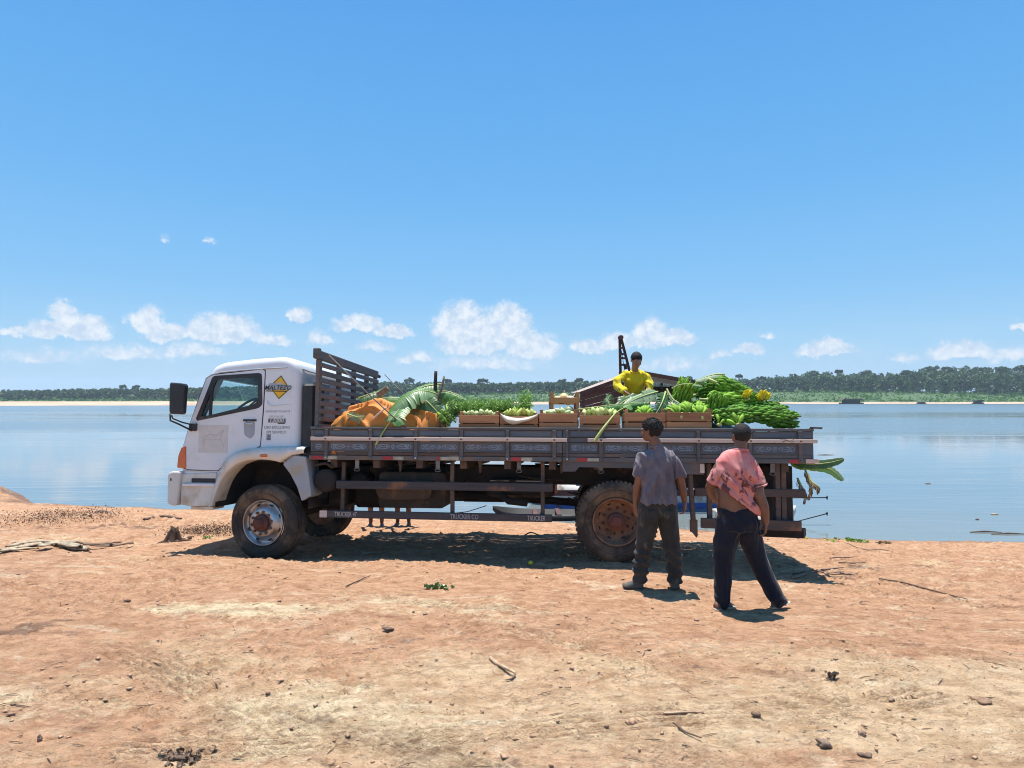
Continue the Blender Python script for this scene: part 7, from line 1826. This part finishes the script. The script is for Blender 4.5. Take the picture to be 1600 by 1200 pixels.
# ================================================================ THINGS ON THE GROUND
def gp(px, py, it=12):
    """point of the ground seen at a pixel"""
    dx, dz = (px-800)/F, (HY-py)/F; Y = 2.0/max(-dz, 1e-3)
    for _ in range(it): z = gz(dx*Y, Y); Y = .5*Y+.5*(z-CAM_Z)/dz
    return Vector((dx*Y, Y, gz(dx*Y, Y)))
M_STONE = stuffmat('brown_stone', (.30, .21, .145), (.19, .125, .09), 20, .85, .5, .004, vary=.25)
M_CLOD = stuffmat('soil_clod', (.40, .255, .155), (.25, .15, .095), 30, .95, .5, .003, vary=.3)
M_LEMON = stuffmat('yellow_fruit', (.75, .58, .03), (.68, .50, .04), 10, .45, .05)
M_BONE = stuffmat('bleached_root', (.48, .36, .24), (.32, .21, .13), 14, .85, .4, .003)
M_LITTER = stuffmat('dark_litter', (.12, .078, .055), (.22, .145, .095), 14, .9, .4, .003, vary=.3)
M_DRIFT = stuffmat('bleached_drift', (.42, .34, .235), (.24, .185, .125), 9, .85, .4, .004, dirt=(.14, .10, .07), dscale=7, dlo=.5, dhi=.7)
p_ = gp(829, 883); mb = MB(); mb.lathe([(0, -.032)]+[(.030*math.sin(math.pi*u)**.7, -.032+.064*u) for u in np.linspace(.08, .92, 7)]+[(0, .032)], 14, axis='x'); o = mb.build('yellow_fruit', M_LEMON, label='single yellow fruit lying on the sand by the truck shadow', cat='fruit'); o.location = p_+Vector((0, 0, .026))
def rock(name, px, py, r, label, m_=M_STONE, cat='stone', seed=1, sink=.3):
    p_ = gp(px, py); mb = MB(); mb.ell((0, 0, 0), (r[0], r[1], r[2]), None, 18, 12)
    mb.v = [tuple(Vector(v)*(.82+.55*mnoise.noise(Vector(v)/max(r)*1.5+Vector((seed, 0, 0)))+.12*mnoise.noise(Vector(v)/max(r)*5))) for v in mb.v]
    o = mb.build(name, m_, label=label, cat=cat); o.location = p_+Vector((0, 0, r[2]*(1-sink))); return o
rock('stone', 1287, 1166, (.046, .032, .024), 'flat brown stone near the bottom edge of the picture', seed=3)
rock('stone', 1393, 1096, (.020, .018, .014), 'small dark pebble left of the muddy clod at the right', seed=4)
rock('stone', 1270, 1048, (.016, .014, .012), 'tiny pebble under the curled dry scrap', seed=5)
rock('soil_clod', 1535, 1098, (.065, .045, .016), 'muddy clod at the right of the picture', M_CLOD, 'clod', seed=6)
rock('soil_clod', 607, 987, (.05, .03, .014), 'dark clod on the pale sand left of the bent root', M_LITTER, 'clod', seed=7)
rock('soil_clod', 986, 1132, (.028, .026, .020), 'round clod right of the middle near the bottom edge', M_CLOD, 'clod', seed=8)
rock('soil_clod', 199, 939, (.045, .03, .010), 'thin dark clod on the left between the drift heap and the pale patches', M_LITTER, 'clod', seed=9)
rock('stone', 1347, 1150, (.022, .02, .018), 'rusty red pebble right of the flat brown stone', seed=10)
rock('soil_clod', 1352, 1182, (.045, .022, .010), 'crumbled dark clod just below the red pebble', M_LITTER, 'clod', seed=12)
rock('stone', 62, 1157, (.012, .012, .020), 'small upright pebble at the lower left', seed=13)
def stick(pts, rr, m_, label, cat='stick', name='stick', lift=.012, n=12):
    P = [gp(*q[:2])+Vector((0, 0, lift+(q[2] if len(q) > 2 else 0))) for q in pts]; o0 = P[0]; mb = MB(); C = spl([q-o0 for q in P], n)
    C = [c+Vector((mnoise.noise(c*9+o0), mnoise.noise(c*9+o0+Vector((5, 0, 0))), .4*mnoise.noise(c*11+o0)))*.012 for c in C]
    mb.tube(C, list(np.interp(np.linspace(0, 1, n), np.linspace(0, 1, len(rr)), rr)), 7); o = mb.build(name, m_, label=label, cat=cat); o.location = o0; return o
stick([(768, 1030), (780, 1042), (797, 1054, .02), (806, 1058, .01)], [.014, .012, .010, .006], M_BONE, 'bent bleached root lying on the sand in the middle')
stick([(806, 1058, .01), (800, 1063), (790, 1065)], [.007, .006, .003], M_LITTER, 'thin dark twig at the crook of the bleached root')
stick([(1035, 1119), (1065, 1117), (1100, 1115)], [.006, .007, .004], M_BONE, 'thin pale twig lying level at the lower middle')
stick([(1050, 1134), (1070, 1146), (1095, 1158)], [.005, .006, .003], M_LITTER, 'thin dark twig slanting down right of the lower middle')
stick([(1372, 905), (1410, 911), (1460, 925), (1512, 938)], [.008, .010, .008, .004], M_LITTER, 'long dark root trailing across the sand at the right')
stick([(1238, 905), (1262, 897), (1290, 891), (1318, 888)], [.016, .018, .012, .006], M_LITTER, 'dark branch at the tip of the truck shadow')
stick([(1240, 898), (1270, 893), (1300, 898), (1320, 897)], [.010, .012, .010, .005], M_LITTER, 'forked branch below the first one by the shadow tip')
stick([(1285, 895), (1300, 902), (1318, 903)], [.008, .009, .004], M_BONE, 'pale twig lying over the branches by the shadow tip')
stick([(1322, 852), (1350, 857), (1380, 860), (1396, 863)], [.006, .008, .008, .004], M_LITTER, 'long thin twig along the waterline at the right')
stick([(1296, 873), (1320, 873), (1338, 870)], [.008, .009, .004], M_LITTER, 'dark twig between the shadow tip and the waterline')
stick([(1310, 880), (1335, 881), (1353, 880)], [.007, .009, .004], M_LITTER, 'second dark twig below the one near the waterline')
stick([(1175, 1118), (1184, 1121), (1188, 1117)], [.010, .014, .004], M_LITTER, 'curled dry scrap on the pale sand')
stick([(862, 876), (880, 878), (897, 876)], [.006, .007, .004], M_LITTER, 'short twig in front of the rear wheel')
stick([(540, 918), (560, 909), (580, 900)], [.006, .007, .003], M_LITTER, 'faint twig in front of the shadow edge')
stick([(820, 839, .02), (830, 836, .03), (842, 838, .01)], [.010, .012, .006], M_LITTER, 'dark twig on the sunlit strip beyond the shadow')
stick([(225, 812), (255, 808), (283, 812)], [.03, .035, .02], M_LITTER, 'dark driftwood piece near the bumper', 'driftwood', 'driftwood')
stick([(140, 806), (158, 800), (180, 806)], [.025, .035, .02], M_LITTER, 'reddish brown driftwood near the left shore', 'driftwood', 'driftwood')
stick([(1040, 900), (1050, 903)], [.004, .003], M_LITTER, 'tiny twig between the feet of the man in grey')
# stump by the front wheel
def stump():
    p_ = gp(270, 846); mb = MB(); G = []; n = 26
    for i in range(9):
        v = i/8; row = []
        for k in range(n+1):
            a = 2*math.pi*k/n; r_ = .14*(1-.62*v**.8)*(1+.22*math.sin(a*5+1)*(1-v)+.10*math.sin(a*11)); row.append((math.cos(a)*r_+.02*v, math.sin(a)*r_, .22*v+(.035*math.sin(a*3) if i == 8 else 0)))
        G.append(row)
    mb.grid(G); mb.add(G[-1][:-1], [tuple(range(n))])
    for k in range(5): a = -2.4+k*.9; mb.tube([(math.cos(a)*.10, math.sin(a)*.10, .03), (math.cos(a)*.22, math.sin(a)*.2, .01), (math.cos(a+.2)*.36, math.sin(a+.2)*.3, -.01)], [.035, .02, .008], 6)
    o = mb.build('tree_stump', stuffmat('stump_bark', (.10, .06, .04), (.05, .032, .025), 8, .95, .8, .008, stretch=(3, 3, .5)), label='dark brown tree stump left of the front wheel', cat='stump'); o.location = p_-Vector((0, 0, .02))
stump()
rock('stone', 297, 841, (.045, .04, .032), 'rounded stone between stump and front wheel', seed=14)
# bleached drift heap at the left
def drift():
    root = empty('driftwood_heap', 'flattened heap of bleached bark and sacking at the left', 'driftwood', loc=gp(100, 856)); o0 = root.location
    g = random.Random(4)
    for k, (pts, w_) in enumerate((([(0, 866), (40, 856), (80, 850), (120, 850)], .10), ([(10, 860), (50, 851), (95, 852)], .08), ([(60, 862), (90, 856), (125, 862)], .12), ([(85, 851), (112, 856), (138, 862)], .13), ([(120, 852), (150, 854), (180, 856), (208, 853)], .06), ([(130, 858), (160, 857), (190, 854)], .05), ([(0, 862), (30, 862), (60, 860)], .05))):
        C = spl([gp(*q)-o0+Vector((0, 0, .03+.02*(k % 3))) for q in pts], 12); mb = MB(); G = []
        for i, c in enumerate(C):
            t_ = (C[min(i+1, 11)]-C[max(i-1, 0)]).normalized(); s_ = t_.cross(Vector((0, 0, 1))).normalized(); ww = w_*.8*(.6+.8*abs(mnoise.noise(c*5)))*math.sin(math.pi*(i+.6)/12.2)**.5
            G.append([c+s_*ww*f+Vector((0, 0, .03*(1-f*f)*w_*6+.02*mnoise.noise(c*6+Vector((f*3, k, 0))))) for f in (-1, -.6, -.2, .2, .6, 1)])
        mb.grid(G); o = mb.build('bark_sheet', M_DRIFT if k not in (4, 5) else M_LITTER, root); o.modifiers.new('s', 'SOLIDIFY').thickness = .012
drift()
def tuft(name, px, py, label, m_, n, r, h, size, cat, seed=1, flat=.4):
    g = np.random.default_rng(seed); C = [(g.normal()*r*.5, g.normal()*r*.35, abs(g.normal())*h*.5) for _ in range(n)]
    V, ti = clump_mesh(C, [r*.22]*n, 8, size, flat, seed); st_ = name in ('driftwood_litter', 'root_clump'); o = quads_obj(name, V, ti, m_, None, label=label, cat=None if st_ else cat, kind='stuff' if st_ else None); o.location = gp(px, py)+Vector((0, 0, .012)); return o
tuft('weed', 684, 920, 'dark green weed scrap on the sand in front of the truck', M_LEAFD, 14, .09, .03, .016, 'weed', 3)
tuft('weed', 380, 838, 'small green weed beside the front wheel', M_HERB, 8, .07, .05, .012, 'weed', 4); tuft('weed', 325, 842, 'tiny tuft of grass between stump and wheel', M_HERB, 8, .08, .05, .012, 'weed', 5)
for k, (px, py, r) in enumerate(((1298, 843, .14), (1330, 845, .20), (1345, 846, .14), (1248, 841, .10), (1385, 849, .10))):
    tuft('leaf_litter', px, py, ['pale green leaf scraps at the waterline, second from the tail', 'largest patch of green leaf scraps at the waterline', 'green leaf scraps right of the largest patch', 'yellowish leaf scraps just behind the tail beam', 'few dry leaf scraps, farthest right along the waterline'][k], (M_BANANAL, M_BANANA, M_HERB, M_BANANAY, M_DRY)[k], 7, r, .02, .02, 'leaf litter', 10+k, .25)
tuft('driftwood_litter', 90, 808, 'dark litter band along the left shore', M_LITTER, 260, 1.1, .02, .011, 'litter', 21, .3); tuft('driftwood_litter', 330, 828, 'dark litter behind the stump', M_LITTER, 200, .6, .02, .010, 'litter', 22, .3)
tuft('root_clump', 290, 1192, 'dark root clump cut by the bottom edge of the picture', M_LITTER, 30, .10, .03, .010, 'roots', 23, .4); tuft('root_clump', 1300, 1062, 'curly dark root clump on the sand right of the middle', M_LITTER, 12, .035, .04, .008, 'roots', 24, .8)
rock('bark_scrap', 280, 1186, (.07, .03, .016), 'slab of dark bark in the root clump at the bottom edge', M_LITTER, 'bark', seed=15)
# scattered crumbs: nobody could count them
def crumbs():
    g = np.random.default_rng(9); n = 6500; yy = 2.6+10*g.random(n)**1.6; xx = (g.random(n)*1.9-.95)*yy
    keep = fbm(xx*.8, yy*1.3, 3) > (-.25+.5*g.random(n)); xx, yy = xx[keep], yy[keep]; n = len(xx); zz = ground_h(xx, yy); _, dd = shape0(xx, yy)
    k_ = dd > .15; xx, yy, zz = xx[k_], yy[k_], zz[k_]; n = len(xx)
    s = (.0022+.009*g.random(n)**6)*(1+.09*yy)
    base = np.array([(1, 0, 0), (-1, 0, 0), (0, 1, 0), (0, -1, 0), (0, 0, 1), (0, 0, -.6)]); fc = np.array([(0, 2, 4), (2, 1, 4), (1, 3, 4), (3, 0, 4), (2, 0, 5), (1, 2, 5), (3, 1, 5), (0, 3, 5)])
    V = base[None]*(1+.5*g.normal(size=(n, 6, 1)))*s[:, None, None]*np.array([1.3, 1, .75]); a = g.random(n)*6.28; ca, sa = np.cos(a)[:, None], np.sin(a)[:, None]
    V = np.stack([V[:, :, 0]*ca-V[:, :, 1]*sa, V[:, :, 0]*sa+V[:, :, 1]*ca, V[:, :, 2]], -1)+np.stack([xx, yy, zz+s*.4], -1)[:, None]
    Fc = (fc[None]+6*np.arange(n)[:, None, None]).reshape(-1, 3); V = V.reshape(-1, 3)
    me = bpy.data.meshes.new('soil_crumbs'); me.vertices.add(len(V)); me.vertices.foreach_set('co', V.astype(np.float32).ravel()); me.loops.add(Fc.size); me.loops.foreach_set('vertex_index', Fc.ravel().astype(np.int32))
    me.polygons.add(len(Fc)); me.polygons.foreach_set('loop_start', np.arange(0, Fc.size, 3, dtype=np.int32)); me.update(calc_edges=True); me.materials.append(M_CLOD)
    obj('soil_crumbs', me, kind='stuff', label='small crumbs of soil scattered over the bank')
    # thin litter: straws and twigs
    mb = MB()
    for i in range(380):
        y = 2.8+9*g.random()**1.3; x = (g.random()*1.8-.9)*y; L_ = g.uniform(.02, .11); a = g.normal()*.7; z = gz(x, y)+.004
        if shape0(np.array([x]), np.array([y]))[1][0] < .1: continue
        p0 = Vector((x, y, z)); p1 = Vector((x+math.cos(a)*L_, y+math.sin(a)*L_, gz(x+math.cos(a)*L_, y+math.sin(a)*L_)+.005)); mb.tube([p0, (p0+p1)/2+Vector((0, 0, .004)), p1], [.0018, .0028, .0012], 4, False)
    mb.build('twig_litter', M_LITTER, kind='stuff', label='straws and fine twigs scattered over the bank', fixn=False)
crumbs()
# floating scraps on the water
for k, (px, py, w_, lb) in enumerate(((1554, 804, .14, 'pale leaf floating on the water at the right'), (1527, 812, .07, 'small dark scrap floating left of the pale leaf'), (1450, 756, .14, 'dark scrap floating far out behind the tail'), (1540, 832, .3, 'long dark stick floating near the right shore'), (1578, 835, .35, 'second dark stick floating by the right edge'), (1290, 711, .4, 'thin dark scrap floating above the leaf tip'))):
    Y = (CAM_Z-ZW)/((py-HY)/F); p_ = Vector(((px-800)/F*Y, Y, ZW)); mb = MB()
    if k in (3, 4, 5): mb.tube([(-w_, 0, 0), (0, .03, .012), (w_, -.02, 0)], [.008, .016, .006], 6)
    else: mb.ell((0, 0, 0), (w_*.6, w_*.3, .02), None, 10, 6)
    o = mb.build('floating_scrap', M_DRIFT if k == 0 else M_LITTER, label=lb, cat='floating scrap'); o.location = p_+Vector((0, 0, .008))

# ================================================================ HAZE
def haze():
    m = bpy.data.materials.new('haze'); m.use_nodes = True; nt = m.node_tree; nt.nodes.clear(); out = nt.nodes.new('ShaderNodeOutputMaterial'); v = nt.nodes.new('ShaderNodeVolumePrincipled')
    v.inputs['Color'].default_value = (.72, .86, 1., 1); v.inputs['Density'].default_value = HAZE; v.inputs['Anisotropy'].default_value = .2; nt.links.new(v.outputs[0], out.inputs['Volume'])
    mb = MB(); mb.box((-2600, -120, -8), (2700, 2500, 75)); o = mb.build('haze', m, kind='stuff', label='thin bluish air over river and forest'); o.display_type = 'WIRE'
HAZE = .00026
if HAZE: haze()
